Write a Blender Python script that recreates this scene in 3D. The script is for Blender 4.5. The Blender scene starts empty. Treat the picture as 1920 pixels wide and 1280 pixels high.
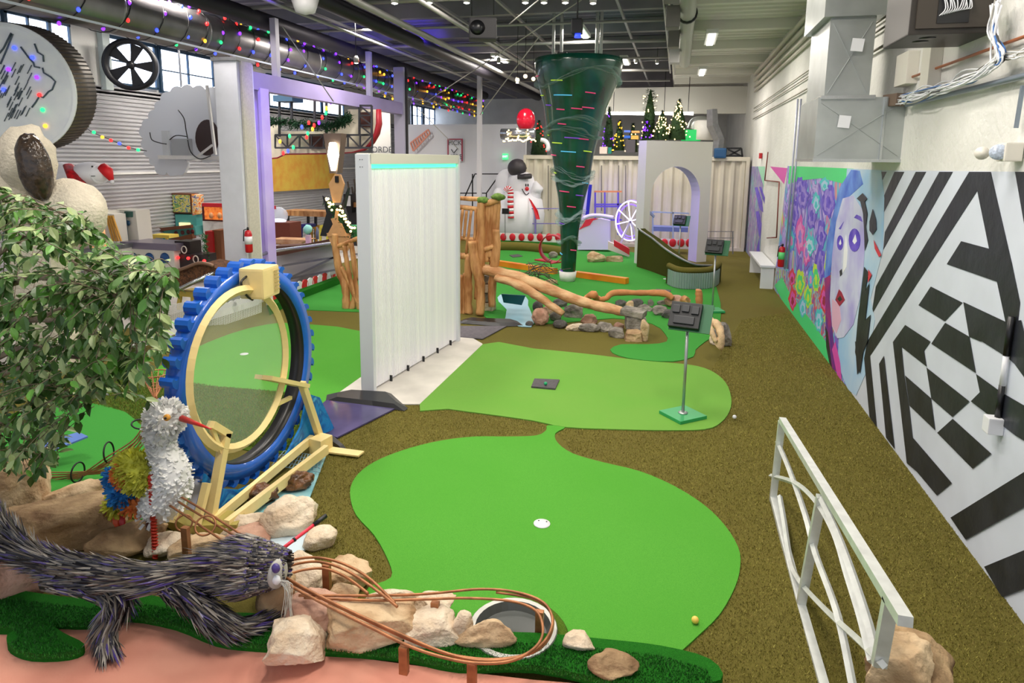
import bpy, bmesh, math, random
import numpy as np
from mathutils import Vector, Matrix, Euler, noise
random.seed(7)
PI=math.pi; R=math.radians
SC=bpy.context.scene; COL=SC.collection
# ------------------------------------------------------------------ camera geometry (photo frame 1920x1280)
H=2.7; F=1230.; CX,CY=960.,500.
D_=Vector((1272-CX,CY-302,-F)).normalized()
U_=Vector((-(878-CX),(8000-CY),F)); U_=(U_-U_.dot(D_)*D_).normalized()
X_=D_.cross(U_)
def ray(px,py):
    c=Vector((px-CX,-(py-CY),-F))/F
    return Vector((c.dot(X_),c.dot(D_),c.dot(U_)))
CAM=Vector((0,0,H))
def G(px,py,z=0.):            # point of a horizontal level seen at a pixel
    d=ray(px,py); return CAM+d*((z-H)/d.z)
def aY(px,py,Y):              # point of an upright cross plane
    d=ray(px,py); return CAM+d*(Y/d.y)
def aX(px,py,X):              # point of an upright lengthwise plane
    d=ray(px,py); return CAM+d*(X/d.x)
cam=bpy.data.objects.new('camera',bpy.data.cameras.new('camera')); COL.objects.link(cam)
cam.data.sensor_fit='HORIZONTAL'; cam.data.sensor_width=36; cam.data.lens=36*F/1920
cam.data.shift_x=0; cam.data.shift_y=-140/1920; cam.data.clip_start=.05; cam.data.clip_end=200
m3=Matrix((X_,D_,U_)); cam.matrix_world=Matrix.Translation(CAM)@m3.to_4x4()
SC.camera=cam
# ------------------------------------------------------------------ materials
def lin(c):
    if isinstance(c,str):
        c=c.lstrip('#'); c=[int(c[i:i+2],16)/255 for i in (0,2,4)]
    return tuple((v/12.92 if v<=.04045 else ((v+.055)/1.055)**2.4) for v in c)
MC={}
def M(name,col='#808080',rough=.6,metal=0.,col2=None,vs=6.,var=.0,bump=0.,bs=60.,em=0.,emc=None,stretch=None,alpha=1.,trans=0.,detail=3.,contrast=(.35,.65),spec=None,coords='Object',kind='noise',coat=0):
    if name in MC: return MC[name]
    m=bpy.data.materials.new(name); m.use_nodes=True; nt=m.node_tree; n=nt.nodes; L=nt.links
    b=n['Principled BSDF']; c=lin(col)
    b.inputs['Base Color'].default_value=(*c,1); b.inputs['Roughness'].default_value=rough; b.inputs['Metallic'].default_value=metal
    if spec is not None: b.inputs['Specular IOR Level'].default_value=spec
    if coat: b.inputs['Coat Weight'].default_value=coat
    if alpha<1: b.inputs['Alpha'].default_value=alpha
    if trans: b.inputs['Transmission Weight'].default_value=trans
    tc=n.new('ShaderNodeTexCoord'); out=tc.outputs[coords]
    if stretch:
        mp=n.new('ShaderNodeMapping'); mp.inputs['Scale'].default_value=stretch; L.new(out,mp.inputs[0]); out=mp.outputs[0]
    if col2 or var:
        if kind=='voronoi':
            t=n.new('ShaderNodeTexVoronoi'); t.inputs['Scale'].default_value=vs; o=t.outputs['Distance']
        else:
            t=n.new('ShaderNodeTexNoise'); t.inputs['Scale'].default_value=vs; t.inputs['Detail'].default_value=detail; o=t.outputs['Fac']
        L.new(out,t.inputs['Vector'])
        r=n.new('ShaderNodeValToRGB'); L.new(o,r.inputs[0])
        a=lin(col); e=lin(col2) if col2 else tuple(v*(1-var) for v in a)
        if not col2: a=tuple(min(1,v*(1+var)) for v in a)
        r.color_ramp.elements[0].position=contrast[0]; r.color_ramp.elements[1].position=contrast[1]
        r.color_ramp.elements[0].color=(*e,1); r.color_ramp.elements[1].color=(*a,1)
        L.new(r.outputs[0],b.inputs['Base Color'])
    if bump:
        t2=n.new('ShaderNodeTexNoise'); t2.inputs['Scale'].default_value=bs; t2.inputs['Detail'].default_value=4; L.new(out,t2.inputs['Vector'])
        bp=n.new('ShaderNodeBump'); bp.inputs['Strength'].default_value=min(1,bump); bp.inputs['Distance'].default_value=.035
        L.new(t2.outputs['Fac'],bp.inputs['Height']); L.new(bp.outputs[0],b.inputs['Normal'])
    if em:
        b.inputs['Emission Color'].default_value=(*lin(emc or col),1); b.inputs['Emission Strength'].default_value=em
    MC[name]=m; return m
def turf(name,ca,cb,cc,fine=260.,bump=.6):
    m=bpy.data.materials.new(name); m.use_nodes=True; nt=m.node_tree; n=nt.nodes; L=nt.links; b=n['Principled BSDF']
    b.inputs['Roughness'].default_value=.9; b.inputs['Specular IOR Level'].default_value=.15
    g=n.new('ShaderNodeNewGeometry'); t=n.new('ShaderNodeTexNoise'); t.inputs['Scale'].default_value=fine; t.inputs['Detail'].default_value=2
    L.new(g.outputs['Position'],t.inputs['Vector'])
    t3=n.new('ShaderNodeTexNoise'); t3.inputs['Scale'].default_value=1.3; t3.inputs['Detail'].default_value=4; L.new(g.outputs['Position'],t3.inputs['Vector'])
    r=n.new('ShaderNodeValToRGB'); L.new(t.outputs['Fac'],r.inputs[0]); r.color_ramp.elements[0].position=.3; r.color_ramp.elements[1].position=.72
    r.color_ramp.elements[0].color=(*lin(ca),1); r.color_ramp.elements[1].color=(*lin(cb),1)
    mx=n.new('ShaderNodeMix'); mx.data_type='RGBA'; r2=n.new('ShaderNodeValToRGB'); r2.color_ramp.elements[0].position=.42; r2.color_ramp.elements[1].position=.7
    L.new(t3.outputs['Fac'],r2.inputs[0]); L.new(r2.outputs[0],mx.inputs[0]); L.new(r.outputs[0],mx.inputs[6]); mx.inputs[7].default_value=(*lin(cc),1)
    m2=n.new('ShaderNodeMath'); m2.operation='MULTIPLY'; m2.inputs[1].default_value=.55; L.new(r2.outputs[0],m2.inputs[0]); L.new(m2.outputs[0],mx.inputs[0])
    L.new(mx.outputs[2],b.inputs['Base Color'])
    bp=n.new('ShaderNodeBump'); bp.inputs['Strength'].default_value=bump; bp.inputs['Distance'].default_value=.01
    L.new(t.outputs['Fac'],bp.inputs['Height']); L.new(bp.outputs[0],b.inputs['Normal']); MC[name]=m; return m
# ------------------------------------------------------------------ mesh builder
def obox(c,s,rz=0,e=None):
    return c,s,rz,e
class B:
    def __init__(s): s.v=[];s.f=[];s.m=[];s.sm=[];s.cm=0
    def mat(s,i): s.cm=i; return s
    def add(s,vs,fs,smooth=False,xf=None):
        o=len(s.v)
        for v in vs:
            v=Vector(v); s.v.append(xf@v if xf else v)
        for f in fs: s.f.append(tuple(i+o for i in f)); s.m.append(s.cm); s.sm.append(smooth)
        return s
    def box(s,c,d,rz=0,rx=0,ry=0,bev=0):
        x,y,z=[a/2 for a in d]; xf=Matrix.Translation(Vector(c))@Euler((rx,ry,rz)).to_matrix().to_4x4()
        if not bev:
            vs=[(-x,-y,-z),(x,-y,-z),(x,y,-z),(-x,y,-z),(-x,-y,z),(x,-y,z),(x,y,z),(-x,y,z)]
            fs=[(0,3,2,1),(4,5,6,7),(0,1,5,4),(1,2,6,5),(2,3,7,6),(3,0,4,7)]
            return s.add(vs,fs,False,xf)
        bm=bmesh.new(); bmesh.ops.create_cube(bm,size=1)
        for v in bm.verts: v.co=Vector((v.co.x*2*x,v.co.y*2*y,v.co.z*2*z))
        bmesh.ops.bevel(bm,geom=bm.edges[:],offset=bev,segments=2,affect='EDGES',profile=.7)
        return s.bm(bm,xf)
    def bm(s,bm,xf=None,smooth=False):
        bm.verts.index_update(); s.add([v.co.copy() for v in bm.verts],[[v.index for v in f.verts] for f in bm.faces],smooth,xf); bm.free(); return s
    def bar(s,p,q,w,h=None,up=(0,0,1)):   # rectangular bar between two points
        p,q=Vector(p),Vector(q); h=h or w; d=(q-p); L=d.length
        if L<1e-6: return s
        z=d/L; u=Vector(up)
        if abs(z.dot(u))>.98: u=Vector((0,1,0))
        x=z.cross(u).normalized(); y=x.cross(z)
        vs=[c+x*a*w/2+y*b*h/2 for c in (p,q) for a,b in ((-1,-1),(1,-1),(1,1),(-1,1))]
        return s.add(vs,[(0,1,2,3),(7,6,5,4),(0,4,5,1),(1,5,6,2),(2,6,7,3),(3,7,4,0)])
    def tube(s,path,r,n=8,cap=True,closed=False,smooth=True,flat=1.):
        P=[Vector(p) for p in path]; k=len(P); rr=r if isinstance(r,(list,tuple)) else [r]*k
        vs=[];fs=[]; pu=None
        for i,p in enumerate(P):
            t=(P[(i+1)%k]-P[i-1]) if closed else (P[min(i+1,k-1)]-P[max(i-1,0)])
            if t.length<1e-9: t=Vector((0,0,1))
            t.normalize()
            if pu is None:
                u=Vector((0,0,1)) if abs(t.z)<.9 else Vector((1,0,0)); pu=(u-t*u.dot(t)).normalized()
            else: pu=(pu-t*pu.dot(t)); pu=pu.normalized() if pu.length>1e-6 else Vector((1,0,0))
            w=t.cross(pu)
            for j in range(n):
                a=2*PI*j/n; vs.append(p+pu*math.cos(a)*rr[i]*flat+w*math.sin(a)*rr[i])
        for i in range(k if closed else k-1):
            for j in range(n):
                a=i*n+j;b_=i*n+(j+1)%n;c=((i+1)%k)*n+(j+1)%n;d=((i+1)%k)*n+j; fs.append((a,b_,c,d))
        if cap and not closed: fs.append(tuple(range(n-1,-1,-1))); fs.append(tuple((k-1)*n+j for j in range(n)))
        return s.add(vs,fs,smooth)
    def cyl(s,p,q,r,r2=None,n=16,smooth=True): return s.tube([p,q],[r,r if r2 is None else r2],n,True,False,smooth)
    def lathe(s,c,prof,n=20,sx=1,sy=1,xf=None,smooth=True,ax=None,cap=True):
        vs=[];fs=[]; c=Vector(c)
        q=Vector((0,0,1)).rotation_difference(Vector(ax).normalized()).to_matrix() if ax else None
        for r,z in prof:
            for j in range(n):
                a=2*PI*j/n; v=Vector((r*sx*math.cos(a),r*sy*math.sin(a),z)); vs.append(c+(q@v if q else v))
        k=len(prof)
        for i in range(k-1):
            for j in range(n): fs.append((i*n+j,i*n+(j+1)%n,(i+1)*n+(j+1)%n,(i+1)*n+j))
        if cap and prof[0][0]>1e-5: fs.append(tuple(range(n-1,-1,-1)))
        if cap and prof[-1][0]>1e-5: fs.append(tuple((k-1)*n+j for j in range(n)))
        return s.add(vs,fs,smooth,xf)
    def ell(s,c,r,n=16,rz=0,rx=0,ry=0,jit=0,seed=0):
        bm=bmesh.new(); bmesh.ops.create_uvsphere(bm,u_segments=n,v_segments=max(6,n*2//3),radius=1)
        xf=Matrix.Translation(Vector(c))@Euler((rx,ry,rz)).to_matrix().to_4x4()@Matrix.Diagonal((*r,1)) if not isinstance(r,(int,float)) else Matrix.Translation(Vector(c))@Matrix.Diagonal((r,r,r,1))
        if jit:
            for v in bm.verts: v.co*=1+jit*noise.noise(v.co*2.3+Vector((seed,0,0)))
        return s.bm(bm,xf,True)
    def prism(s,poly,ext):               # polygon of 3D points pushed along a vector
        P=[Vector(p) for p in poly]; e=Vector(ext); n=len(P)
        nn=Vector((0,0,0))
        for i in range(n): nn+=P[i].cross(P[(i+1)%n])
        if nn.dot(e)<0: P=P[::-1]
        fs=[tuple(range(n-1,-1,-1)),tuple(range(n,2*n))]+[(i,(i+1)%n,n+(i+1)%n,n+i) for i in range(n)]
        return s.add(P+[p+e for p in P],fs)
    def poly(s,pts): return s.add(pts,[tuple(range(len(pts)))])
    def build(s,name,mats,parent=None,org=None):
        if not isinstance(mats,(list,tuple)): mats=[mats]
        me=bpy.data.meshes.new(name); A=np.array([tuple(v) for v in s.v]) if s.v else np.zeros((1,3))
        if org is None: c=Vector(((A[:,0].min()+A[:,0].max())/2,(A[:,1].min()+A[:,1].max())/2,A[:,2].min()))
        else: c=Vector(org)
        me.from_pydata([tuple(v-c) for v in s.v],[],s.f)
        for m in mats: me.materials.append(m)
        me.polygons.foreach_set('material_index',s.m); me.polygons.foreach_set('use_smooth',s.sm); me.update()
        o=bpy.data.objects.new(name,me); COL.objects.link(o)
        o.location=c
        if parent:
            o.parent=parent; w=parent; off=Vector((0,0,0))
            while w: off+=Vector(w.location); w=w.parent
            o.location=c-off
        return o
def tag(o,label,cat,group=None,kind=None):
    o['label']=label; o['category']=cat
    if group: o['group']=group
    if kind: o['kind']=kind
    return o
def thing(name,label,cat,loc=(0,0,0),group=None):
    o=bpy.data.objects.new(name,None); COL.objects.link(o); o.location=loc; o.empty_display_size=.1
    return tag(o,label,cat,group)
def struct(o): o['kind']='structure'; return o
def dup(root,loc=None,rz=None,label=None,group=None,scale=None):
    def cp(o,par):
        c=o.copy(); COL.objects.link(c)
        if par: c.parent=par
        for ch in KIDS.get(o.name,[]): cp(ch,c)
        return c
    KIDS={}
    for o in COL.objects:
        if o.parent: KIDS.setdefault(o.parent.name,[]).append(o)
    r=cp(root,None)
    if loc is not None: r.location=loc
    if rz is not None: r.rotation_euler=(0,0,rz)
    if scale is not None: r.scale=scale if isinstance(scale,(tuple,list)) else (scale,)*3
    if label: r['label']=label
    if group: r['group']=group
    return r
def lbl(o,t): o['label']=t; return o
def smooth_path(P,n=8,closed=False):
    P=[Vector(p) for p in P]; out=[]; k=len(P)
    rng=range(k if closed else k-1)
    for i in rng:
        p0=P[i-1] if (i>0 or closed) else P[0]; p1=P[i]; p2=P[(i+1)%k]; p3=P[(i+2)%k] if (i+2<k or closed) else P[-1]
        for j in range(n):
            t=j/n; out.append(.5*((2*p1)+(-p0+p2)*t+(2*p0-5*p1+4*p2-p3)*t*t+(-p0+3*p1-3*p2+p3)*t**3))
    if not closed: out.append(P[-1])
    return out
def text(name,s,size,mat,parent=None,loc=(0,0,0),rot=(0,0,0),ext=.003):
    cu=bpy.data.curves.new(name,'FONT'); cu.body=s; cu.size=size; cu.extrude=ext; cu.align_x='CENTER'; cu.align_y='CENTER'
    t=bpy.data.objects.new(name,cu); COL.objects.link(t); dg=bpy.context.evaluated_depsgraph_get()
    me=bpy.data.meshes.new_from_object(t.evaluated_get(dg)); bpy.data.objects.remove(t)
    me.materials.clear(); me.materials.append(mat); o=bpy.data.objects.new(name,me); COL.objects.link(o); o.rotation_euler=rot
    if parent:
        o.parent=parent; w=parent; off=Vector((0,0,0))
        while w: off+=Vector(w.location); w=w.parent
        o.location=Vector(loc)-off
    else: o.location=loc
    return o
# rocks: bounding box of the stone in the photo -> its place and size on a level
def bbfit(x0,y0,x1,y1,z=0.,dr=.8):
    xc=(x0+x1)/2; g=G(xc,y1,z); d=(g-CAM).length; w=(x1-x0)*d/F; hor=Vector((g.x,g.y,0)); hl=hor.length; hor/=hl
    se=(H-z)/d; ce=hl/d; dep=dr*w; hp=(y1-y0)*d/F; hh=(hp-dep*se)/ce
    if hh<.35*w: hh=.35*w; dep=max(.3*w,(hp-hh*ce)/se)
    c=g+hor*dep/2; return Vector((c.x,c.y,z)),(w,dep,hh),math.atan2(hor.y,hor.x)-PI/2
def rock(box,label,mat,seed=0,z=0.,blocky=.5,group=None,dr=.8,sink=.02,sub=3,cat='rock',name='rock',parent=None,rough=.06):
    c,(w,d,h),rz=bbfit(*box,z=z,dr=dr); rnd=random.Random(seed*13+5)
    bm=bmesh.new(); bmesh.ops.create_icosphere(bm,subdivisions=sub+2 if w>.25 else sub,radius=1)
    planes=[]
    for i in range(9):
        n=Vector((rnd.gauss(0,1),rnd.gauss(0,1),rnd.gauss(0,1))).normalized(); planes.append((n,rnd.uniform(.55,.85)))
    if blocky>.6:
        for n in ((1,0,0),(-1,0,0),(0,1,0),(0,-1,0),(0,0,1)):
            v=Vector(n)+Vector((rnd.gauss(0,.14),rnd.gauss(0,.14),rnd.gauss(0,.1))); planes.append((v.normalized(),.66))
    planes.append((Vector((0,0,-1)),.6))
    for v in bm.verts:
        p=v.co.copy()*(1.15 if blocky>.6 else 1)
        if blocky>.25:
            for n,t in planes:
                q=p.dot(n)
                if q>t: p-=n*(q-t)*.93
        p*=1+rough*noise.noise(p*2.5+Vector((seed,0,0)))*2+rough*.55*noise.noise(p*7+Vector((0,seed,0)))+rough*.4*noise.noise(p*17)-rough*.9*max(0,noise.noise(p*4+Vector((seed,seed,0)))-.25)*2
        v.co=p
    A=np.array([tuple(v.co) for v in bm.verts]); lo=A.min(0);hi=A.max(0)
    for v in bm.verts:
        v.co=Vector(((v.co.x-lo[0])/(hi[0]-lo[0])*w-w/2,(v.co.y-lo[1])/(hi[1]-lo[1])*d-d/2,(v.co.z-lo[2])/(hi[2]-lo[2])*(h+sink)-sink))
    xf=Matrix.Translation(c)@Matrix.Rotation(rz,4,'Z')
    b=B(); b.bm(bm,xf,True); o=b.build(name,mat,parent)
    if not parent: tag(o,label,cat,group)
    return o
# ================================================================== materials
WX=2.13; LW=-12.5
white=M('white_paint','#e4e3e0',.6,var=.04,vs=2,bump=.15,bs=25)
white2=M('white_satin','#e6e8ee',.4)
offw=M('plaster_white','#dcdcd8',.7,var=.07,vs=1.2,bump=.3,bs=18)
black=M('black_plastic','#15161a',.35); blackm=M('black_metal','#1b1c20',.45,.3)
dgrey=M('dark_grey_metal','#3c3c3e',.5,.6); grey=M('grey_metal','#8c8e92',.4,.7,var=.1,vs=8)
galv=M('galvanised_steel','#b4b9b8',.38,.75,var=.12,vs=3,contrast=(.3,.7))
silver=M('silver_tube','#c2c6c8',.25,.9)
red=M('red_paint','#c3121f',.4); green=M('green_paint','#0c7a3a',.4); blue=M('blue_paint','#1560c8',.35,var=.12,vs=3,coat=.5)
cream=M('cream_paint','#ecd493',.45,var=.06,vs=5); yellow=M('yellow_paint','#dcc14a',.5)
wood=M('peeled_wood','#d3a068',.6,col2='#9c6434',vs=9,stretch=(1,1,.25),bump=.4,bs=30)
wood2=M('split_wood','#d8b184',.65,col2='#b07a4c',vs=7,bump=.4,bs=25,stretch=(.5,1,1))
rust=M('copper_brown_rod','#a8714c',.45,.5,var=.25,vs=12)
stoneA=M('tan_limestone','#e0c8a4',.9,col2='#a98660',vs=3.2,bump=.9,bs=14,contrast=(.35,.62))
stoneB=M('pale_limestone','#e6d8c2',.9,col2='#bfa283',vs=4,bump=.9,bs=18,contrast=(.3,.6))
stoneC=M('brown_limestone','#c9ab82',.9,col2='#7d5f42',vs=3,bump=1,bs=12,contrast=(.38,.62))
stoneP=M('pink_stone','#d8b09a',.85,col2='#a87c68',vs=4,bump=.7,bs=15)
stoneG=M('grey_stone','#a39c92',.85,col2='#5f5a54',vs=5,bump=.8,bs=20)
stoneD=M('dark_stone','#6a6662',.8,col2='#3c3a3a',vs=5,bump=.8,bs=20)
t_olive=turf('olive_turf','#524c1e','#948a46','#7a7232',320,1.)
t_green=turf('putting_turf','#3d8a29','#64ae40','#4d9a30',420,.35)
t_lime=turf('lime_turf','#568e32','#82b350','#64a03c',420,.35)
t_dark=turf('dark_green_turf','#115a10','#2f8a24','#1d6c18',300,1.)
t_mid=turf('mid_turf','#2f8430','#4a9c42','#3c9038',420,.3)
t_moss=turf('mossy_turf','#3f5c14','#6d8c2c','#50701c',260,1.)
concrete=M('worn_concrete','#cfcac2',.7,var=.14,vs=2.5,contrast=(.3,.7))
pink=M('pink_concrete','#dd9a84',.75,col2='#cf8672',vs=2,bump=.15,bs=12)
# ================================================================== floor and turf
b=B(); b.box(((LW+WX)/2,14,-.06),(WX-LW+.6,42,.1)); fl=struct(b.build('floor',concrete))
def flat(name,pts,m,z,label,cat,th=.012,px=True,group=None,sm=0,org=None):
    P=[G(p[0],p[1],z) if px else Vector((p[0],p[1],z)) for p in pts]
    if sm: P=smooth_path(P,sm,True)
    b=B(); b.prism([p-Vector((0,0,th)) for p in P],(0,0,th)); o=b.build(name,m); tag(o,label,cat,group); return o
b=B(); b.box(((LW+4.2+WX)/2-.0,10.4,0),(WX-LW-4.2,21.4,.02)); tag(b.build('turf_carpet',t_olive),'olive brown turf carpet covering the walkway along the mural wall','carpet')
A_=[(1027,797),(1060,800),(1041,812),(1046,830),(1075,850),(1130,866),(1200,883),(1265,911),(1320,946),(1358,983),(1384,1025),(1388,1060),(1378,1100),(1350,1150),(1310,1190),(1270,1226),(1235,1252),(1160,1250),(1080,1240),(1000,1225),(900,1230),(800,1180),(700,1120),(692,1100),(733,1082),(728,1050),(702,1003),(668,965),(657,932),(660,905),(680,880),(715,859),(770,839),(830,825),(890,818),(950,818),(1005,816),(1024,806)]
flat('putting_green',A_,t_green,.022,'large bright green putting mat in the foreground with a white cup cover','putting green',sm=3)
flat('putting_green',[(905,645),(1000,653),(1100,663),(1200,675),(1290,683),(1332,694),(1360,716),(1371,745),(1368,770),(1351,792),(1322,804),(1250,806),(1150,804),(1060,800),(1000,788),(930,778),(840,766),(787,756)],t_lime,.024,'light green putting mat with the small black tee mat, beside the concrete strip','putting green',sm=3)
flat('concrete_strip',[(632,738),(700,690),(845,610),(903,643),(905,645),(787,757),(745,757)],concrete,.026,'pale concrete strip under the translucent ribbed wall','concrete strip')
flat('putting_green',[(262,712),(350,660),(430,626),(500,608),(560,606),(700,625),(715,690),(640,735),(600,762),(540,736),(400,724),(340,716)],t_green,.022,'green putting mat with a white cup seen through the blue wheel','putting green',sm=2)
flat('putting_green',[(0,790),(50,768),(150,752),(235,772),(262,795),(330,820),(352,835),(380,900),(360,980),(250,970),(100,930),(-60,870)],t_mid,.022,'green putting mat behind the rocks left of the blue wheel','putting green',sm=2)
flat('putting_green',[(545,560),(560,548),(690,506),(705,585),(640,583),(565,580)],t_mid,.022,'green mat beside the red and white scalloped border','putting green')
flat('putting_green',[(935,455),(1060,452),(1110,462),(1200,475),(1255,500),(1330,525),(1347,552),(1352,585),(1345,622),(1322,640),(1304,655),(1300,668),(1262,677),(1200,674),(1160,666),(1144,655),(1165,645),(1215,645),(1250,640),(1247,625),(1222,606),(1150,596),(1040,606),(960,604),(905,590),(925,500)],t_mid,.022,'far green putting mat around the tornado funnel and driftwood','putting green',sm=2)
# moss patches
flat('turf_patch',[(130,690),(265,690),(345,715),(400,724),(545,736),(600,765),(560,850),(400,830),(330,818),(262,795),(235,772),(150,752)],t_moss,.018,'mossy green turf strip curving between the two left putting mats','turf',sm=2)
# pink painted base and dark turf strip in the foreground
b=B(); P=[G(*p,.0) for p in [(-80,1145),(60,1155),(180,1165),(250,1170),(330,1180),(400,1215),(480,1228),(560,1240),(700,1252),(830,1270),(1000,1290),(1120,1300),(1200,1330),(1200,1500),(-80,1500)]]
b.prism(P,(0,0,.05)); tag(b.build('concrete_plinth',pink),'pink painted concrete plinth in the lower left foreground','plinth')
def mound(name,pts,m,z,hgt,label,cat,inset=.85):
    P=smooth_path([G(*p,z) for p in pts],3,True); c=sum(P,Vector())/len(P); b=B(); n=len(P)
    Q=[p+Vector((0,0,hgt*.7)) for p in P]
    vs=P+Q; fs=[(i,(i+1)%n,n+(i+1)%n,n+i) for i in range(n)]+[tuple(range(n,2*n))]
    b.add(vs,fs); return tag(b.build(name,m),label,cat)
EDG=[(-60,1105),(40,1125),(170,1140),(215,1120),(330,1145),(420,1165),(500,1170),(700,1195),(860,1203),(1000,1205),(1130,1217),(1240,1230),(1325,1254),(1340,1285),(1250,1295),(1150,1287),(1000,1257),(860,1257),(760,1237),(640,1227),(480,1217),(405,1207),(330,1177),(240,1161),(170,1176),(100,1176),(118,1203),(156,1222),(130,1234),(60,1236),(24,1223),(19,1207),(34,1194),(20,1178),(-60,1176)]
mound('turf_edging',[(-60,1100),(40,1120),(170,1135),(215,1115),(330,1140),(420,1160),(500,1165),(700,1190),(860,1198),(1000,1200),(1130,1212),(1240,1225),(1330,1250),(1350,1290),(1250,1300),(1150,1292),(1000,1262),(860,1262),(760,1242),(640,1232),(480,1222),(405,1212),(330,1182),(240,1166),(170,1180),(100,1180),(120,1200),(160,1222),(130,1238),(60,1240),(20,1225),(15,1205),(30,1190),(-60,1180)],t_dark,.05,.07,'dark green turf edging strip curving over the pink base','turf')
# ------------------------------------------------------------------ real pile close to the camera
def pile(name,region,cols,n,h,label,seed,hole=None,wd=.0022,zb=.008):
    rg=np.random.RandomState(seed); V=[];Fc=[]
    polys=[[ (G(*p,zb).x,G(*p,zb).y) for p in poly] for poly in region]; hp=[[ (G(*p).x,G(*p).y) for p in poly] for poly in (hole or [])]
    def inside(P,x,y):
        P=np.array(P); r=np.zeros(len(x),bool); j=len(P)-1
        for i in range(len(P)):
            xi,yi=P[i];xj,yj=P[j]; c=((yi>y)!=(yj>y))&(x<(xj-xi)*(y-yi)/(yj-yi+1e-12)+xi); r^=c; j=i
        return r
    allp=np.array(sum(polys,[])); lo=allp.min(0);hi=allp.max(0)
    x=rg.uniform(lo[0],hi[0],n); y=lo[1]+(hi[1]-lo[1])*rg.uniform(0,1,n)**(1.6 if n>200000 else 1)
    k=np.zeros(n,bool)
    for P in polys: k|=inside(P,x,y)
    for P in hp: k&=~inside(P,x,y)
    x=x[k];y=y[k];m=len(x); a=rg.uniform(0,2*PI,m); l=rg.normal(0,.35,(m,2))*h; hh=h*rg.uniform(.6,1.2,m)
    w=wd*(1+y/6)
    z0=np.full(m,zb); v=np.stack([np.stack([x-np.cos(a)*w,y-np.sin(a)*w,z0],1),np.stack([x+np.cos(a)*w,y+np.sin(a)*w,z0],1),np.stack([x+l[:,0],y+l[:,1],z0+hh],1)],1).reshape(-1,3)
    me=bpy.data.meshes.new(name); me.vertices.add(3*m); me.vertices.foreach_set('co',v.ravel()); me.loops.add(3*m); me.loops.foreach_set('vertex_index',np.arange(3*m)); me.polygons.add(m); me.polygons.foreach_set('loop_start',np.arange(m)*3); me.polygons.foreach_set('loop_total',np.full(m,3))
    for c in cols: me.materials.append(c)
    me.polygons.foreach_set('material_index',rg.randint(0,len(cols),m)); me.update(); me.validate()
    o=bpy.data.objects.new(name,me); COL.objects.link(o); return tag(o,label,'turf pile',None,'stuff')
g1=M('blade_olive','#78722a',.8); g2=M('blade_straw','#a09848',.8); g3=M('blade_brown','#8a7c3c',.8)
pile('turf_pile',[[(1235,1250),(1400,1500),(1960,1420),(1960,1190),(1767,955),(1590,728),(1480,585),(1390,600),(1330,700),(1371,745),(1368,770),(1322,804),(1060,802),(1041,812),(1075,850),(1200,883),(1320,946),(1384,1025),(1378,1100),(1310,1190)],
 [(560,975),(600,860),(700,745),(787,757),(1000,788),(1027,800),(1005,814),(830,823),(715,857),(660,905),(657,932),(702,1003),(733,1082),(650,1115),(560,1050)]],[g1,g2,g3],330000,.015,'short olive and straw coloured turf pile of the walkway',3)
pile('turf_pile',[EDG],[M('blade_green','#1f6c18',.8),M('blade_dark','#155010',.8),M('blade_leaf','#2f8424',.8)],90000,.014,'dark green pile of the turf edging strip over the pink plinth',5,zb=.098)
pile('turf_pile',[[(130,690),(265,690),(345,715),(400,724),(545,736),(600,765),(560,850),(400,830),(330,818),(262,795),(235,772),(150,752)]],[g1,M('blade_moss','#5f7c24',.8),M('blade_moss_dark','#4a641c',.8)],60000,.02,'mossy green pile between the two left putting mats',6,zb=.018)
# ================================================================== right wall
b=B(); b.box((WX+.15,15.25,2.7),(.3,35.5,5.5)); wr=struct(b.build('wall_right',offw))
def wallpoly(b,pts,lift,th=.002):
    P=[aX(p[0],p[1],WX-lift) for p in pts]; b.prism(P,(th,0,0))
mw=M('mural_white','#cfd6e4',.55,var=.05,vs=2); mk=M('mural_black','#1d2028',.42,col2='#2c2f38',vs=3,bump=.15,bs=10)
b=B(); b.mat(0); wallpoly(b,[(1640,319),(1920,322),(2080,324),(2080,1420),(1917,1178),(1597,741),(1580,560)],.004)
b.mat(1)
BW=[[(1645,322),(1662,322),(1652,342)],[(1677,322),(1695,322),(1655,402),(1655,372)],[(1717,322),(1736,322),(1656,468),(1659,435)],[(1761,322),(1786,322),(1634,590),(1642,537)],
[(1817,322),(1840,322),(1832,357),(1649,640),(1631,667),(1644,801),(1630,781),(1620,672),(1626,640)],
[(1817,322),(1857,322),(1868,370),(1897,495),(1912,567),(1908,603),(1885,603),(1869,528),(1854,465),(1832,357)],
[(1802,452),(1854,466),(1876,480),(1869,528),(1775,495)],[(1745,537),(1804,567),(1771,602),(1722,572)],
[(1806,566),(1885,603),(1914,600),(1924,640),(1838,640),(1817,631)],[(1838,638),(1926,638),(1980,700),(1980,790),(1902,682),(1890,671)],
[(1772,605),(1817,631),(1829,699),(1746,644)],[(1697,609),(1744,640),(1732,657),(1737,687),(1690,650),(1695,701),(1704,760),(1711,820),(1722,885),(1700,868),(1674,641)],
[(1737,689),(1817,752),(1785,781),(1746,747)],[(1697,704),(1745,746),(1753,806),(1705,760)],[(1786,785),(1858,850),(1823,878),(1757,811)],
[(1712,821),(1784,905),(1756,928),(1719,884),(1700,868)],[(1830,701),(1877,735),(1920,760),(1960,800),(1960,850),(1905,817),(1820,752),(1837,735)],
[(1657,667),(1648,682),(1661,820),(1677,841)],[(2000,835),(2000,905),(1810,1011),(1782,970)],[(2000,998),(2000,1073),(1878,1119),(1845,1062)],[(1903,322),(1960,322),(1960,520),(1920,420)]]
for i,p in enumerate(BW): wallpoly(b,p,.007+.0003*i)
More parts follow.
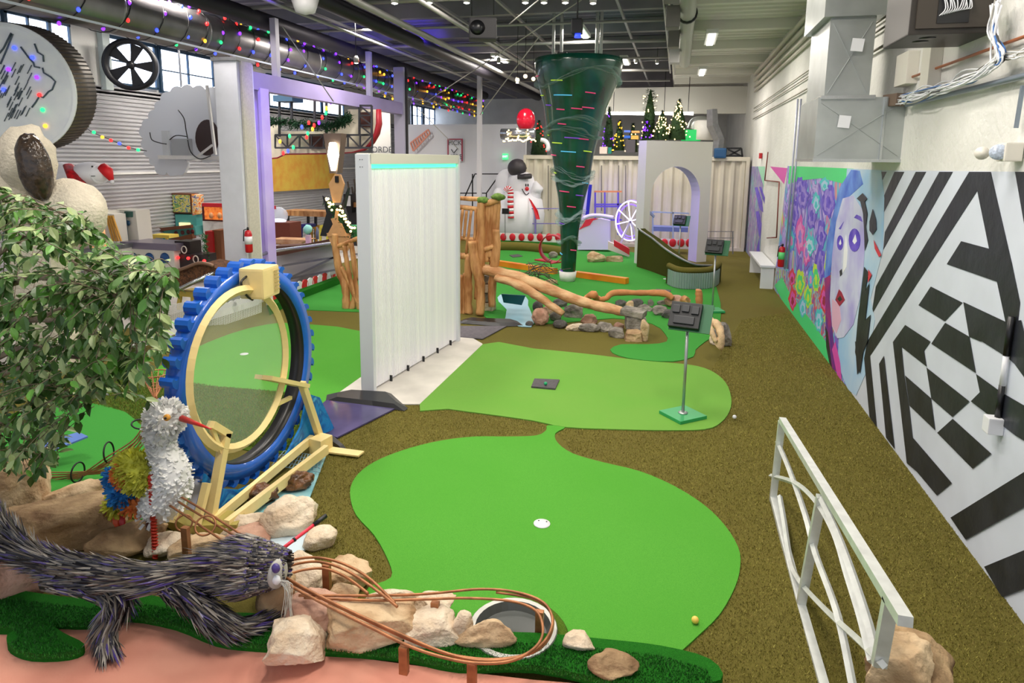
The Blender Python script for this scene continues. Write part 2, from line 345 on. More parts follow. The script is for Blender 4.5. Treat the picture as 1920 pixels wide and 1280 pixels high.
tag(b.build('wall_mural',[mw,mk]),'black and white geometric striped and checkered mural on the right wall','mural')
# colourful mural: procedural spray-paint field plus painted shapes
def spray(name,cols,vs,seed,st=(1,1,1),bands=True):
    m=bpy.data.materials.new(name); m.use_nodes=True; nt=m.node_tree;n=nt.nodes;L=nt.links;bb=n['Principled BSDF']; bb.inputs['Roughness'].default_value=.5
    tc=n.new('ShaderNodeTexCoord'); mp=n.new('ShaderNodeMapping'); mp.inputs['Scale'].default_value=st; mp.inputs['Location'].default_value=(seed,seed*2.3,seed); L.new(tc.outputs['Object'],mp.inputs[0])
    nz=n.new('ShaderNodeTexNoise'); nz.inputs['Scale'].default_value=vs; nz.inputs['Detail'].default_value=2.5; nz.inputs['Distortion'].default_value=1.8; L.new(mp.outputs[0],nz.inputs['Vector'])
    r=n.new('ShaderNodeValToRGB'); L.new(nz.outputs['Fac'],r.inputs[0]); el=r.color_ramp.elements; k=len(cols)
    for i in range(k-2): el.new(.5)
    for i,c in enumerate(cols): el[i].position=.28+.44*i/(k-1); el[i].color=(*lin(c),1)
    L.new(r.outputs[0],bb.inputs['Base Color']); return m
sp1=spray('spray_purple_field',['#28c070','#2f6fd0','#8f74d8','#5b3fb4','#c8b8f0','#7a58c8','#48c8d8','#d848a8','#c8e050'],1.3,3,(1,1.2,.8))
sp2=spray('spray_low_field',['#38e070','#c8e048','#2868c0','#e04848','#58d8e0','#8048b8','#f08878','#48e080'],2.2,7,(1,1.3,.9))
sp3=spray('spray_far_field',['#8a9aa8','#7fc8c8','#8890a0','#6a4fb0','#c0a0c8','#98a890','#9ad8c8'],5,1,(1,1,.25))
fc=M('mural_face','#cfd4ee',.5,col2='#a9a0e0',vs=1.6,contrast=(.35,.6)); fl2=M('mural_sky','#9cc8ee',.5,col2='#c4d8ec',vs=1.5); hb=M('mural_hair_blue','#3f66d0',.5,col2='#6f9ce8',vs=3)
pu=M('mural_purple','#4a2fc0',.5,col2='#7a62d8',vs=5); mg=M('mural_magenta','#b0206a',.5,col2='#5a2a90',vs=3); lp=M('mural_lip','#a01840',.5); wp=M('mural_cheek','#e0b0cc',.5); wh=M('mural_highlight','#f2f4fa',.5); gn=M('mural_green','#48d880',.5); lm=M('mural_lime','#c4e040',.5); pk=M('mural_pink','#d850b0',.5); tl=M('mural_teal','#48c8d0',.5); rd=M('mural_red','#d83848',.5)
b=B(); MS=[sp1,sp2,gn,hb,fc,fl2,pu,mg,mk,lp,wp,wh,lm,pk,tl,rd,mw,M('mural_lilac','#a78ee0',.5,col2='#7f6cd4',vs=8),M('mural_rose','#e88ac8',.5)]
def mp_(i,pts,l): b.mat(i); wallpoly(b,pts,l)
mp_(0,[(1477,311),(1600,317),(1600,700),(1590,731),(1560,692),(1465,561),(1455,500)],.004)
mp_(1,[(1456,500),(1500,520),(1560,505),(1566,700),(1560,692),(1465,561),(1452,544)],.006)
mp_(2,[(1452,535),(1466,520),(1480,548),(1520,600),(1552,645),(1560,692),(1522,640),(1466,562)],.0065)
mp_(2,[(1480,311),(1600,316),(1585,345),(1540,334),(1500,338),(1478,345)],.0065)
mp_(5,[(1588,316),(1652,319),(1658,372),(1655,470),(1632,560),(1640,600),(1623,700),(1605,741),(1590,731),(1570,680),(1575,600),(1580,420)],.008)
mp_(3,[(1596,318),(1612,320),(1618,345),(1585,375),(1575,420),(1562,470),(1556,520),(1545,528),(1552,440),(1575,350)],.010)
mp_(7,[(1546,522),(1557,515),(1557,585),(1563,640),(1573,700),(1560,690),(1549,625)],.0105)
mp_(8,[(1547,610),(1552,622),(1560,690),(1556,686),(1549,650)],.011)
mp_(4,[(1580,372),(1600,366),(1618,395),(1622,440),(1619,500),(1612,560),(1600,608),(1582,632),(1570,634),(1560,612),(1556,560),(1560,480),(1568,415)],.012)
mp_(10,[(1560,560),(1574,572),(1577,600),(1568,625),(1560,610)],.0135)
mp_(6,[(1601,408),(1606,402),(1614,406),(1617,416),(1606,410)],.0140); mp_(6,[(1572,429),(1582,415),(1576,430)],.0145)
for cx_,cy_,rx,ry in ((1602,450,11,22),(1575,455,6,14)):
    mp_(6,[(cx_+rx*math.cos(a*PI/8),cy_+ry*math.sin(a*PI/8)) for a in range(16)],.0150)
    mp_(11,[(cx_+rx*.15,cy_-ry*.5),(cx_+rx*.4,cy_+ry*.1),(cx_,cy_+ry*.35),(cx_-rx*.35,cy_+ry*.1)],.0165)
mp_(11,[(1582,470),(1586,440),(1589,470),(1587,500),(1580,512)],.0142)
mp_(9,[(1566,562),(1573,542),(1578,548),(1584,562),(1574,574)],.0155); mp_(8,[(1570,560),(1575,554),(1579,561),(1574,565)],.0170)
mp_(8,[(1574,508),(1578,504),(1579,514),(1575,518)],.0158)
mp_(8,[(1606,372),(1617,362),(1626,372),(1621,378),(1626,400),(1623,425),(1627,450),(1621,470),(1620,430),(1618,400),(1613,378)],.0175)
mp_(8,[(1630,415),(1636,392),(1642,412),(1643,430),(1636,440),(1630,432)],.018)
mp_(8,[(1613,560),(1620,500),(1628,510),(1622,545),(1630,530),(1622,600),(1632,590),(1626,640),(1618,660),(1612,700),(1603,660),(1608,600)],.0185)
mp_(8,[(1603,640),(1616,640),(1612,690),(1607,702)],.0187)
mp_(15,[(1638,450),(1646,466),(1652,478),(1648,482),(1640,466)],.019); mp_(15,[(1628,505),(1634,515),(1627,530)],.0191)
for k,(x,y,rx,ry,i) in enumerate([(1553,375,9,24,6),(1505,365,8,20,6),(1522,400,7,22,6),(1500,440,6,26,13),(1512,470,5,20,13),(1530,380,5,14,14),(1518,460,7,14,14),(1540,440,6,20,6),(1500,350,5,14,6),(1484,448,5,18,3),(1546,345,6,9,14),(1538,495,6,26,6),(1550,500,3,20,12),(1500,530,6,18,12),(1530,520,5,20,12),(1475,490,3,14,14),(1485,520,4,12,15),(1515,555,5,16,12),(1545,560,6,18,15),(1490,400,5,20,6),(1535,600,5,16,14),(1520,520,4,16,3),(1476,430,2.5,16,14),(1505,575,5,14,14),(1486,560,5,16,15)]):
    NEST={6:(6,17,6),13:(13,18,17),14:(14,5,14),3:(3,14,18),12:(12,2,12),15:(15,13,9)}[i]
    for q_,s_c in enumerate((1.35,.95,.5)):
        mp_(NEST[q_],[(x+rx*s_c*math.cos(a*PI/9)*(1+.22*math.sin(a*1.7+k+q_)+.12*math.sin(a*3.1+k*2)),y+q_*2+ry*s_c*math.sin(a*PI/9)*(1+.15*math.sin(a*2.1+k))) for a in range(18)],.0073+.00002*k+.0006*q_)
mp_(13,[(1560,655),(1566,640),(1575,680),(1578,715),(1570,705)],.0125)
tag(b.build('wall_mural',MS),'colourful spray painted mural with a pale blue face on the right wall','mural')
b=B(); b.mat(0); wallpoly(b,[(1399,312),(1433,312),(1424,505),(1394,478),(1394,330)],.004)
b.mat(1)
for p in [[(1415,352),(1420,350),(1429,378),(1431,398),(1424,392)],[(1423,350),(1427,350),(1434,370),(1433,382)],[(1417,396),(1423,396),(1428,420),(1425,450),(1421,430)],[(1419,465),(1424,445),(1424,505),(1416,499)]]: wallpoly(b,p,.006)
b.mat(2); wallpoly(b,[(1421,312),(1434,312),(1432,350)],.0065)
tag(b.build('wall_mural',[sp3,pu,M('mural_mint','#9ad8b8',.5)]),'narrow grey and purple ribbon mural at the far end of the right wall','mural')
b=B(); wallpoly(b,[(1444,312),(1476,315),(1470,345)],.004); tag(b.build('painted_triangle',pk),'small pink triangle painted on the white wall beside the mural','mural')
# white bench niche on the right wall
w0=aX(1428,508,WX).y; w1=aX(1452,545,WX).y
o=thing('wall_bench','small white bench built against the far right wall','bench',(WX-.17,(w0+w1)/2,0))
B().box((WX-.17,(w0+w1)/2,.5),(.3,abs(w0-w1),.05),bev=.01).build('seat',white2,o); B().box((WX-.16,w1+.08,.24),(.26,.06,.48)).build('side_panel',white2,o); B().box((WX-.16,w0-.08,.24),(.26,.06,.48)).build('side_panel',white2,o)
# ================================================================== left wall with ribbed siding
rib=M('ribbed_siding','#c4c4c8',.35,.35,var=.05,vs=1)
b=B(); z=0; vs=[];k=0; ys=(-1,34)
while z<4.15:
    for (dz,dx) in ((0,0),(.035,.0),(.05,.035),(.075,.035)):
        for y in ys: vs.append((LW+dx,y,z+dz))
    z+=.09
n=len(vs)//2; b.add(vs,[(2*i,2*i+1,2*i+3,2*i+2) for i in range(n-1)]); wl=struct(b.build('wall_left',rib,org=(LW,0,0)))
struct(B().box((LW-.1,16.5,5.1),(.2,35,2.1)).build('trim_1',white)); struct(B().box((LW-.15,16.5,2.1),(.1,35,4.2)).build('trim_2',white))
struct(B().box((LW+.04,16.5,2.28),(.06,35,.05)).build('trim_3',white))
skyp=M('window_daylight','#dfeaff',.2,em=4,emc='#dce9ff'); wfr=M('window_frame_teal','#1d3c56',.4,.3)
def window(i,y0,y1,z0,z1,nx,nz,x=LW+.02):
    g=B(); g.box((x+.03,(y0+y1)/2,(z0+z1)/2),(.01,y1-y0,z1-z0)); p=B(); t=.05
    p.box((x+.05,(y0+y1)/2,z0),(.08,y1-y0+t,t)); p.box((x+.05,(y0+y1)/2,z1),(.08,y1-y0+t,t*1.6))
    for k in range(nx+1): p.box((x+.05,y0+(y1-y0)*k/nx,(z0+z1)/2),(.08,t*(1.4 if k%2==0 else .6),z1-z0))
    for k in range(1,nz): p.box((x+.05,(y0+y1)/2,z0+(z1-z0)*k/nz),(.06,y1-y0,.03))
    o=struct(p.build('window_%d'%i,wfr)); g.build('pane',skyp,o)
def yz(px,py,x=LW): v=aX(px,py,x); return v.y,v.z
ya,za=yz(38,100); yb,zb=yz(128,110); window(1,yz(5,60)[0],yz(128,110)[0],4.25,5.35,3,2)
window(2,yz(293,100)[0],yz(397,170)[0],4.25,5.3,2,2)
window(3,yz(196,100)[0],yz(290,170)[0],4.3,5.3,2,2)
for i,(p0,p1) in enumerate([(500,540),(543,598),(600,640),(712,724),(770,788),(792,812),(814,838)]):
    window(4+i,yz(p0,200)[0],yz(p1,200)[0],4.25,5.2,2 if i>3 else 1,2 if i>3 else 1)
# ================================================================== back of the hall
struct(B().box(((LW+WX)/2,33,3),(WX-LW+.4,.2,6.4)).build('wall_back',offw))
# ceiling: ribbed decks, purlins, lengthwise beams
deckL=M('deck_dark','#6c6878',.6,var=.12,vs=1); deckR=M('deck_white','#dad8d0',.6)
def deck(i,x0,x1,z,m,pitch=.32):
    b=B(); vs=[]; y=-2.
    while y<33:
        for dy,dz in ((0,0),(pitch*.4,0),(pitch*.5,-.07),(pitch*.9,-.07)):
            vs+= [(x0,y+dy,z+dz),(x1,y+dy,z+dz)]
        y+=pitch
    n=len(vs)//2; b.add(vs,[(2*k,2*k+2,2*k+3,2*k+1) for k in range(n-1)]); return struct(b.build('ceiling' if i==0 else 'ceiling_right',m,org=(x0,0,z)))
XB=G(1262,90,5.45).x; cl=deck(0,LW-.2,XB,6.0,deckL); cr=deck(1,XB,WX+.1,5.5,deckR)
struct(B().box((XB,15.5,5.72),(.1,35,.56)).build('trim_4',deckR))
pur=M('purlin_grey','#86848c',.55,var=.1,vs=2)
k=0
for y in np.arange(4.5,33,2.3):
    B().box(((LW+XB)/2,y,5.78),(XB-LW,.12,.3)).build('purlin',pur,cl)
    B().box(((WX+XB)/2,y+.4,5.36),(WX-XB,.14,.22)).build('purlin',deckR,cr)
# ================================================================== foreground: rocks
RK=[((-60,868,78,1000),'tall tan layered rock at the left edge under the tree',stoneA,.8),((28,945,207,1048),'broad tan rock with dark underside left of the stork',stoneC,.75),
((-30,1048,62,1145),'pinkish rock at the left edge under the bristled animal',stoneP,.7),((185,985,300,1052),'brown rock that the stork stands on',stoneC,.4),((285,988,368,1050),'light tan rock between stork and bristled head',stoneB,.5),
((410,958,502,1008),'low pale rock at the pool edge',stoneB,.3),((497,928,593,1012),'pale rounded boulder at the pool corner',stoneB,.4),((572,984,630,1034),'small pinkish rock beside the pale rounded boulder',stoneB,.5),
((625,1050,694,1114),'small upright tan rock at the tip of the olive turf',stoneA,.8),((500,1038,612,1140),'pinkish slab sloping under the copper rails',stoneB,.6),((488,1078,552,1166),'rough brown rock below the bristled head',stoneC,.5),
((540,1105,660,1202),'wide pinkish rock behind the square stone',stoneP,.5),((508,1166,611,1257),'square pitted pale stone on the pink base',stoneB,.9),((625,1138,780,1220),'flat tan slab crossed by the copper rails',stoneA,.8),
((672,1106,782,1160),'white rock between the tan slab and the green',stoneB,.5),((772,1108,852,1168),'white flat rock at the edge of the big green',stoneB,.5),((765,1140,856,1216),'blocky pale stone right of the tan slab',stoneB,.9),((846,1150,885,1205),'narrow pale stone wedged left of the dark basin',stoneB,.6),
((850,1170,962,1217),'low tan rock in front of the dark basin',stoneA,.3),((1058,1186,1112,1225),'small white wedge rock on the green right of the basin',stoneB,.6),((1107,1225,1190,1278),'brown and tan rock at the end of the turf edging',stoneC,.6),
((620,1095,672,1150),'small brown rock between the slab and the upright tan rock',stoneA,.6),((100,900,200,960),'tan rock behind the left rocks',stoneA,.6)]
RK+=[((330,1000,420,1052),'tan rock behind the bristled back',stoneA,.5),((425,985,505,1040),'pinkish rock behind the bristled head',stoneP,.5),((655,1150,700,1185),'small white rock on the tan slab edge',stoneB,.5),((60,985,130,1045),'brown rock between the two left rocks',stoneC,.6)]
for i,(bx,lb,m,bl) in enumerate(RK): rock(bx,lb,m,seed=i+1,z=.02 if bx[3]<1150 else .1,blocky=bl,rough=.05)
# two stacked stones at the white rail
rock((1636,1228,1716,1345),'lower tan stone at the foot of the white railing',stoneA,seed=41,blocky=.7)
o=rock((1638,1205,1750,1330),'large blocky brown stone at the end of the white railing',stoneC,seed=43,blocky=.9,dr=.8)
# dark basin and its moss rim
c=G(962,1196,.03); b=B(); b.lathe(c,[(.22,0),(.25,.07),(.245,.075)],32,smooth=False,cap=False); b.cm=1; b.lathe(c,[(.245,.075),(.215,.075)],32,smooth=False,cap=False); b.cm=2; b.lathe(c,[(.215,.075),(.19,.03),(.0,.02)],32,smooth=False,cap=False); t=tag(b.build('basin',[M('basin_side','#6a6c68',.5),M('basin_rim','#c8c8c2',.4),M('dark_basin','#4c504e',.3)]),'dark shallow basin half hidden behind the tan rock','basin')
b=B(); P=[c+Vector((.28*math.cos(a),.28*math.sin(a),.02)) for a in np.linspace(-.5,1.9,14)]; b.tube(P,.035,8,flat=.6); tag(b.build('mossy_border',t_moss),'mossy turf rim around the dark basin','turf')
# white cup cover, balls, tee mat
c=G(1016,982,.022); o=thing('cup_cover','round white cup cover on the large foreground green','cup cover',c); B().lathe(c,[(.062,0),(.062,.006),(0,.006)],32).build('disc',white2,o)
for s in (-1,1): B().lathe(c+Vector((s*.03,.03,.005)),[(.006,0),(.006,.0025),(0,.0025)],8).build('finger_hole',blackm,o)
def ball(px,py,z,col,lb): c=G(px,py,z); tag(B().ell(c+Vector((0,0,.0215)),.0215,20).build('golf_ball',col),lb,'ball')
ball(1303,1168,.022,M('ball_yellow','#ecc95c',.35),'pale yellow golf ball on the large foreground green')
ball(1023,722,.045,M('ball_green','#1ba06a',.35),'green golf ball on the small black tee mat')
ball(1377,785,.03,white2,'tiny white ball fragment on the olive turf')
b=B(); b.prism([G(*p,.024) for p in [(1002,712),(1049,714),(1041,731),(996,727)]],(0,0,.02)); tag(b.build('tee_mat',M('rubber_black','#4a464b',.7,var=.2,vs=30)),'small black rubber tee mat on the light green mat','mat')
for (x,y,lb) in ((458,664,'white cup on the green behind the blue wheel'),(1248,523,'white cup on the far green by the grassy bank')): tag(B().lathe(G(x,y,.02),[(.055,0),(.055,.008),(0,.008)],20).build('cup_cover',white2),lb,'cup cover')
# ================================================================== white railing at the right
fm=M('railing_white','#d8dbd8',.4,.35,var=.08,vs=12); o=thing('railing','low white metal railing with curved bars leaning along the walkway','railing',(.87,4.2,0))
XR=.87
def rp(px,py,x=XR): return aX(px,py,x)
def railbar(name,pts,w=.045,h=.03,lab=None):
    P=smooth_path([rp(*p) for p in pts],5) if len(pts)>2 else [rp(*p) for p in pts]; b=B()
    b.tube(P,w*.55,4,smooth=False,flat=1.)
    return b.build(name,fm,o)
b=B(); b.bar(rp(1467,787),rp(1698,1165),.05,.04); b.build('top_rail',fm,o)
b=B(); b.bar(rp(1449,930),rp(1502,1135),.05,.035); b.bar(rp(1502,1135),rp(1552,1310),.05,.035); b.build('bottom_rail',fm,o)
for p,q in (((1466,790),(1449,938)),((1540,930),(1500,1142)),((1670,1125),(1648,1245))): B().bar(rp(*p),rp(*q),.05,.035).build('post',fm,o)
for pts in ([(1458,828),(1480,880),(1510,965),(1530,1040),(1570,1150),(1600,1290)],[(1445,892),(1490,905),(1530,940),(1565,1000),(1590,1080),(1615,1160),(1635,1240)],[(1462,930),(1470,975),(1482,1050),(1500,1090),(1550,1145),(1610,1200),(1655,1245)],[(1540,935),(1570,1000),(1600,1080),(1632,1180),(1645,1250)]):
    railbar('curved_bar',pts,.034)
# ================================================================== sign stands
gb=M('sign_green','#0b5f36',.45); gb2=M('base_green','#2f9a5a',.45)
def stand(loc,hh,label,s=1.,rz=.0,bs=(.36,.34)):
    o=thing('scorecard_stand',label,'stand',loc,'black scorecard holders on green posts')
    B().box((loc[0],loc[1],loc[2]+.018),(bs[0],bs[1],.035),rz=rz,bev=.004).build('base_plate',gb2,o)
    B().cyl(Vector(loc)+Vector((0,0,.03)),Vector(loc)+Vector((0,0,hh)),.016,n=12).build('post',galv,o)
    B().lathe(Vector(loc)+Vector((0,0,.035)),[(.05,0),(.05,.01),(.025,.02)],16).build('flange',galv,o)
    c=Vector(loc)+Vector((.03,0,hh+.06)); xf=Matrix.Translation(c)@Euler((R(58),0,-.25)).to_matrix().to_4x4()
    b=B(); b.box((0,0,0),(.4*s,.3*s,.015)); b.v=[xf@v for v in b.v]; bo=b.build('board',gb,o)
    b=B(); 
    b.box((-.05*s,0,.035),(.3*s,.26*s,.06),bev=.006); b.v=[xf@v for v in b.v]; ch_=b.build('card_holder',M('holder_black','#14161b',.5),o); b=B()
    for (x,y,w,h) in ((-.14,.05,.07,.08),(-.05,.06,.07,.07),(.045,.05,.07,.08),(-.05,-.06,.2,.08)): b.box((x*s,y*s,.072),(w*s,h*s,.03),bev=.006)
    b.v=[xf@v for v in b.v]; b.build('card_slots',M('holder_dark','#23262c',.45),ch_); return o
stand(G(1280,780,.024),1.02,'black scorecard holder on a green base in front of the light green mat',1.05,.72)
stand(G(1335,583,.024),1.1,'black scorecard holder behind the driftwood, beside the grassy curb',1.,.3)
stand(G(1272,497,.024),1.1,'far black scorecard holder seen through the white arch',1.,.2)
# ================================================================== big blue wheel
wx,wy,wz,wR=-3.31,4.47,.98,.9
o=thing('water_wheel','large blue toothed wheel turning around a clear disc','wheel',(wx,wy,0))
def ringpt(r,a,x): return Vector((x,wy+r*math.cos(a),wz+r*math.sin(a)))
b=B(); n=72; hw=.06
prof=[(.735,-hw),(.735,hw),(.85,hw),(.85,-hw)]; vs=[];fs=[]
for i in range(n):
    a=2*PI*i/n
    for r,x in prof: vs.append(ringpt(r,a,wx+x))
for i in range(n):
    for j in range(4): fs.append((i*4+j,i*4+(j+1)%4,((i+1)%n)*4+(j+1)%4,((i+1)%n)*4+j))
b.add(vs,fs,True); rim=b.build('rim',blue,o)
b=B(); vs=[];fs=[]
for i in range(n):
    a=2*PI*i/n
    for r,x in ((.728,-hw-.02),(.728,hw-.01),(.736,hw-.01),(.736,-hw-.02)): vs.append(ringpt(r,a,wx+x))
for i in range(n):
    for j in range(4): fs.append((i*4+j,i*4+(j+1)%4,((i+1)%n)*4+(j+1)%4,((i+1)%n)*4+j))
b.add(vs,fs,True); b.build('rubber_liner',black,o)
for i in range(40):
    a0=2*PI*i/40; b=B(); P=[]
    for (da,r) in ((0,.85),(.012,.88),(.035,.9),(.075,.91),(.105,.9),(.09,.89),(.08,.875),(.095,.86),(.135,.85)): P.append(ringpt(.845+(r-.85)*1.15,a0-da*.9,wx-.055))
    b.prism(P,(.11,0,0)); b.build('tooth',blue,rim)
ix=wx+.17; c0=aX(455,690,ix); iR=.565
o2=thing('disc_frame','cream painted stand holding the clear disc of the blue wheel','stand',(ix,wy,0))
b=B(); P=[Vector((ix,c0.y+iR*math.cos(a),c0.z+iR*1.06*math.sin(a))) for a in np.linspace(0,2*PI,49)[:-1]]
b.tube(P,.036,4,closed=True,smooth=False,flat=.9); b.build('ring',cream,o2)
b=B(); b.add([p+Vector((-.01,0,0)) for p in P],[tuple(range(48))]); b.build('clear_disc',M('scuffed_acrylic','#d8e8d4',.12,alpha=.22),o2)
xt=ix
def fx(px,py,x=ix): return aX(px,py,x)
t=Vector((ix,c0.y-.02,c0.z+iR*1.06)); q=fx(487,527)
mb_=B().box(q,(.2,.26,.24),rz=.12,bev=.02).build('motor_box',cream,o2)
b=B(); 
for k in range(6): b.box(q+Vector((.102,.08,-.07+k*.03)),(.006,.08,.008),rz=.12)
b.build('vent',M('cream_dark','#b09a60',.5),mb_)
b=B(); b.tube(smooth_path([q+Vector((-.02,-.13,.06)),q+Vector((-.02,-.2,.02)),q+Vector((0,-.17,-.08)),q+Vector((0,-.1,-.13))],5),.009,6); b.build('cable',black,mb_)
b=B(); b.bar(fx(392,985),fx(423,812),.06,.06); b.bar(fx(428,815),fx(395,795),.06,.05); b.build('post',cream,o2)
b=B(); b.bar(fx(494,707),fx(566,722),.16,.035); b.bar(fx(566,718),fx(606,838),.05,.06); b.build('post',cream,o2)
z0=.1; 
b=B(); b.bar(G(402,975,.12),G(585,822,.12),.04,.07); b.build('base_beam',cream,o2)
b=B(); b.bar(G(425,985,.12),G(612,842,.12),.045,.08); b.build('base_beam',cream,o2)
b=B(); b.box(G(608,850,0)+Vector((-.03,0,.08)),(.14,.16,.16),rz=-.2,bev=.006); b.build('end_block',cream,o2)
b=B(); b.prism([G(*p,.03) for p in [(608,838),(683,848),(672,857),(600,848)]],(0,0,.015)); b.build('foot_plate',cream,o2)
b=B(); b.prism([G(*p,.03) for p in [(292,975),(335,962),(460,985),(445,1008),(350,1010)]],(0,0,.1)); b.build('foot_block',M('cream_olive','#a89a4c',.6),o2)
b=B(); b.bar(fx(368,985),fx(388,905),.05,.04); b.build('strut',cream,o2)
b=B(); b.bar(aX(325,980,ix-.25),aX(358,890,ix-.25),.07,.04); b.build('strut',cream,o2)
# bracket struts below ring
B().bar(fx(396,800),fx(418,860),.03).build('bracket',cream,o2); B().bar(fx(520,757),fx(545,745),.03).build('bracket',cream,o2)
wp_=spray('painted_water',['#0a3c78','#0d6cb8','#1788cc','#0a5aa8','#57b4dc'],4,2)
b=B(); b.prism([aX(p[0],p[1],ix-.06) for p in [(368,985),(386,888),(410,915),(450,918),(490,900),(535,858),(565,800),(578,738),(600,745),(628,805),(592,818),(415,965)]],(-.02,0,0)); tag(b.build('splash_panel',wp_),'blue painted water panel behind the foot of the wheel','panel')
b=B(); b.bar(aX(352,980,wx-.05),aX(382,885,wx-.05),.07,.05); tag(b.build('pale_post',M('pale_blue_paint','#c4c8e4',.5)),'pale lilac upright board at the left foot of the wheel','board')
# pool
wat=M('pool_water','#9fd0d8',.08,col2='#7cb8c4',vs=5,bump=.1,bs=9)
flat('pool',[(395,1010),(425,985),(600,838),(612,852),(560,985),(520,1015),(440,1020)],wat,.028,'shallow pale blue pool beside the cream wheel stand','pool',sm=0)
flat('pool',[(488,1040),(500,985),(590,1000),(575,1028),(540,1045)],M('pool_paint','#d0e4f0',.3),.03,'small white and pale blue puddle beside the rocks and red club','pool')
for i,bx in enumerate([(463,905,520,952),(526,878,588,925)]): rock(bx,['brown wet rock in the pool nearer the wheel post','reddish brown wet rock in the pool by the wire grid'][i],M('wet_brown_stone','#8a5a34',.25,col2='#3c2a20',vs=6,bump=.8,bs=16),seed=50+i,z=.03,blocky=.3,rough=.09)
b=B(); A=[G(*p,.05) for p in [(533,845),(604,855),(600,885),(510,872)]]
for k in range(15):
    t=k/14; b.bar(A[0].lerp(A[1],t),A[3].lerp(A[2],t),.006)
for k in range(5):
    t=k/4; b.bar(A[0].lerp(A[3],t),A[1].lerp(A[2],t),.006)
tag(b.build('wire_grid',M('wire_blue','#9ab8c8',.4,.5)),'pale blue wire grid over the pool drain','grid')
# ramp mats at the concrete strip
gl=M('glossy_purple_floor','#4b466c',.08,var=.15,vs=3); 
b=B(); P=[G(*p,.02) for p in [(612,752),(740,768),(632,822),(590,812),(566,790)]]; b.prism(P,(0,0,.015)); tag(b.build('ball_tray',gl),'glossy dark purple tray between the wheel and the ribbed wall','tray')
def ramp(px,label,hh=.05,m=black):
    P=[G(*p,.02) for p in px]; n=len(P); c=sum(P,Vector())/n; Q=[c+(p-c)*.72+Vector((0,0,hh)) for p in P]; b=B(); b.add(P+Q,[(i,(i+1)%n,n+(i+1)%n,n+i) for i in range(n)]+[tuple(range(n,2*n))]); tag(b.build('bevelled_ramp',m),label,'ramp')
ramp([(612,740),(648,733),(735,738),(765,765),(758,770),(700,762),(610,752)],'black rubber ramp at the near foot of the ribbed wall')
ramp([(600,818),(625,820),(650,842),(640,846)],'black rubber wedge beside the cream end block',.03)
ramp([(858,604),(870,598),(972,602),(985,611),(940,612),(865,606)],'black rubber ramp at the far end of the ribbed wall')
b=B(); b.prism([G(*p,.02) for p in [(852,612),(950,612),(905,636),(853,632)]],(0,0,.012)); tag(b.build('rubber_mat',M('mat_grey','#5f5b62',.8,var=.15,vs=20)),'flat grey rubber mat at the far end of the ribbed wall','mat')
# red club
P=[G(498,1052,.30),G(612,966,.42)]
o=thing('toy_club','red plastic club with black grip propped over the rocks','club',(P[0].x,P[0].y,.2)); d=P[1]-P[0]
B().cyl(P[0],P[0]+d*.78,.011,n=10).build('shaft',M('club_red','#e03048',.35),o); B().cyl(P[0]+d*.78,P[1],.014,n=10).build('grip',black,o); B().cyl(P[0]+d*.44,P[0]+d*.47,.014,n=10).build('clip',black,o)
# ================================================================== copper rails
def track(name,label,paths,r=.008,rings=(),group=None,brk=()):
    allP=[smooth_path([G(*p) if len(p)==3 else G(p[0],p[1],.25) for p in pp],6) for pp in paths]
    c=allP[0][0]; o=thing(name,label,'rail track',(c.x,c.y,0),group)
    for P in allP: B().tube(P,r,6).build('rail',rust,o)
    for (px,py,z,rr,ax) in rings:
        cc=G(px,py,z); q=Vector((0,0,1)).rotation_difference(Vector(ax).normalized()).to_matrix()
        B().tube([cc+q@Vector((rr*math.cos(a),rr*math.sin(a),0)) for a in np.linspace(0,2*PI,25)[:-1]],r*.9,6,closed=True).build('ring',rust,o)
    for (px,py,z0,z1) in brk:
        g=G(px,py,z1); B().box((g.x,g.y,(z0+z1)/2),(.045,.03,z1-z0)).build('bracket',rust,o)
    return o
track('rail_track','looping copper rail track running over the foreground rocks',[
 [(492,1056,.34),(560,1096,.33),(640,1137,.31),(750,1188,.28),(830,1222,.26),(900,1238,.24),(970,1232,.23),(1018,1205,.22),(1036,1165,.22),(1020,1130,.22),(970,1110,.23),(900,1104,.24),(800,1113,.26),(700,1116,.28),(560,1116,.3)],
 [(497,1072,.34),(600,1128,.32),(700,1178,.3),(770,1212,.28),(840,1234,.26),(900,1243,.25),(960,1238,.24),(1005,1212,.23),(1018,1180,.23),(1005,1145,.23),(960,1127,.24),(880,1121,.25),(800,1123,.27),(700,1125,.28),(570,1120,.3)],
 [(495,1064,.32),(600,1120,.3),(700,1168,.28),(780,1204,.26),(850,1228,.24),(930,1236,.22),(1000,1222,.21),(1032,1190,.2),(1034,1150,.2),(1000,1122,.21),(930,1110,.22)],
 [(515,1060,.28),(555,1048,.3),(595,1045,.32),(640,1055,.32),(690,1082,.31),(740,1130,.3)],
 [(525,1068,.28),(560,1056,.3),(600,1053,.32),(645,1067,.32),(695,1098,.31),(745,1137,.3)],
 [(530,1080,.27),(570,1068,.29),(610,1066,.3),(650,1082,.3),(690,1112,.3)]],.008,brk=[(757,1212,.12,.27),(885,1242,.1,.24),(612,1058,.1,.3),(816,1128,.08,.25),(1012,1145,.02,.21)])
track('rail_track','copper rods crossing the cream foot block behind the stork',[[(290,912,.45),(350,950,.42),(420,992,.38),(480,1028,.35)],[(292,930,.42),(350,968,.4),(410,1008,.36),(460,1040,.34)],[(310,915,.47),(380,955,.44),(450,1000,.4)]],.007,rings=[(385,985,.4,.06,(.3,-.6,.7)),(345,980,.3,.05,(.6,-.6,.3))],brk=[(347,988,.15,.42)])
fz=.95
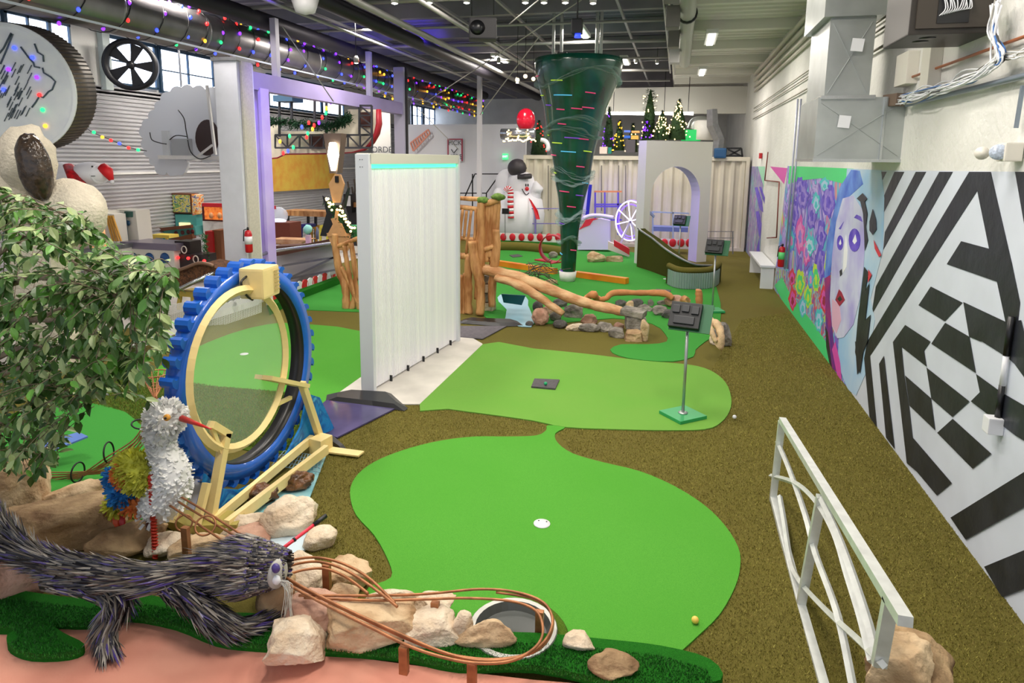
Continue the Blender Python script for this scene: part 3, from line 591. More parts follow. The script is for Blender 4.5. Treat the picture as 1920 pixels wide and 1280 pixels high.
fc_=aY(292,700,4.6); tp=[fc_+Vector((.11*math.cos(a),.11*math.sin(a),0)) for a in np.linspace(0,2*PI,13)[:-1]]; mid=aY(290,748,4.4)
o=thing('wire_funnel','copper wire funnel feeding curved rods behind the stork','funnel',(fc_.x,fc_.y,0))
b=B(); b.tube(tp,.006,5,closed=True)
for s_ in (.3,.6,.85): b.tube([p.lerp(mid,s_*.9)for p in tp],.004,5,closed=True)
b.build('hoops',rust,o); b=B()
for i,p in enumerate(tp): b.tube([p,p.lerp(mid,.85),mid+Vector((.02*math.cos(i),.02*math.sin(i),-.03))],.005,5)
b.build('mesh_wires',rust,o)
for i in range(9):
    j=(i%3-1)*.03; k=(i//3-1)*.03
    P=[mid+Vector((j*.5,k*.5,0)),aY(280,790,4.3)+Vector((j,0,k)),aY(258,830,4.2)+Vector((j,0,k)),aY(210,868,4.1)+Vector((j*1.5,0,k*1.6)),aY(150,878+i*3,4.1)+Vector((0,0,k)),aY(75,885+i*5,4.0)]
    B().tube(smooth_path(P,6),.006,5).build('rod',rust,o)
for (px,py,Y,rr,ax) in ((266,795,4.25,.075,(.3,0,1)),(204,848,4.15,.085,(1,.4,.1)),(146,885,4.05,.08,(1,.2,0))):
    cc=aY(px,py,Y); q=Vector((0,0,1)).rotation_difference(Vector(ax).normalized()).to_matrix()
    B().tube([cc+q@Vector((rr*math.cos(a),rr*math.sin(a),0)) for a in np.linspace(0,2*PI,25)[:-1]],.007,6,closed=True).build('ring',blackm,o)
# blue slate at the left
g=aY(92,842,4.2); tag(B().prism([aY(*p,4.2)+Vector((0,dy,0)) for p,dy in (((58,838),.0),((100,834),.25),((127,838),.2),((95,848),-.05))],(0,0,.015)).build('blue_slate',M('slate_blue','#5f7fc8',.4)),'small blue panel lying over the left green','panel')
# ================================================================== bristled animal
fur=[M('bristle_black','#2c2a30',.35),M('bristle_grey','#6b645c',.35),M('bristle_purple','#4d3f86',.35),M('bristle_light','#a39c92',.35)]
def bristles(b,P,Rr,n,ln,w,flat_=1,spread=.35,rnd=random.Random(1)):
    k=len(P)
    for _ in range(n):
        u=rnd.uniform(0,k-1.001); i=int(u); f=u-i; p=P[i].lerp(P[i+1],f); r=Rr[i]*(1-f)+Rr[i+1]*f; t=(P[i+1]-P[i]).normalized()
        s=Vector((0,0,1)); s=(s-t*s.dot(t)); s=s.normalized() if s.length>.05 else Vector((1,0,0)); w2=t.cross(s); a=rnd.uniform(0,2*PI)
        nn=s*math.cos(a)+w2*math.sin(a); base=p+nn*r*.92; tip=base+t*ln*rnd.uniform(.7,1.3)+nn*ln*spread*rnd.uniform(.3,1.1)+Vector((rnd.gauss(0,.012),rnd.gauss(0,.012),rnd.gauss(0,.008)))
        sd=t.cross(nn)*w; up=nn*w*.8
        b.cm=rnd.choice((0,0,0,1,1,2,3,1))
        m_=base.lerp(tip,.5)
        b.add([base-sd,base+sd,base+up,m_-sd,m_+sd,m_+up,tip],[(0,1,4,3),(1,2,5,4),(2,0,3,5),(3,4,6),(4,5,6),(5,3,6)])
def gz(l): return [G(*p) for p in l]
o=thing('bristled_animal','dark bristled long tailed animal sculpture sprawled over the rocks','sculpture',G(250,1120,0))
bd=smooth_path(gz([(60,1040,.34),(110,1062,.36),(180,1076,.38),(260,1084,.38),(330,1078,.38),(390,1066,.4),(440,1062,.42),(480,1062,.42)]),4)
br=list(np.interp(np.linspace(0,1,len(bd)),[0,.12,.35,.6,.72,.85,1],[.07,.115,.12,.10,.12,.19,.185]))
tl_=smooth_path(gz([(-60,930,.5),(-20,965,.45),(10,1000,.42),(60,1040,.38),(110,1062,.36)]),4); tr=list(np.linspace(.09,.06,len(tl_)))
tl2=smooth_path(gz([(-40,1030,.4),(20,1040,.38),(80,1052,.38),(130,1066,.36)]),4); tr2=list(np.linspace(.04,.07,len(tl2)))
hp=smooth_path(gz([(85,1090,.3),(150,1092,.32),(205,1105,.3),(222,1130,.26),(205,1165,.18),(200,1195,.12),(205,1222,.08)]),4); hr=list(np.interp(np.linspace(0,1,len(hp)),[0,.3,.5,.8,1],[.07,.12,.095,.06,.055]))
fp=smooth_path(gz([(310,1090,.34),(355,1120,.3),(400,1158,.22),(440,1178,.16),(485,1168,.14),(520,1140,.14)]),4); fr=list(np.interp(np.linspace(0,1,len(fp)),[0,.3,.6,1],[.09,.095,.07,.035]))
b=B()
br=[v*.74 for v in br]; tr=[v*.85 for v in tr]; hr=[v*.72 for v in hr]; fr=[v*.75 for v in fr]
for P,r in ((bd,br),(tl_,tr),(tl2,tr2),(hp,hr),(fp,fr)): b.tube(P,[v*.93 for v in r],10)
b.ell(bd[-1]+Vector((.02,0,0)),(.12,.12,.125),18); b.build('body',fur[0],o)
b=B(); rr=random.Random(5)
hd_=[bd[-4],bd[-3],bd[-2],bd[-1],bd[-1]+(bd[-1]-bd[-2]).normalized()*.1,bd[-1]+(bd[-1]-bd[-2]).normalized()*.19]; bristles(b,hd_[::-1],[.09,.13,.165,.17,.165,.14],2400,.1,.0055,rnd=rr,spread=.12); bristles(b,bd[::-1],br[::-1],2300,.12,.0058,rnd=rr,spread=.16); bristles(b,tl_[::-1],tr[::-1],700,.15,.005,rnd=rr); bristles(b,tl2[::-1],tr2[::-1],250,.13,.004,rnd=rr); bristles(b,hp,hr,750,.11,.0055,rnd=rr,spread=.2); bristles(b,fp,fr,700,.11,.0055,rnd=rr,spread=.2)
x=b.build('bristles',fur,o); x['kind']='stuff'
hd=bd[-1]+(bd[-1]-bd[-2]).normalized()*.13
B().ell(bd[-1]+Vector((.15,-.02,.0)),(.045,.075,.085),14).build('face',M('face_grey','#b4b2ac',.6),o)
for dz in (.06,-.01): B().ell(bd[-1]+Vector((.18,-.075,.01+dz)),(.025,.02,.028),10).build('eye',fur[2] if dz>0 else white2,o)
b=B(); 
for k in range(16):
    p=bd[-1]+Vector((.18,-.06,-.02)); b.tube(smooth_path([p,p+Vector((.06+.03*rr.random(),-.04*rr.random(),.02-.05*rr.random())),p+Vector((.03+.08*rr.random(),-.06*rr.random(),-.12-.18*rr.random()))],4),.0018,4)
b.build('whiskers',M('whisker','#cfcdc4',.5),o)
# ================================================================== stork
def fluff(name,c,r,col,n,ln,parent,rx=0,ry=0,rz=0,seed=0,w=.012,cut=None):
    rnd=random.Random(seed); b=B(); E=Euler((rx,ry,rz)).to_matrix(); c=Vector(c); b.ell(c,r,14,rz=rz,rx=rx,ry=ry)
    for _ in range(n):
        d=Vector((rnd.gauss(0,1),rnd.gauss(0,1),rnd.gauss(0,1))).normalized(); p=c+E@Vector((d.x*r[0],d.y*r[1],d.z*r[2]))*.98
        nn=(E@Vector((d.x/r[0],d.y/r[1],d.z/r[2]))).normalized(); t=Vector((rnd.gauss(0,1),rnd.gauss(0,1),rnd.gauss(0,1))).cross(nn).normalized(); u=nn.cross(t)
        l=ln*rnd.uniform(.6,1.2); q=p+nn*l+t*l*.4
        b.add([p-u*w,p+u*w,q+u*w*.9,q-u*w*.9,q+nn*w],[(0,1,2,3),(3,2,4)])
    return b.build(name,col,parent)
wl_=M('fluff_white','#e8e8e6',.9,var=.05,vs=20); yl=M('fluff_lime','#cfd050',.9,var=.2,vs=15); og=M('fluff_orange','#e08040',.9,var=.2,vs=15); bl=M('fluff_blue','#2f86cc',.9,var=.2,vs=15)
SY=3.45
def s_(px,py,dy=0): return aY(px,py,SY+dy)
g=s_(285,1045); o=thing('stork_sculpture','white pom pom stork sculpture with lime wing and long red beak','sculpture',(g.x,g.y,0))
fluff('head',s_(311,782),(.115,.1,.1),wl_,420,.03,o,seed=1); 
P=smooth_path([s_(300,800),s_(302,830),s_(312,860),s_(322,890),s_(312,930),s_(292,960)],5); Rr=list(np.interp(np.linspace(0,1,len(P)),[0,.25,.6,.85,1],[.09,.075,.12,.13,.10]))
b=B(); b.tube(P,Rr,12); rnd=random.Random(3)
for _ in range(1300):
    i=rnd.randrange(len(P)-1); p=P[i].lerp(P[i+1],rnd.random()); a=rnd.uniform(0,2*PI); nn=Vector((math.cos(a),math.sin(a),rnd.gauss(0,.25))).normalized(); q=p+nn*Rr[i]*.95; u=Vector((-nn.y,nn.x,rnd.gauss(0,.6))).normalized()*.012; e=q+nn*.03*rnd.uniform(.5,1.2)+Vector((0,0,-.008))
    b.add([q-u,q+u,e+u,e-u],[(0,1,2,3)])
b.build('neck_and_breast',wl_,o)
fluff('wing',s_(258,885,-.05),(.15,.08,.12),yl,700,.04,o,ry=.5,seed=2,w=.009)
fluff('wing_bar',s_(228,925,-.06),(.075,.06,.075),bl,260,.035,o,seed=4,w=.009); fluff('wing_tip',s_(212,895,-.03),(.035,.05,.06),bl,120,.03,o,seed=6,w=.009)
fluff('shoulder_patch',s_(232,893,-.09),(.06,.04,.07),og,160,.035,o,seed=5,w=.009); fluff('tail',s_(255,945,-.03),(.1,.07,.04),og,240,.04,o,seed=8,w=.008)
fluff('rump',s_(222,945,0),(.07,.07,.05),yl,200,.04,o,seed=9,w=.009); fluff('belly',s_(290,945,0),(.08,.09,.07),wl_,220,.03,o,seed=7)
B().cyl(s_(341,784,-.02),s_(396,804,-.12),.022,.004,12).build('beak',M('beak_red','#d42a26',.3),o)
e=s_(314,782,-.1); ey=B().lathe(e,[(.022,0),(.022,.012),(.016,.018),(0,.02)],16,ax=(.2,-1,.1)).build('eye',M('eye_amber','#d89a3c',.3),o); B().ell(e+Vector((.004,-.022,.002)),.008,10).build('pupil',black,ey)
def coil(p,q,r,turn,m,name):
    d=q-p; P=[p+d*t+Vector((r*math.cos(t*turn*2*PI),r*math.sin(t*turn*2*PI),0)) for t in np.linspace(0,1,turn*8)]; b=B(); b.tube(P,.007,5); b.cyl(p,q,r*.8,n=8); return b.build(name,m,o)
coil(s_(283,890,-.1),s_(292,1045,-.12),.016,26,M('leg_red','#b8321e',.45),'leg'); coil(s_(276,935,0),s_(280,1020,.02),.012,18,M('leg_dark','#5a2f22',.5),'leg')
for k,(px,cc) in enumerate(((208,og),(218,M('ribbon_orange','#e2582a',.35)),(226,M('ribbon_red','#c2242c',.35)))):
    b=B(); P=smooth_path([s_(px,945),s_(px-6+k*4,975,-.02),s_(px+2,1005),s_(px,1030,-.03)],6)
    for i in range(len(P)-1): b.add([P[i]+Vector((-.025,.0,0)),P[i]+Vector((.025,.01,0)),P[i+1]+Vector((.022,-.01,0)),P[i+1]+Vector((-.022,.0,0))],[(0,1,2,3)],True)
    b.tube([p+Vector((.026,0,0)) for p in P],.004,5); b.build('ribbon',cc,o)
# ================================================================== leafy tree on the left
lf=[M('leaf_dark','#34561f',.38,var=.15,vs=3),M('leaf_mid','#4a7030',.4,var=.15,vs=3),M('leaf_light','#98ac70',.42,var=.1,vs=3),M('leaf_bright','#5c9636',.4)]
bark=M('grey_bark','#8e7f6c',.8,col2='#6c5c4c',vs=12,bump=.4,bs=40)
rt=random.Random(11); base=aY(-70,960,3.0)
o=thing('leafy_tree','leafy green indoor tree reaching in from the left edge','tree',(base.x,base.y,0))
trunk=smooth_path([Vector((base.x,base.y,0)),aY(-50,850,3.0),aY(-80,700,3.0),aY(-60,560,3.0),aY(-70,420,3.0)],5)
b=B(); b.tube(trunk,[.06-.0012*i for i in range(len(trunk))],10); b.build('trunk',bark,o)
TB=[((-60,470),[(30,390),(110,410),(190,450)]),((-60,520),[(60,440),(150,500),(240,520)]),((-60,600),[(60,600),(160,560),(300,545)]),((-60,640),[(60,600),(170,620),(262,680)]),((-70,740),[(40,690),(130,720),(200,740)]),((-60,800),[(20,790),(60,830),(110,860)]),((-60,560),[(80,520),(200,560),(330,510)]),((-60,420),[(0,370),(60,380),(120,400)]),((-60,700),[(50,650),(150,670),(290,640)])]
br_=B(); brs=[]
for s0,pts in TB:
    Y0=3.; Y1=rt.uniform(2.5,3.4); P=[aY(*s0,Y0)]+[aY(*p,Y0+(Y1-Y0)*(i+1)/3) for i,p in enumerate(pts)]; P=smooth_path(P,6); brs.append(P); br_.tube(P,list(np.linspace(.022,.006,len(P))),7)
br_.build('branches',bark,o)
region=[(-40,330),(30,350),(60,390),(110,375),(170,430),(215,470),(262,470),(300,490),(345,505),(340,545),(305,580),(318,640),(300,690),(280,760),(262,690),(225,750),(165,740),(140,770),(105,850),(60,900),(-40,900)]
def inp(x,y,P):
    r=False;j=len(P)-1
    for i in range(len(P)):
        if (P[i][1]>y)!=(P[j][1]>y) and x<(P[j][0]-P[i][0])*(y-P[i][1])/(P[j][1]-P[i][1])+P[i][0]: r=not r
        j=i
    return r
tw=B(); lv=B(); allb=[p for P in brs for p in P[4:]]
def leaf(p,d,nrm,L):
    d=d.normalized(); s=d.cross(nrm)
    if s.length<.1: s=d.cross(Vector((1,0,0)))
    s.normalize(); n=s.cross(d); w=L*rt.uniform(.20,.27); lv.cm=rt.choice((0,0,1,1,1,2,2,3))
    c=[(0,0,0),(.22,.7,.12),(.5,1,.16),(.78,.6,.1)]
    vs=[p]; 
    for t,ww,zz in c[1:]: vs+= [p+d*L*t-s*w*ww+n*L*(zz*.35-.12*t*t),p+d*L*t-n*L*.12*t*t,p+d*L*t+s*w*ww+n*L*(zz*.35-.12*t*t)]
    vs.append(p+d*L-n*L*.16)
    lv.add(vs,[(0,2,1),(0,3,2),(1,2,5,4),(2,3,6,5),(4,5,8,7),(5,6,9,8),(7,8,10),(8,9,10)],False)
cnt=0
for k in range(430):
    for _ in range(50):
        x=rt.uniform(-40,345); y=rt.uniform(335,900)
        if inp(x,y,region): break
    Y=rt.uniform(2.45,3.6); tip=aY(x,y,Y); near=min(allb,key=lambda q:(q-tip).length+rt.uniform(0,.12))
    st=near; L=(tip-st).length
    if L>.38: st=tip+(st-tip)*(.38/L)
    m_=(st+tip)/2+Vector((0,0,.04)); P=smooth_path([st,m_,tip],5); tw.tube(P,.0022,4)
    nl=rt.randint(7,11)
    for i in range(nl):
        t=.2+.8*i/(nl-1); u=t*(len(P)-1); j=min(int(u),len(P)-2); p=P[j].lerp(P[j+1],u-j); tg=(P[j+1]-P[j]).normalized()
        sd=tg.cross(Vector((0,0,1))); sd=sd.normalized() if sd.length>.05 else Vector((1,0,0)); sg=1 if i%2 else -1
        d=tg*.6+sd*sg*.7+Vector((rt.gauss(0,.25),rt.gauss(0,.25),rt.gauss(-.45,.3)))
        leaf(p,d,Vector((rt.gauss(0,.3),-.3+rt.gauss(0,.3),1)),rt.uniform(.06,.095))
tw.build('twigs',bark,o); x=lv.build('leaves',lf,o); x['kind']='stuff'
# ================================================================== helpers for the middle distance
def pb(b,x0,y0,x1,y1,Y,dep,bev=0):
    p=aY(x0,y1,Y); q=aY(x1,y0,Y); p2=aY(x1,y1,Y); c=Vector(((p.x+p2.x)/2,Y+dep/2,(p.z+q.z)/2)); b.box(c,(abs(p2.x-p.x),dep,abs(q.z-p.z)),bev=bev); return b
def PB(name,m,par,*a,**k): return pb(B(),*a,**k).build(name,m,par)
LS=1.
def log(name,pts,r,m,parent,seed=0,n=9,flat=1.):
    P=smooth_path(pts,6); rn=random.Random(seed); k=len(P); rr=list(np.interp(np.linspace(0,1,k),np.linspace(0,1,len(r)),r)) if isinstance(r,(list,tuple)) else [r]*k
    rr=[v*LS*(1+.1*rn.uniform(-1,1)) for v in rr]; P=[p+Vector((rn.gauss(0,.05),rn.gauss(0,.05),rn.gauss(0,.03)))*rr[0] for p in P]
    return B().tube(P,rr,n,flat=flat).build(name,m,parent)
# ================================================================== translucent ribbed wall
p0=G(692,737); p1=G(852,641); dv=(p1-p0); Lw=dv.length; u=dv/Lw; nrm_=Vector((u.y,-u.x,0)); ang=math.atan2(u.y,u.x); HT=2.74
o=thing('ribbed_wall','tall translucent ribbed plastic wall in a white metal frame','wall panel',(p0.x,p0.y,0))
frm=M('frame_white','#dcdfe6',.4,.1); sheet=M('ribbed_plastic','#f6f4ff',.25,alpha=.9,var=.10,vs=1.6,stretch=(7,7,.1),spec=.6,contrast=(.3,.7))
for t in (0,Lw): 
    c=p0+u*t+Vector((0,0,HT/2)); B().box(c,(.06,.17,HT),rz=ang,bev=.006).build('post',frm,o)
c=p0+u*(Lw/2)+Vector((0,0,HT-.05)); B().box(c,(Lw,.17,.12),rz=ang,bev=.006).build('top_rail',M('frame_cream','#d4d2c4',.5),o)
vs=[];n=0;k=int(Lw/.018)
for i in range(k+1):
    q=p0+u*(.03+(Lw-.06)*i/k)+nrm_*(.04+(.004 if i%2 else -.004)); vs+=[q+Vector((0,0,.05)),q+Vector((0,0,HT-.1))]
b=B(); b.add(vs,[(2*i,2*i+2,2*i+3,2*i+1) for i in range(k)]); b.build('ribbed_sheet',sheet,o)
vs=[v-nrm_*.09 for v in vs]; b=B(); b.add(vs,[(2*i,2*i+2,2*i+3,2*i+1) for i in range(k)]); b.build('ribbed_sheet',sheet,o)
B().box(p0+u*(Lw/2)+nrm_*.045+Vector((0,0,HT-.13)),(Lw-.1,.02,.05),rz=ang).build('light_strip',M('led_green','#5ff0b0',.3,em=2.2,emc='#40e8a0'),o)
for i in range(5): B().box(p0+u*(.4+i*.42)+nrm_*.06+Vector((0,0,.05)),(.012,.03,.1),rz=ang).build('clip',dgrey,o)
b=B(); 
for (dx,dz) in ((0,.06),(.03,.06),(0,.14),(.03,.14)): b.cyl(p0-u*.032+nrm_*(dx-.02)+Vector((0,0,HT-dz)),p0-u*.036+nrm_*(dx-.02)+Vector((0,0,HT-dz)),.006,n=8)
b.build('bolts',grey,o)
LS=.74
# ================================================================== log structures
YL=10.75
o=thing('log_gate','upright log gate post with bundled branches left of the ribbed wall','gate',(aY(668,580,10.5).x,10.5,0))
def l_(px,py,Y=10.5): return aY(px,py,Y)
for i,(pts,r) in enumerate([([(628,438),(630,470),(637,510),(648,540),(650,580)],[.07,.09,.09,.1]),([(645,460),(650,490),(656,520),(664,550),(660,581)],[.05,.06,.06,.08]),([(657,455),(664,500),(668,540),(674,582)],[.05,.05,.06,.07]),([(640,500),(655,530),(668,560),(684,582)],[.05,.06,.07,.07]),([(690,548),(680,560),(688,582)],[.05,.06,.08])]):
    log('upright_log',[l_(*p) for p in pts],r,wood,o,seed=i)
log('top_rail',[l_(632,462),l_(650,456),l_(668,448),l_(700,438)],.055,wood,o,seed=9)
for i,(a,c) in enumerate((((648,458),(655,530)),((660,452),(672,525)),((670,448),(678,500)),((680,443),(686,500)))): log('spindle',[l_(*a),l_(*c)],.03,wood,o,seed=20+i)
o=thing('log_tower','peeled log tower with railings right of the ribbed wall','log structure',(aY(900,590,YL).x,YL,0))
def t_(px,py,dy=0): return aY(px,py,YL+dy)
for i,(pts,r) in enumerate([([(878,588),(878,540),(879,480)],[.1,.1,.09]),([(862,590),(862,560),(865,515)],[.07,.06,.06]),([(870,590),(870,550),(872,512)],[.05]),([(900,590),(901,540),(890,490),(886,452)],[.1,.11,.12,.1]),([(898,560),(900,500),(901,440),(903,378)],[.12,.12,.11,.09]),([(922,575),(924,520),(931,470),(930,430)],[.08,.1,.1,.09])]):
    log('upright_log',[t_(p[0],p[1],(-.1 if i==3 else 0)) for p in pts],r if len(r)>1 else r*2,wood,o,seed=i)
for i in range(5): log('plank_log',[t_(903+i*5,490-(i%2)*8,.05),t_(905+i*5,440,.05),t_(908+i*5,384-(i*1.5),.05)],[.07,.065,.06],wood,o,seed=60+i)
log('upright_log',[t_(924,500,.1),t_(930,430,.1),t_(934,372,.1)],[.09,.08,.07],wood,o,seed=70)
for i,(a,c,r) in enumerate((((850,371),(912,374),.055),((850,387),(898,392),.06),((905,384),(934,374),.07),((850,445),(900,450),.05),((850,478),(895,482),.07),((905,468),(926,462),.06))): log('cross_log',[t_(*a),t_(*c)],r,wood,o,seed=30+i)
for i,(a,c) in enumerate((((868,392),(858,476)),((884,394),(874,476)),((892,392),(890,450)),((860,392),(862,440)),((875,395),(870,445)))): log('spindle',[t_(*a,-.02),t_(*c,-.02)],.035,wood,o,seed=40+i)
for px,py in ((905,378),(933,372)): B().ell(t_(px,py-3),(.12,.1,.06),10,jit=.5,seed=px).build('moss_cap',M('moss','#5c7a34',.9,var=.3,vs=20),o)
for i,(y0,y1) in enumerate(((516,532),(532,550),(550,567),(567,584))):
    p=aY(911,y1,11.0); q=aY(911,y0,11.0); b=B(); b.box((p.x,11.1,(p.z+q.z)/2),(.27,.2,abs(q.z-p.z)*.93),rz=.1*(-1)**i,bev=.03)
    tag(b.build('wall_stone',stoneB if i%2 else stoneG),['topmost','second from top','third from top','lowest'][i]+' stone stacked between the tower logs','stone','stones stacked in the log tower')
LS=1.
# split logs forming the bridge
o=thing('split_log','long split log sloping from the tower down to the rocks','log',(aY(1050,570,10.6).x,10.6,0))
log('trunk',[aY(900,503,10.8),aY(960,517,10.7),aY(1020,538,10.6),aY(1080,562,10.5),aY(1140,578,10.4),aY(1196,592,10.3)],[.13,.15,.14,.12,.11,.06],wood2,o,seed=3,flat=.7)
log('bark_ridge',[aY(905,500,10.9),aY(980,517,10.8),aY(1050,548,10.7),aY(1120,574,10.5),aY(1180,586,10.4)],[.06,.07,.06,.05,.03],M('red_bark','#a8643c',.7,var=.2,vs=10,bump=.5),o,seed=5,flat=.5)
log('fork',[aY(930,520,10.6),aY(975,535,10.5),aY(1015,560,10.4),aY(1056,588,10.3)],[.1,.11,.1,.06],wood2,o,seed=4,flat=.7)
tag(log('driftwood',[G(1085,566,.12),G(1100,558,.16),G(1112,552,.25),G(1120,560,.14),G(1135,560,.15),G(1152,549,.25),G(1200,549,.25),G(1245,550,.28),G(1262,560,.2)],[.03,.05,.08,.06,.05,.06,.055,.065,.05],M('orange_driftwood','#c98550',.6,var=.12,vs=8,bump=.3),None,seed=8),'curving orange driftwood branch lying behind the rock row','driftwood')
tag(log('driftwood',[G(1100,570,.1),G(1140,573,.1),G(1170,580,.1)],[.07,.06,.03],wood2,None,seed=18),'short flat driftwood piece between split log and rock row','driftwood')
tag(log('driftwood_post',[G(1311,581,0),aY(1311,560,G(1311,581).y),aY(1310,543,G(1311,581).y)],[.065,.07,.06],M('orange_driftwood','#c98550'),None,seed=28),'short upright driftwood post by the green mat edge','driftwood')
tag(log('driftwood',[aY(1282,562,11.3),aY(1290,563,11.2)],[.08,.05],wood,None,seed=38),'stub of driftwood behind the large pink boulder','driftwood')
# rocks in the middle
RM=[((996,573,1030,611),'round pink boulder at the left end of the near rock row',stoneP,.2),((1012,571,1042,590),'flat pinkish boulder behind the round pink boulder',stoneP,.3),((998,562,1018,584),'dark boulder under the split log fork',stoneD,.4),((1034,557,1064,576),'dark rock under the long split log',stoneD,.5),
((1056,566,1093,596),'blocky brown topped rock below the split log',stoneG,.8),((1036,596,1064,616),'smooth dark grey rounded rock in the near row',stoneD,.1),((1030,582,1053,602),'grey green rounded rock in the near row',stoneG,.2),((1088,584,1120,608),'pink and grey leaning rock on the near row',stoneP,.5),
((1060,604,1098,620),'pale gravelly rock in the near row',stoneB,.3),((1084,606,1126,622),'low grey mortar mound in the near row',stoneG,.2),((1120,600,1152,622),'grey rock with pale face in the near row',stoneG,.6),((1140,612,1170,633),'blocky grey stone low in the near row',stoneG,.9),
((1170,615,1206,640),'blocky brown stone at the right end of the near row',stoneC,.9),((1200,598,1216,640),'knobbly driftwood coloured stone at the row end',stoneA,.3),((1150,602,1170,618),'small pinkish grey stone in the near row',stoneP,.4),
((1153,560,1176,576),'small dark rock at the left of the far row',stoneD,.4),((1172,562,1192,578),'small tan rock of the far row',stoneA,.4),((1182,558,1206,578),'dark flat rock of the far row',stoneD,.5),((1195,567,1224,584),'long grey rock of the far row',stoneG,.6),((1214,560,1226,574),'small pointed grey rock of the far row',stoneG,.6),
((1222,570,1250,592),'rough grey rock in the middle of the far row',stoneG,.5),((1232,561,1250,572),'small tan grey rock behind the rough grey rock',stoneG,.6),((1240,578,1266,598),'dark fluted grey rock behind the near card holder',stoneD,.4),((1245,550,1286,578),'large smooth pink boulder in the far row',stoneP,.15),
((1270,566,1290,578),'small square pinkish rock beside the large pink boulder',stoneP,.8),((1286,570,1306,584),'small grey stone right of the large pink boulder',stoneG,.6),((1336,604,1370,650),'grey blocky rock in the driftwood cairn',stoneG,.9),((1330,625,1350,646),'pale rock at the foot of the driftwood cairn',stoneB,.5),
((1100,468,1136,492),'tan rock pile before the white lit panel',stoneA,.4),((1136,480,1168,491),'flat tan stone by the far path edge',stoneA,.7),((1022,523,1046,532),'small tan rock near the foot of the tornado',stoneA,.5),((1028,470,1046,484),'round grey rock inside the red loop',stoneG,.2),((985,600,1000,612),'brown wet rock at the edge of the small pond',stoneD,.2)]
for i,(bx,lb,m,bl) in enumerate(RM): rock(bx,lb,m,seed=100+i,z=.02,blocky=bl,rough=.05,sub=3)
# two slabs stacked on the near row end
tag(B().box(aY(1190,608,10.0)+Vector((0,.15,0)),(.3,.3,.2),rz=.2,bev=.03).build('rock',stoneG),'grey block stacked on the brown stone of the near row','rock')
tag(B().box(aY(1187,589,10.0)+Vector((0,.15,0)),(.36,.3,.1),rz=-.2,ry=.1,bev=.02).build('rock',stoneG),'dark grey slab topping the near rock row','rock')
o=thing('driftwood_cairn','weathered driftwood piece leaning on the grey cairn','driftwood',G(1350,648))
log('branch',[aY(1330,600,9.3),aY(1345,610,9.2),aY(1352,630,9.1),aY(1347,650,9.1)],[.05,.06,.05,.07],M('bleached_wood','#d8b890',.7,var=.15,vs=12,bump=.4),o,seed=2)
log('branch',[aY(1330,605,9.2),aY(1334,622,9.1),aY(1342,640,9.05)],[.04,.04,.03],M('bleached_wood'),o,seed=6)
# small pond
flat('pond',[(938,552),(986,556),(990,572),(1000,596),(996,612),(960,608),(946,602),(950,580),(935,565)],M('pond_blue','#a8d4e8',.15),.03,'small pale blue pond beside the stone and log tower','pond',sm=2)
b=B(); P=[aY(p[0],p[1],11.2) for p in [(940,551),(985,554),(978,572),(944,567)]]; b.prism(P,(0,.03,0)); tag(b.build('pond_backboard',M('deep_teal','#0f5a66',.3)),'dark teal board at the back of the small pond','board')
# cage thing by the beam
b=B(); rr=random.Random(9); c=aY(1008,510,13.6)
for k in range(26): 
    a=Vector((rr.gauss(0,.2),rr.gauss(0,.1),rr.uniform(-.12,.16))); d=Vector((rr.gauss(0,.25),rr.gauss(0,.15),rr.gauss(0,.1))); b.tube([c+a-d,c+a+d*.2+Vector((0,0,.04)),c+a+d],.008,4)
tag(b.build('branch_pile',M('dark_twig','#5a4a44',.7)),'tangled pile of dark twigs in front of the orange beam','branches')
# orange beams
ob=M('orange_beam','#e09018',.5,col2='#d86a14',vs=2)
for i,(a,c,lb) in enumerate([((925,492),(1042,509),'long orange wooden beam left of the tornado foot'),((1080,514),(1176,527),'orange wooden beam right of the tornado foot')]):
    tag(B().bar(G(*a,.08),G(*c,.08),.16,.14).build('wooden_beam',ob),lb,'beam')
for i,(a,lb) in enumerate([([(1230,541),(1258,543),(1256,548),(1229,546)],'small grey tee mat on the far green'),([(955,478),(972,476),(980,480),(962,482)],'small dark tee mat on the farthest green')]): flat('tee_mat',a,M('rubber_black'),.035,lb,'mat')
# red loop
c=aY(1034,467,15.2); r=.3; o=thing('loop_ramp','small red vertical loop ramp for golf balls','ramp',(c.x,c.y,0))
vs=[];fs=[];n=40
for i in range(n):
    a=2*PI*i/n-PI/2
    for rr_,dy in ((r,-.14),(r,.14),(r+.02,.14),(r+.02,-.14)): vs.append(c+Vector((rr_*math.cos(a),dy+i*.006,rr_*math.sin(a)*1.05)))
for i in range(n-1):
    for j in range(4): fs.append((i*4+j,i*4+(j+1)%4,(i+1)*4+(j+1)%4,(i+1)*4+j))
B().add(vs,fs,True).build('loop',M('loop_red','#b01c34',.4),o); B().bar(G(1008,486,.04),G(1046,492,.04),.25,.03).build('ramp_board',M('loop_red'),o)
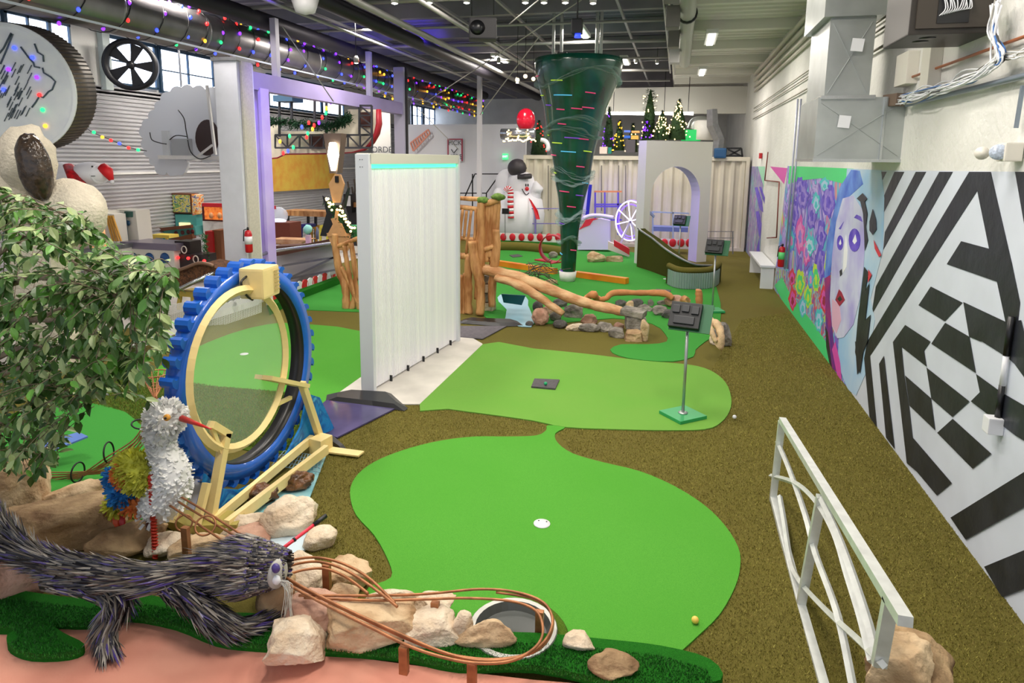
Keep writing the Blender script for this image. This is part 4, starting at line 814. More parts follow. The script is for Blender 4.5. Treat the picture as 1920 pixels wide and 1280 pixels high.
# ================================================================== tornado funnel
TY=14.4; prof=[(1065,531,.0,27),(1065,516,0,27),(1066,500,0,28),(1067,460,0,31),(1068,430,0,36),(1070,400,0,43),(1072,370,0,52),(1073,345,0,64),(1074,320,0,70),(1074,290,0,80),(1075,260,0,94),(1076,230,0,108),(1079,200,0,121),(1082,170,0,143),(1084,145,0,160),(1085,122,0,170),(1085,112,0,168)]
gm=M('tornado_green','#0b4f42',.25,col2='#0b3a24',vs=1.6,contrast=(.4,.6),coat=.4)
o=thing('tornado_funnel','tall dark green tornado funnel wrapped with cotton and coloured lights','funnel',(aY(1065,530,TY).x,TY,0))
def ringat(px,py,wd,sc=1.):
    c=aY(px,py,TY); rr=abs(aY(px+wd/2,py,TY).x-c.x)*.985*sc; return c,rr
vs=[];fs=[];n=40
for px,py,_,wd in prof:
    c,rr=ringat(px,py,wd)
    for j in range(n): a=2*PI*j/n; vs.append(c+Vector((rr*math.cos(a),rr*math.sin(a),0)))
for i in range(len(prof)-1):
    for j in range(n): fs.append((i*n+j,i*n+(j+1)%n,(i+1)*n+(j+1)%n,(i+1)*n+j))
fs.append(tuple((len(prof)-1)*n+j for j in range(n)))
B().add(vs,fs,True).build('cone',gm,o)
c,rr=ringat(1064,531,28); B().lathe(Vector((c.x,TY,.02)),[(.17,0),(.2,.22),(.15,.22)],20).build('bucket_foot',white,o)
cot=M('cotton_wisp','#a8c4c4',.95,alpha=.22); yy=[p[1] for p in prof[::-1]]; xx=[p[0] for p in prof[::-1]]; ww=[p[3] for p in prof[::-1]]
def tp_(py,a,off=.01):
    px=np.interp(py,yy,xx); w_=np.interp(py,yy,ww); c,rr=ringat(px,py,w_); return c+Vector(((rr+off)*math.cos(a),(rr+off)*math.sin(a),0))
rr_=random.Random(4)
for k,(y0,amp) in enumerate([(150,16),(232,10),(250,8),(322,9),(336,6),(400,8),(412,5),(448,7)]):
    b=B()
    for s in range(3):
        P=smooth_path([tp_(y0+amp*math.sin(2*a+k+s*.25)+rr_.gauss(0,1.2)+s*2.2,a) for a in np.linspace(-PI*1.05,.05*PI,12)],4); b.tube(P,[.02+.075*abs(math.sin(i*.23+s+k)) for i in range(len(P))],8,flat=.12)
    b.build('cotton_wisp',cot,o)
lc=[M('bulb_'+n_,c_,.3,em=3.,emc=c_) for n_,c_ in (('red','#ff2a2a'),('blue','#3a4cff'),('green','#22e070'),('amber','#ffb030'),('violet','#7a30ff'))]
tb=[M('tube_pink','#c03a6a',.4,em=.5,emc='#d04070'),M('tube_lime','#a8c838',.4,em=.5,emc='#b0d040'),M('tube_sky','#50b0d8',.4,em=.5,emc='#50b0d8'),M('tube_violet','#7040b8',.4,em=.5,emc='#7040b8')]
for k,(px,py,ci,l) in enumerate([(1010,145,0,5),(1055,158,1,6),(1020,181,1,4),(1065,184,2,9),(1090,208,0,5),(1060,209,0,4),(1110,206,0,6),(1035,200,3,4),(1062,235,0,4),(1030,254,1,3),(1050,269,1,6),(1072,285,2,7),(1040,291,0,6),(1100,262,0,5),(1080,260,3,7),(1106,284,1,5),(1093,312,0,4),(1043,324,1,3),(1062,358,0,5),(1090,365,3,4),(1075,386,0,4),(1100,342,2,4),(1055,418,3,4),(1077,467,0,3),(1053,475,2,3),(1050,506,3,4),(1115,180,0,5)]):
    px0=np.interp(py,yy,xx); w_=np.interp(py,yy,ww); s=max(-.95,min(.95,(px-px0)/(w_/2))); a0=-math.acos(s); 
    da=l*4/(w_/2)*.5; P=[tp_(py+.8*t_i,a0+t_i*da,.012) for t_i in np.linspace(-1,1,7)]
    P=[Vector(p) for p in P]; B().tube(P,.012,6).build('light_tube',tb[ci],o)
for px in (1037,1052,1118,1126):
    c=aY(px,115,TY); B().cyl(c,Vector((c.x,c.y,5.9)),.035,n=8).build('hanger_pipe',M('pipe_white','#cfcfca',.5),o)
B().box(aY(1055,108,TY),(.2,.2,.2),bev=.02).build('motor',black,o)
# ================================================================== white arch wall
P0=G(1206,499); P0.y=17.2; P0=Vector((aY(1207,400,17.2).x,17.2,0)); P1=aY(1337,266,18.4); P1=Vector((P1.x,P1.y,0)); u=(P1-P0); La=u.length; u/=La; nn=Vector((-u.y,u.x,0)); TH=.36; HA=aY(1207,263,17.2).z
def onarch(px,z=0):  # distance along wall where a pixel column meets it
    best=min(range(0,1001),key=lambda i:abs((lambda q:(CX+F*(q.dot(X_))/(-(q.dot(Vector((0,0,1)) if False else Vector((0,0,0))))or 1)) if False else projx(P0+u*La*i/1000+Vector((0,0,z))))(0)-px) if False else abs(projx(P0+u*La*i/1000+Vector((0,0,z)))-px)); return La*best/1000
def projx(p):
    q=p-CAM; c=X_*q.x+D_*q.y+U_*q.z
    return CX+F*c.x/-c.z
a0=onarch(1219,1.5); a1=onarch(1311,1.5); rad=(a1-a0)/2; zs=aY(1265,312,17.8).z-rad
o=thing('arch_wall','freestanding white wall with a tall round arched opening','arch',(P0.x,P0.y,0))
b=B(); am=20; arc=[(a0+rad-rad*math.cos(PI*i/am),zs+rad*math.sin(PI*i/am)) for i in range(am+1)]
def PT(s,z,d): return P0+u*s+nn*d+Vector((0,0,z))
for d,fl_ in ((0,0),(TH,1)):
    F_=[[PT(0,0,d),PT(a0,0,d),PT(a0,zs,d),PT(0,zs,d)],[PT(a1,0,d),PT(La,0,d),PT(La,zs,d),PT(a1,zs,d)],[PT(0,zs,d),PT(a0,zs,d),PT(a0,HA,d),PT(0,HA,d)],[PT(a1,zs,d),PT(La,zs,d),PT(La,HA,d),PT(a1,HA,d)]]
    for i in range(am): F_.append([PT(*arc[i],d),PT(*arc[i+1],d),PT(arc[i+1][0],HA,d),PT(arc[i][0],HA,d)])
    for q in F_: b.poly(q)
for s0 in (0,La): b.poly([PT(s0,0,0),PT(s0,HA,0),PT(s0,HA,TH),PT(s0,0,TH)])
b.poly([PT(0,HA,0),PT(La,HA,0),PT(La,HA,TH),PT(0,HA,TH)]); b.build('wall_body',M('arch_white','#dcdad4',.6),o)
b=B(); J=[(a0,0)]+arc+[(a1,0)]
for i in range(len(J)-1): b.poly([PT(*J[i],-.002),PT(*J[i+1],-.002),PT(*J[i+1],TH+.002),PT(*J[i],TH+.002)])
b.build('arch_lining',M('arch_lining','#c8bff4',.5),o)
# grassy banked curb
def gwall(name,pts,hts,th,label,m1,m2,front=None):
    P=[Vector(p) for p in pts]; k=len(P); b=B(); L=[];Rr=[]
    for i,p in enumerate(P):
        t=(P[min(i+1,k-1)]-P[max(i-1,0)]).normalized(); s=Vector((t.y,-t.x,0))*th/2; L.append(p-s); Rr.append(p+s)
    for i in range(k-1):
        h0,h1=Vector((0,0,hts[i])),Vector((0,0,hts[i+1]))
        b.cm=0
        if front is not None: b.cm=1
        b.poly([Rr[i],Rr[i+1],Rr[i+1]+h1,Rr[i]+h0]); b.cm=0
        b.poly([L[i+1],L[i],L[i]+h0,L[i+1]+h1]); b.poly([Rr[i]+h0,Rr[i+1]+h1,L[i+1]+h1,L[i]+h0])
    b.poly([L[0],Rr[0],Rr[0]+Vector((0,0,hts[0])),L[0]+Vector((0,0,hts[0]))]); b.poly([Rr[-1],L[-1],L[-1]+Vector((0,0,hts[-1])),Rr[-1]+Vector((0,0,hts[-1]))])
    return b,L,Rr
pts=smooth_path([G(1200,501),G(1228,510),G(1262,522),G(1300,527),G(1338,522)],5); hts=list(np.interp(np.linspace(0,1,len(pts)),[0,.25,.5,.75,1],[1.0,.82,.6,.38,.3]))
b,L,Rr=gwall('x',pts,hts,.2,'',None,None); o=thing('grass_bank','tall curved olive turf bank sloping down beside the white arch','bank',(pts[0].x,pts[0].y,0)); b.build('turf_wall',turf('bank_turf','#2f3210','#55561e','#474818',260,.8),o)
B().tube([p+Vector((0,0,h+.01)) for p,h in zip(Rr,hts)],.03,6).build('edge_pipe',grey,o)
cor=M('corrugated_metal','#9fb0b0',.4,.4)
pts2=smooth_path([G(1253,532),G(1272,541),G(1300,543),G(1330,540),G(1346,528)],8); o=thing('curved_curb','low curved curb of corrugated metal topped with olive turf','curb',(pts2[20].x,pts2[20].y,0))
b,L2,R2=gwall('x',pts2,[.4]*len(pts2),.12,'',None,None); b.build('curb_core',MC['bank_turf'],o)
vs=[]; k=0; RR=smooth_path(R2[3:-4],4)
for i,p in enumerate(RR):
    t=(RR[min(i+1,len(RR)-1)]-RR[max(i-1,0)]).normalized(); s=Vector((t.y,-t.x,0)); vs+=[p+s*(.012+.02*(i%4 in (0,1)))+Vector((0,0,.03)),p+s*(.012+.02*(i%4 in (0,1)))+Vector((0,0,.37))]
B().add(vs,[(2*i,2*i+2,2*i+3,2*i+1) for i in range(len(RR)-1)]).build('corrugated_sheet',cor,o)
B().tube([(a+c)/2+Vector((0,0,.41)) for a,c in zip(L2,R2)],.07,8).build('turf_roll',MC['olive_turf'],o)
# ================================================================== far left of the course: curb, platform, border
b=B(); b.tube(smooth_path([G(925,462,.12),G(980,463,.12),G(1030,468,.12),G(1065,474,.12)],5),.12,8,flat=1.2); tag(b.build('turf_curb',MC['olive_turf']),'rounded olive turf curb in front of the snowman platform','curb')
flat('raised_green',[(880,462),(1062,462),(1070,446),(930,446)],t_dark,.1,'dark green raised platform edge under the snowman','platform',th=.09)
def scallops(name,pts,n,r,label,mats,tilt=0,group=None,cat='border'):
    P=smooth_path(pts,8); L=[0]
    for i in range(1,len(P)): L.append(L[-1]+(P[i]-P[i-1]).length)
    o=thing(name,label,cat,(P[0].x,P[0].y,0))
    b=B(); b.tube([p+Vector((0,0,.01)) for p in P],.015,4); b.build('base_strip',white,o)
    for k in range(n):
        s=L[-1]*(k+.5)/n; i=max(j for j in range(len(L)) if L[j]<=s); i=min(i,len(P)-2); f=(s-L[i])/max(1e-6,L[i+1]-L[i]); p=P[i].lerp(P[i+1],f); t=(P[i+1]-P[i]).normalized(); nn_=Vector((t.y,-t.x,0))
        b=B(); q=[p+t*r*math.cos(a)+Vector((0,0,r*(.5+math.sin(a)))) for a in np.linspace(-.5,PI+.5,14)]; b.prism(q,nn_*.02); b.build('scallop',mats[k%len(mats)],o)
    return o
candy=M('candy_red','#cc1f2e',.4)
def dotted(x0,x1,y0,y1,Y,n,label):
    c=aY((x0+x1)/2,y1,Y); o=thing('dotted_border',label,'border',(c.x,Y,0)); bd_=PB('board',white,o,x0,y0,x1,y1,Y,.04)
    for k in range(n):
        c=aY(x0+(x1-x0)*(k+.5)/n,(y0+y1)/2-1,Y-.02); B().ell(c,(.1,.03,.12),14).build('red_dot',candy,bd_)
dotted(935,1055,441,450,19.85,7,'white border board with red dots below the snowman')
scallops('scalloped_border',[G(500,572,.12),G(540,553,.12),G(590,535,.12),G(645,515,.12)],16,.13,'red and white scalloped border climbing toward the log gate',[white2,candy])
scallops('scalloped_border',[G(255,655,.1),G(330,625,.1),G(400,598,.1),G(480,572,.1)],20,.14,'plain white scalloped border behind the blue wheel',[white2])
dotted(1238,1300,450,462,19.3,4,'short white border board with red dots seen through the arch')
flat('green_bank',[(500,560),(560,533),(655,500),(660,512),(560,549),(505,575)],t_dark,.16,'dark green bank above the red and white scalloped border','bank',th=.15)
# ================================================================== snowman, cane, railing
SN=21.0; inf=M('inflatable_white','#e4e4ec',.55,em=.05,emc='#ffffff')
o=thing('inflatable_snowman','large inflatable snowman with black hat and red scarf','snowman',(aY(980,445,SN).x,SN,0))
def n_(px,py,dy=0): return aY(px,py,SN+dy)
b=B(); b.lathe(n_(975,444),[(.55,0),(.8,.25),(.85,.8),(.75,1.25),(.45,1.5),(.3,1.6)],24); b.build('body',inf,o)
B().ell(n_(978,348,.0),(.5,.45,.5),20).build('head',inf,o); 
B().ell(n_(950,345,.25),(.4,.3,.5),16).build('back_puff',inf,o); B().ell(n_(935,368,-.1),(.2,.2,.3),14).build('arm',inf,o)
log('arm',[n_(995,385,-.1),n_(1003,365,-.15),n_(1010,345,-.15)],[.2,.2,.17],inf,o,n=12)
hatm=M('hat_black','#3a363c',.5); b=B(); b.ell(n_(970,315,-.1),(.32,.3,.3),18); b.build('hat_crown',hatm,o); log('hat_brim',[n_(971,331,-.4),n_(985,331,-.5),n_(996,330,-.4)],[.08,.09,.08],hatm,o)
B().ell(n_(988,354,-.5),.07,12).build('nose',candy,o)
for px in (986,990): B().ell(n_(px,347,-.47),(.025,.02,.05),8).build('eye',black,o)
B().tube(smooth_path([n_(979,354,-.47),n_(982,360,-.5),(n_(987,365,-.5)),n_(992,361,-.5)],4),.015,5).build('mouth',black,o)
B().tube(smooth_path([n_(970,369,-.4),n_(978,375,-.5),n_(986,377,-.55),n_(991,373,-.5)],4),.05,6).build('scarf',candy,o); b=B(); b.prism([n_(991,371,-.6),n_(996,376,-.7),(n_(1008,395,-.85)),n_(1012,411,-.9),n_(1005,411,-.9),n_(1000,392,-.85)],(0,.04,0)); b.build('scarf_tail',candy,o)
o=thing('candy_cane','red and white striped candy cane leaning at the snowman','candy cane',(n_(956,410,-.9).x,SN-.9,0))
b=B(); P=smooth_path([n_(958,409,-.9),n_(957,380,-.9),n_(957,358,-.9),n_(952,354,-.9),n_(948,358,-.9)],6); P2=[]
for i in range(len(P)-1):
    b.cm=(i//1)%2; b.cyl(P[i],P[i+1],.1,n=10)
b.build('cane',[candy,white2],o)
pr=M('purple_lit_rail','#8a80c8',.4,.3)
o=thing('pipe_railing','thin grey railing in front of the snowman','railing',(aY(1000,445,20.4).x,20.4,0))
for py in (391,419): B().bar(aY(928,py,20.4),aY(1062,py,20.4),.03).build('rail',pr,o)
for px in (1004,1060): B().bar(aY(px,391,20.4),aY(px,447,20.4),.05).build('post',pr,o)
g=aY(947,446,19.8); o=thing('sign_post','small black sign on a thin post before the snowman','sign',(g.x,g.y,0)); B().bar(g,aY(947,400,19.8),.02).build('post',grey,o); PB('sign_board',blackm,o,941,391,954,401,19.78,.03)
# white hull, ferris wheel, blue scaffold
hy=19.4; lav=M('lavender_panel','#ddd2f6',.5); o=thing('wave_panel','white lilac lit panel with a red wave on top','panel',(aY(1112,467,hy).x,hy,0))
def h_(px,py,dy=0): return aY(px,py,hy+dy)
b=B(); b.prism([h_(*p) for p in [(1083,468),(1085,430),(1096,425),(1105,422),(1112,412),(1125,410),(1143,414),(1144,468)]],(0,.3,0)); b.build('panel_body',lav,o)
b=B(); b.prism([h_(p[0],p[1],-.02) for p in [(1083,432),(1090,425),(1098,412),(1112,409),(1122,410),(1112,413),(1106,422),(1095,426)]],(0,.02,0)); b.build('red_wave',M('wave_red','#e8304c',.4),o)
b=B(); b.tube(smooth_path([h_(1085,425),h_(1092,412),h_(1105,405),h_(1125,404),h_(1150,408)],5),.06,6); b.build('rim_tube',lav,o)
fy=18.9; o=thing('ferris_wheel','small white neon lit ferris wheel beside the arch','ferris wheel',(aY(1180,470,fy).x,fy,0)); neon=M('neon_white','#f4ecff',.3,em=1.6,emc='#e6dcff'); neonp=M('neon_violet','#8a60ff',.3,em=1.4,emc='#7a5cff')
c=aY(1182,414,fy); Rf=abs(aY(1152,414,fy).x-c.x)
for rr,m_,dy in ((Rf,neon,0),(Rf*.82,neonp,.12),(Rf,neonp,.3)): B().tube([c+Vector((rr*math.cos(a)*.92,dy,rr*1.25*math.sin(a))) for a in np.linspace(0,2*PI,33)[:-1]],.018,6,closed=True).build('rim',m_,o)
for k in range(8): a=PI*k/4+.2; B().bar(c,c+Vector((Rf*.9*math.cos(a),0,Rf*1.22*math.sin(a))),.03).build('spoke',neon,o)
for s in (-1,1): B().bar(c,Vector((c.x+s*.35,fy,.1)),.05).build('leg',lav,o)
b=B(); b.prism([aY(*p,18.3) for p in [(1151,450),(1180,466),(1180,478),(1151,461)]],(0,.1,0)); tag(b.build('striped_board',candy),'red sloping board at the foot of the ferris wheel','board')
b=B(); b.prism([aY(*p,18.6) for p in [(1140,452),(1180,470),(1180,482),(1140,468)]],(0,.1,0)); tag(b.build('white_board',M('tan_white','#e8d8d0',.5)),'pale sloping board under the ferris wheel','board')
sb=M('scaffold_violet','#6a58d0',.4); o=thing('scaffold','violet lit metal scaffold behind the white wave panel','scaffold',(aY(1135,445,20.2).x,20.2,0))
for px in (1116,1134,1159): B().bar(aY(px,358,20.2),aY(px,440,20.2),.05).build('upright',sb,o)
for py,m_ in ((359,M('scaffold_top','#e09060',.4)),(383,sb),(387,sb),(412,sb)): B().bar(aY(1114,py,20.2),aY(1166,py,20.2),.05).build('crossbar',m_,o)
tag(B().bar(aY(1107,346,20),aY(1101,404,20),.1).build('blue_pole',M('pole_blue','#1a1aa8',.4)),'slanted deep blue pole beside the tornado','pole'); tag(B().bar(aY(1103,330,20.1),aY(1096,410,20.1),.12).build('lilac_pole',lav),'slanted lilac pole beside the tornado','pole')
o=thing('stage_railing','pale blue metal railing platform seen through the arch','railing',(aY(1260,450,19.6).x,19.6,0)); pbm=M('pale_blue_metal','#a8b8d8',.4,.3)
B().bar(aY(1222,397,19.6),aY(1292,400,19.6),.04).build('rail',pbm,o); B().bar(aY(1217,397,19.4),aY(1226,406,19.6),.06).build('rail',pbm,o)
for px in (1224,1262): B().bar(aY(px,398,19.6),aY(px,455,19.6),.04).build('post',pbm,o)
PB('deck',M('slate_blue2','#6a78b0',.5),o,1222,427,1290,433,19.6,.5)
o=thing('thin_railing','thin grey pipe railing at the far end of the walkway','railing',(aY(1350,455,19.7).x,19.7,0))
for py in (434,446): B().bar(aY(1326,py,19.7),aY(1376,py,19.7),.02).build('rail',grey,o)
for px in (1326,1374): B().bar(aY(px,434,19.7),aY(px,476,19.7),.03).build('post',grey,o)
# ================================================================== containers and what stands on them
cont=M('container_beige','#cfc8b8',.55,var=.05,vs=1.5)
def container(x0,x1,y,h,label):
    o=thing('shipping_container',label,'container',((x0+x1)/2,y,0),'shipping containers closing the hall')
    vs=[];k=0;x=x0; i=0
    while x<x1:
        for dx,dy in ((0,0),(.09,0),(.15,.07),(.24,.07)): vs+=[(x+dx,y+dy,.1),(x+dx,y+dy,h-.1)]
        x+=.30
    n=len(vs)//2; B().add(vs,[(2*i,2*i+2,2*i+3,2*i+1) for i in range(n-1)]).build('corrugated_front',cont,o)
    for z in (.05,h-.06): B().box(((x0+x1)/2+.05,y+.02,z),(x1-x0+.1,.12,.12)).build('rail',cont,o)
    for xx in (x0,x1+.08): B().box((xx,y+.02,h/2),(.1,.14,h)).build('corner_post',cont,o)
    B().box(((x0+x1)/2+.05,y+1.3,h-.04),(x1-x0+.1,2.4,.06)).build('roof',cont,o)
    return o
CY_=20.9; hc=aY(1360,294,CY_).z
container(aY(985,300,CY_).x,-1.0,CY_,hc,'beige corrugated shipping container behind the tornado and scaffold')
container(-.85,WX-.2,CY_,hc,'beige corrugated shipping container right of the white arch')
pole=M('lock_rod_grey','#77736c',.5)
for px in (1028,1086,1128,1160,1173): tag(B().bar(aY(px,310,CY_-.06),aY(px,395,CY_-.06),.03).build('lock_rod',pole),'dark vertical lock rod on the beige container front','rod','lock rods on the container')
wp=M('partition_white','#d6d8e0',.6)
struct(B().box(((aY(765,300,22.5).x+aY(985,300,22.5).x)/2,22.6,1.95),(aY(985,300,22.5).x-aY(765,300,22.5).x,.15,3.9)).build('wall_partition',wp))
# menu frame on partition
o=thing('wall_sign','white menu board with red frame reading PICK','sign',(aY(854,280,22.4).x,22.4,aY(854,300,22.4).z))
PB('board',wp,o,840,261,866,302,22.42,.03)
rm=M('frame_crimson','#a0304a',.5)
for a in ((839,260,867,262),(839,262,841,302),(865,262,867,302)): PB('frame_bar',rm,o,*a,22.4,.05)
ink=M('sign_ink','#50545c',.6)
for s_txt,px,py in (('PICK',853,268),('HERE',853,294)): c=aY(px,py,22.37); text('lettering',s_txt,.24,ink,o,c,(PI/2,0,0))
b=B(); b.tube([aY(846,280,22.36),aY(851,287,22.36),aY(858,278,22.36)],.02,5); b.build('tick',ink,o)
o=thing('wall_sign','small lettering ORDE on the pale panel behind the beam','sign',(aY(716,280,18.9).x,19.,aY(716,290,19.).z)); c=aY(716,281,18.95); text('lettering','ORDE',.26,ink,o,c,(PI/2,0,0)); PB('board',white,o,700,203,733,300,19.,.04)
o=thing('exit_sign','small glowing green exit sign on the white partition','sign',aY(947,293,22.4)); PB('panel',M('exit_green','#50e888',.4,em=1.2,emc='#40e080'),o,942,288,952,299,22.4,.06)
c=aY(947,293.5,22.36); text('lettering','EXIT',.09,M('exit_white','#ffffff',.4,em=2),o,c,(PI/2,0,0))
b=B(); 
sm=M('salmon_slats','#d8907a',.5); o=thing('slatted_sign','salmon slatted sign angled on the white partition','sign',aY(785,275,22.3))
A=[aY(*p,22.3) for p in [(770,268),(803,243),(806,250),(775,283)]]
for k in range(9): t=k/8; B().bar(A[0].lerp(A[1],t),A[3].lerp(A[2],t),.07,.04).build('slat',sm,o)
B().bar(A[0],A[1],.05).build('rail',sm,o); B().bar(A[3],A[2],.05).build('rail',sm,o)
# stairs railing left of snowman
o=thing('stair_railing','black stair railing behind the log tower','railing',(aY(905,400,21.5).x,21.5,0))
for a,c in (((872,368),(890,327)),((890,326),(936,326)),((936,328),(912,362)),((886,326),(886,395)),((862,362),(912,362)),((912,362),(912,385)),((862,362),(862,395))): B().bar(aY(*a,21.5),aY(*c,21.5),.035).build('rail',blackm,o)
# Christmas trees and clutter on the container roof
nd=M('needle_green','#23401e',.8,var=.3,vs=20); wlt=M('bulb_warm','#ffe8b0',.3,em=5,emc='#ffd890')
def xtree(px,ytop,ybot,Y,wpx,label,warm,ncol=None,seed=0,slim=False):
    g=aY(px,ybot,Y); t=aY(px,ytop,Y); h=t.z-g.z; r=abs(aY(px+wpx/2,ybot,Y).x-g.x); rr=random.Random(seed); o=thing('christmas_tree',label,'tree',(g.x,Y,g.z))
    b=B(); b.lathe(Vector((g.x,Y,g.z)),[(r*.7 if not slim else r*.8,0),(r*.5 if not slim else r*.8,h*.5),(.02,h)],10)
    for _ in range(420):
        f=rr.random()**.8; a=rr.uniform(0,2*PI); R0=r*((1-f) if not slim else (1 if f<.85 else .6))*rr.uniform(.75,1.1); p=Vector((g.x+R0*math.cos(a)*.8,Y+R0*math.sin(a)*.8,g.z+f*h)); d=Vector((math.cos(a),math.sin(a),rr.uniform(-.3,.5)))*.09; s=Vector((-math.sin(a),math.cos(a),0))*.03
        b.add([p-s,p+s,p+d],[(0,1,2)])
    b.build('foliage',nd,o)
    for k in range(warm):
        f=rr.random()**.9*.95; a=rr.uniform(-PI,0); R0=r*((1-f) if not slim else .95)*1.0+.01; B().ell((g.x+R0*math.cos(a),Y+R0*math.sin(a),g.z+f*h),.022,6).build('bulb',ncol or wlt,o)
    return o
xtree(1216,168,262,22.0,26,'slim tall Christmas tree on the container roof',26,seed=1,slim=True); xtree(1240,208,262,21.6,44,'wide Christmas tree with warm lights left of the fullest one',40,seed=2)
xtree(1270,186,262,21.8,50,'fullest Christmas tree with warm lights on the container roof',55,seed=3); xtree(1212,225,264,21.5,26,'small Christmas tree with blue violet lights',22,MC['bulb_violet'],seed=4)
xtree(1160,225,282,21.6,30,'Christmas tree with mixed lights right of the tornado',25,MC['bulb_amber'],seed=5); xtree(1185,232,285,22.2,30,'dark Christmas tree behind the striped boxes',12,seed=6); xtree(1010,225,290,22,44,'dark Christmas tree left of the tornado top',14,MC['bulb_red'],seed=7); xtree(1140,200,285,22.6,30,'Christmas tree half hidden behind the tornado rim',14,MC['bulb_violet'],seed=8)
tag(PB('green_screen',M('screen_green','#10a050',.4,em=.7,emc='#10b858'),None,1277,243,1313,264,21.7,.1),'bright green lit panel beside the Christmas trees','panel')
for (x0,y0,x1,y1,c_,lb) in ((1170,244,1182,248,'#5a78d8','blue strip light box over the container'),(1184,245,1199,249,'#e0a060','orange strip light box over the container'),(1170,254,1182,259,'#2a60c8','lower blue gift box on the container'),(1183,254,1197,261,'#e0a850','lower tan gift box on the container'),(1124,275,1138,288,'#d8c8c0','pale pot on the container edge'),(1140,276,1146,288,'#1a7a70','small teal box on the container edge')):
    tag(PB('storage_box',M('box'+c_,c_,.5),None,x0,y0,x1,y1,21.3,.25),lb,'box')
tag(PB('monitor_case',M('case_grey','#4c4850',.5),None,1173,262,1190,286,21.3,.3),'dark grey case on the container roof','case')
b=B(); b.lathe(aY(1318,262,21.9),[(.3,0),(.3,.55),(.2,.6)],14); tag(b.build('white_barrel',white),'white barrel standing on the container roof','barrel')
log_=B(); log_.tube(smooth_path([aY(1298,244,22.2),aY(1305,231,22.2),aY(1322,231,22.2),aY(1330,244,22.2)],5),.2,12); tag(log_.build('bent_duct',galv),'bent silver duct elbow above the green panel','duct')
o=thing('grey_column','twisted grey steel column beside the right wall','column',(aY(1345,290,21.2).x,21.2,hc)); B().tube([aY(1335,205,21.2),aY(1336,235,21.2),aY(1348,262,21.2),aY(1344,295,21.2)],[.15,.17,.16,.15],4,smooth=False).build('shaft',grey,o)
tag(B().box(aY(1350,287,20.9),(.35,.3,.3),bev=.05).build('blue_device',M('device_blue','#1c4c78',.4)),'small dark blue device on the right container','device')
b=B(); 
for a,c in (((1362,278),(1390,278)),((1362,278),(1360,294)),((1390,278),(1392,294)),((1365,280),(1388,292)),((1388,280),(1366,292)),((1362,292),(1392,292))): b.bar(aY(*a,20.9),aY(*c,20.9),.05)
tag(b.build('black_rack',blackm),'black metal frame rack on the right container','rack')
o=thing('fluorescent_lamp','row of bright fluorescent tubes above the Christmas trees','lamp',(aY(1220,212,23).x,23,aY(1220,212,23).z))
for a in (1150,1245,1290): q=aY(a,212,23); B().cyl(q,(q.x,q.y,5.95),.012,n=5).build('hanger',dgrey,o)
for a,c in ((1138,1208),(1222,1262),(1265,1300)): B().cyl(aY(a,212,23),aY(c,213,23),.05,n=8).build('tube',M('fluoro','#ffffff',.3,em=12,emc='#fffdf4'),o)
struct(B().box((-.5,24,aY(1200,195,24).z+.1),(6,.2,.9)).build('trim_5',deckR))
# silver sleigh duct with gold lights and red balloon
o=thing('silver_duct','horizontal silver duct wrapped with warm fairy lights','duct',aY(970,262,19.8)); B().cyl(aY(940,251,19.8),aY(1003,251,19.8),.16,n=16).build('shell',M('bright_steel','#a8acb4',.25,.85),o)
rr=random.Random(2)
for k in range(46): 
    if k<26: p=aY(944+k*2.4,261+rr.uniform(-1,4),19.6)
    else: p=aY(952+((k-26)%3)*19+rr.uniform(-2,2),241+rr.random()*20,19.6)
    B().ell(p,.025,6).build('fairy_bulb',wlt,o)
tag(B().ell(aY(986,225,20.4),(.3,.25,.36),16).build('balloon',M('balloon_red','#d01834',.2)),'round red ornament hanging behind the silver duct','ornament')
b=B(); b.tube([aY(1014,262,20.6)+Vector((0,0,0))]+[aY(1014+14*math.sin(a),262+(1-math.cos(a))*13,20.6) for a in np.linspace(.2,2.2,8)],.07,8); tag(b.build('white_arc',white2),'white curved arc beside the dark Christmas tree','ornament')
# tornado-side hanging things
# ================================================================== left: columns, beam, LED duct
CXl=-7.7
colm=M('column_white','#dfe2ee',.5,var=.04,vs=3); colp=M('column_violet','#d6c8f8',.5,col2='#c0a8f0',vs=1.2)
def ycol(px): return aX(px,400,CXl).y
o=thing('steel_column','white boxed steel column with a fire extinguisher','column',(CXl,ycol(453),0)); zc=aX(440,118,CXl).z
B().box((CXl,ycol(453),zc/2),(.46,.46,zc),bev=.01).build('casing',colm,o); B().box((CXl+.26,ycol(453)-.02,zc/2),(.04,.3,zc)).build('grille_panel',M('grille_cream','#ccc8bc',.7,var=.06,vs=30),o); B().box((CXl,ycol(453),zc+.03),(.52,.52,.06)).build('cap_plate',grey,o)
o=thing('steel_column','violet lit steel column next to the boxed white column','column',(CXl+.1,ycol(494),0)); zb=aX(494,168,CXl).z
B().box((CXl+.1,ycol(496),zb/2),(.06,.26,zb)).build('flange',colp,o); B().box((CXl-.03,ycol(496),zb/2),(.2,.05,zb)).build('web',colp,o); B().box((CXl-.16,ycol(496),zb/2),(.06,.26,zb)).build('flange',colp,o)
o=thing('steel_column','grey lilac steel column at the far end of the violet beam','column',(CXl,ycol(755),0)); B().box((CXl,ycol(755),1.9+.7),(.3,.3,5.2)).build('casing',M('column_lilac','#b4b0c8',.5),o); B().box((CXl+.17,ycol(755),2.6),(.04,.1,5.2)).build('conduit',dgrey,o)
o=thing('steel_column','slim white steel column near the white partition','column',(aY(899,300,21).x,21,0)); B().box((aY(899,300,21).x,21,2.8),(.14,.14,5.6)).build('shaft',M('column_pale','#d4d2d8',.5),o)
zt=aX(494,140,CXl).z; hb_=zt-aX(494,172,CXl).z
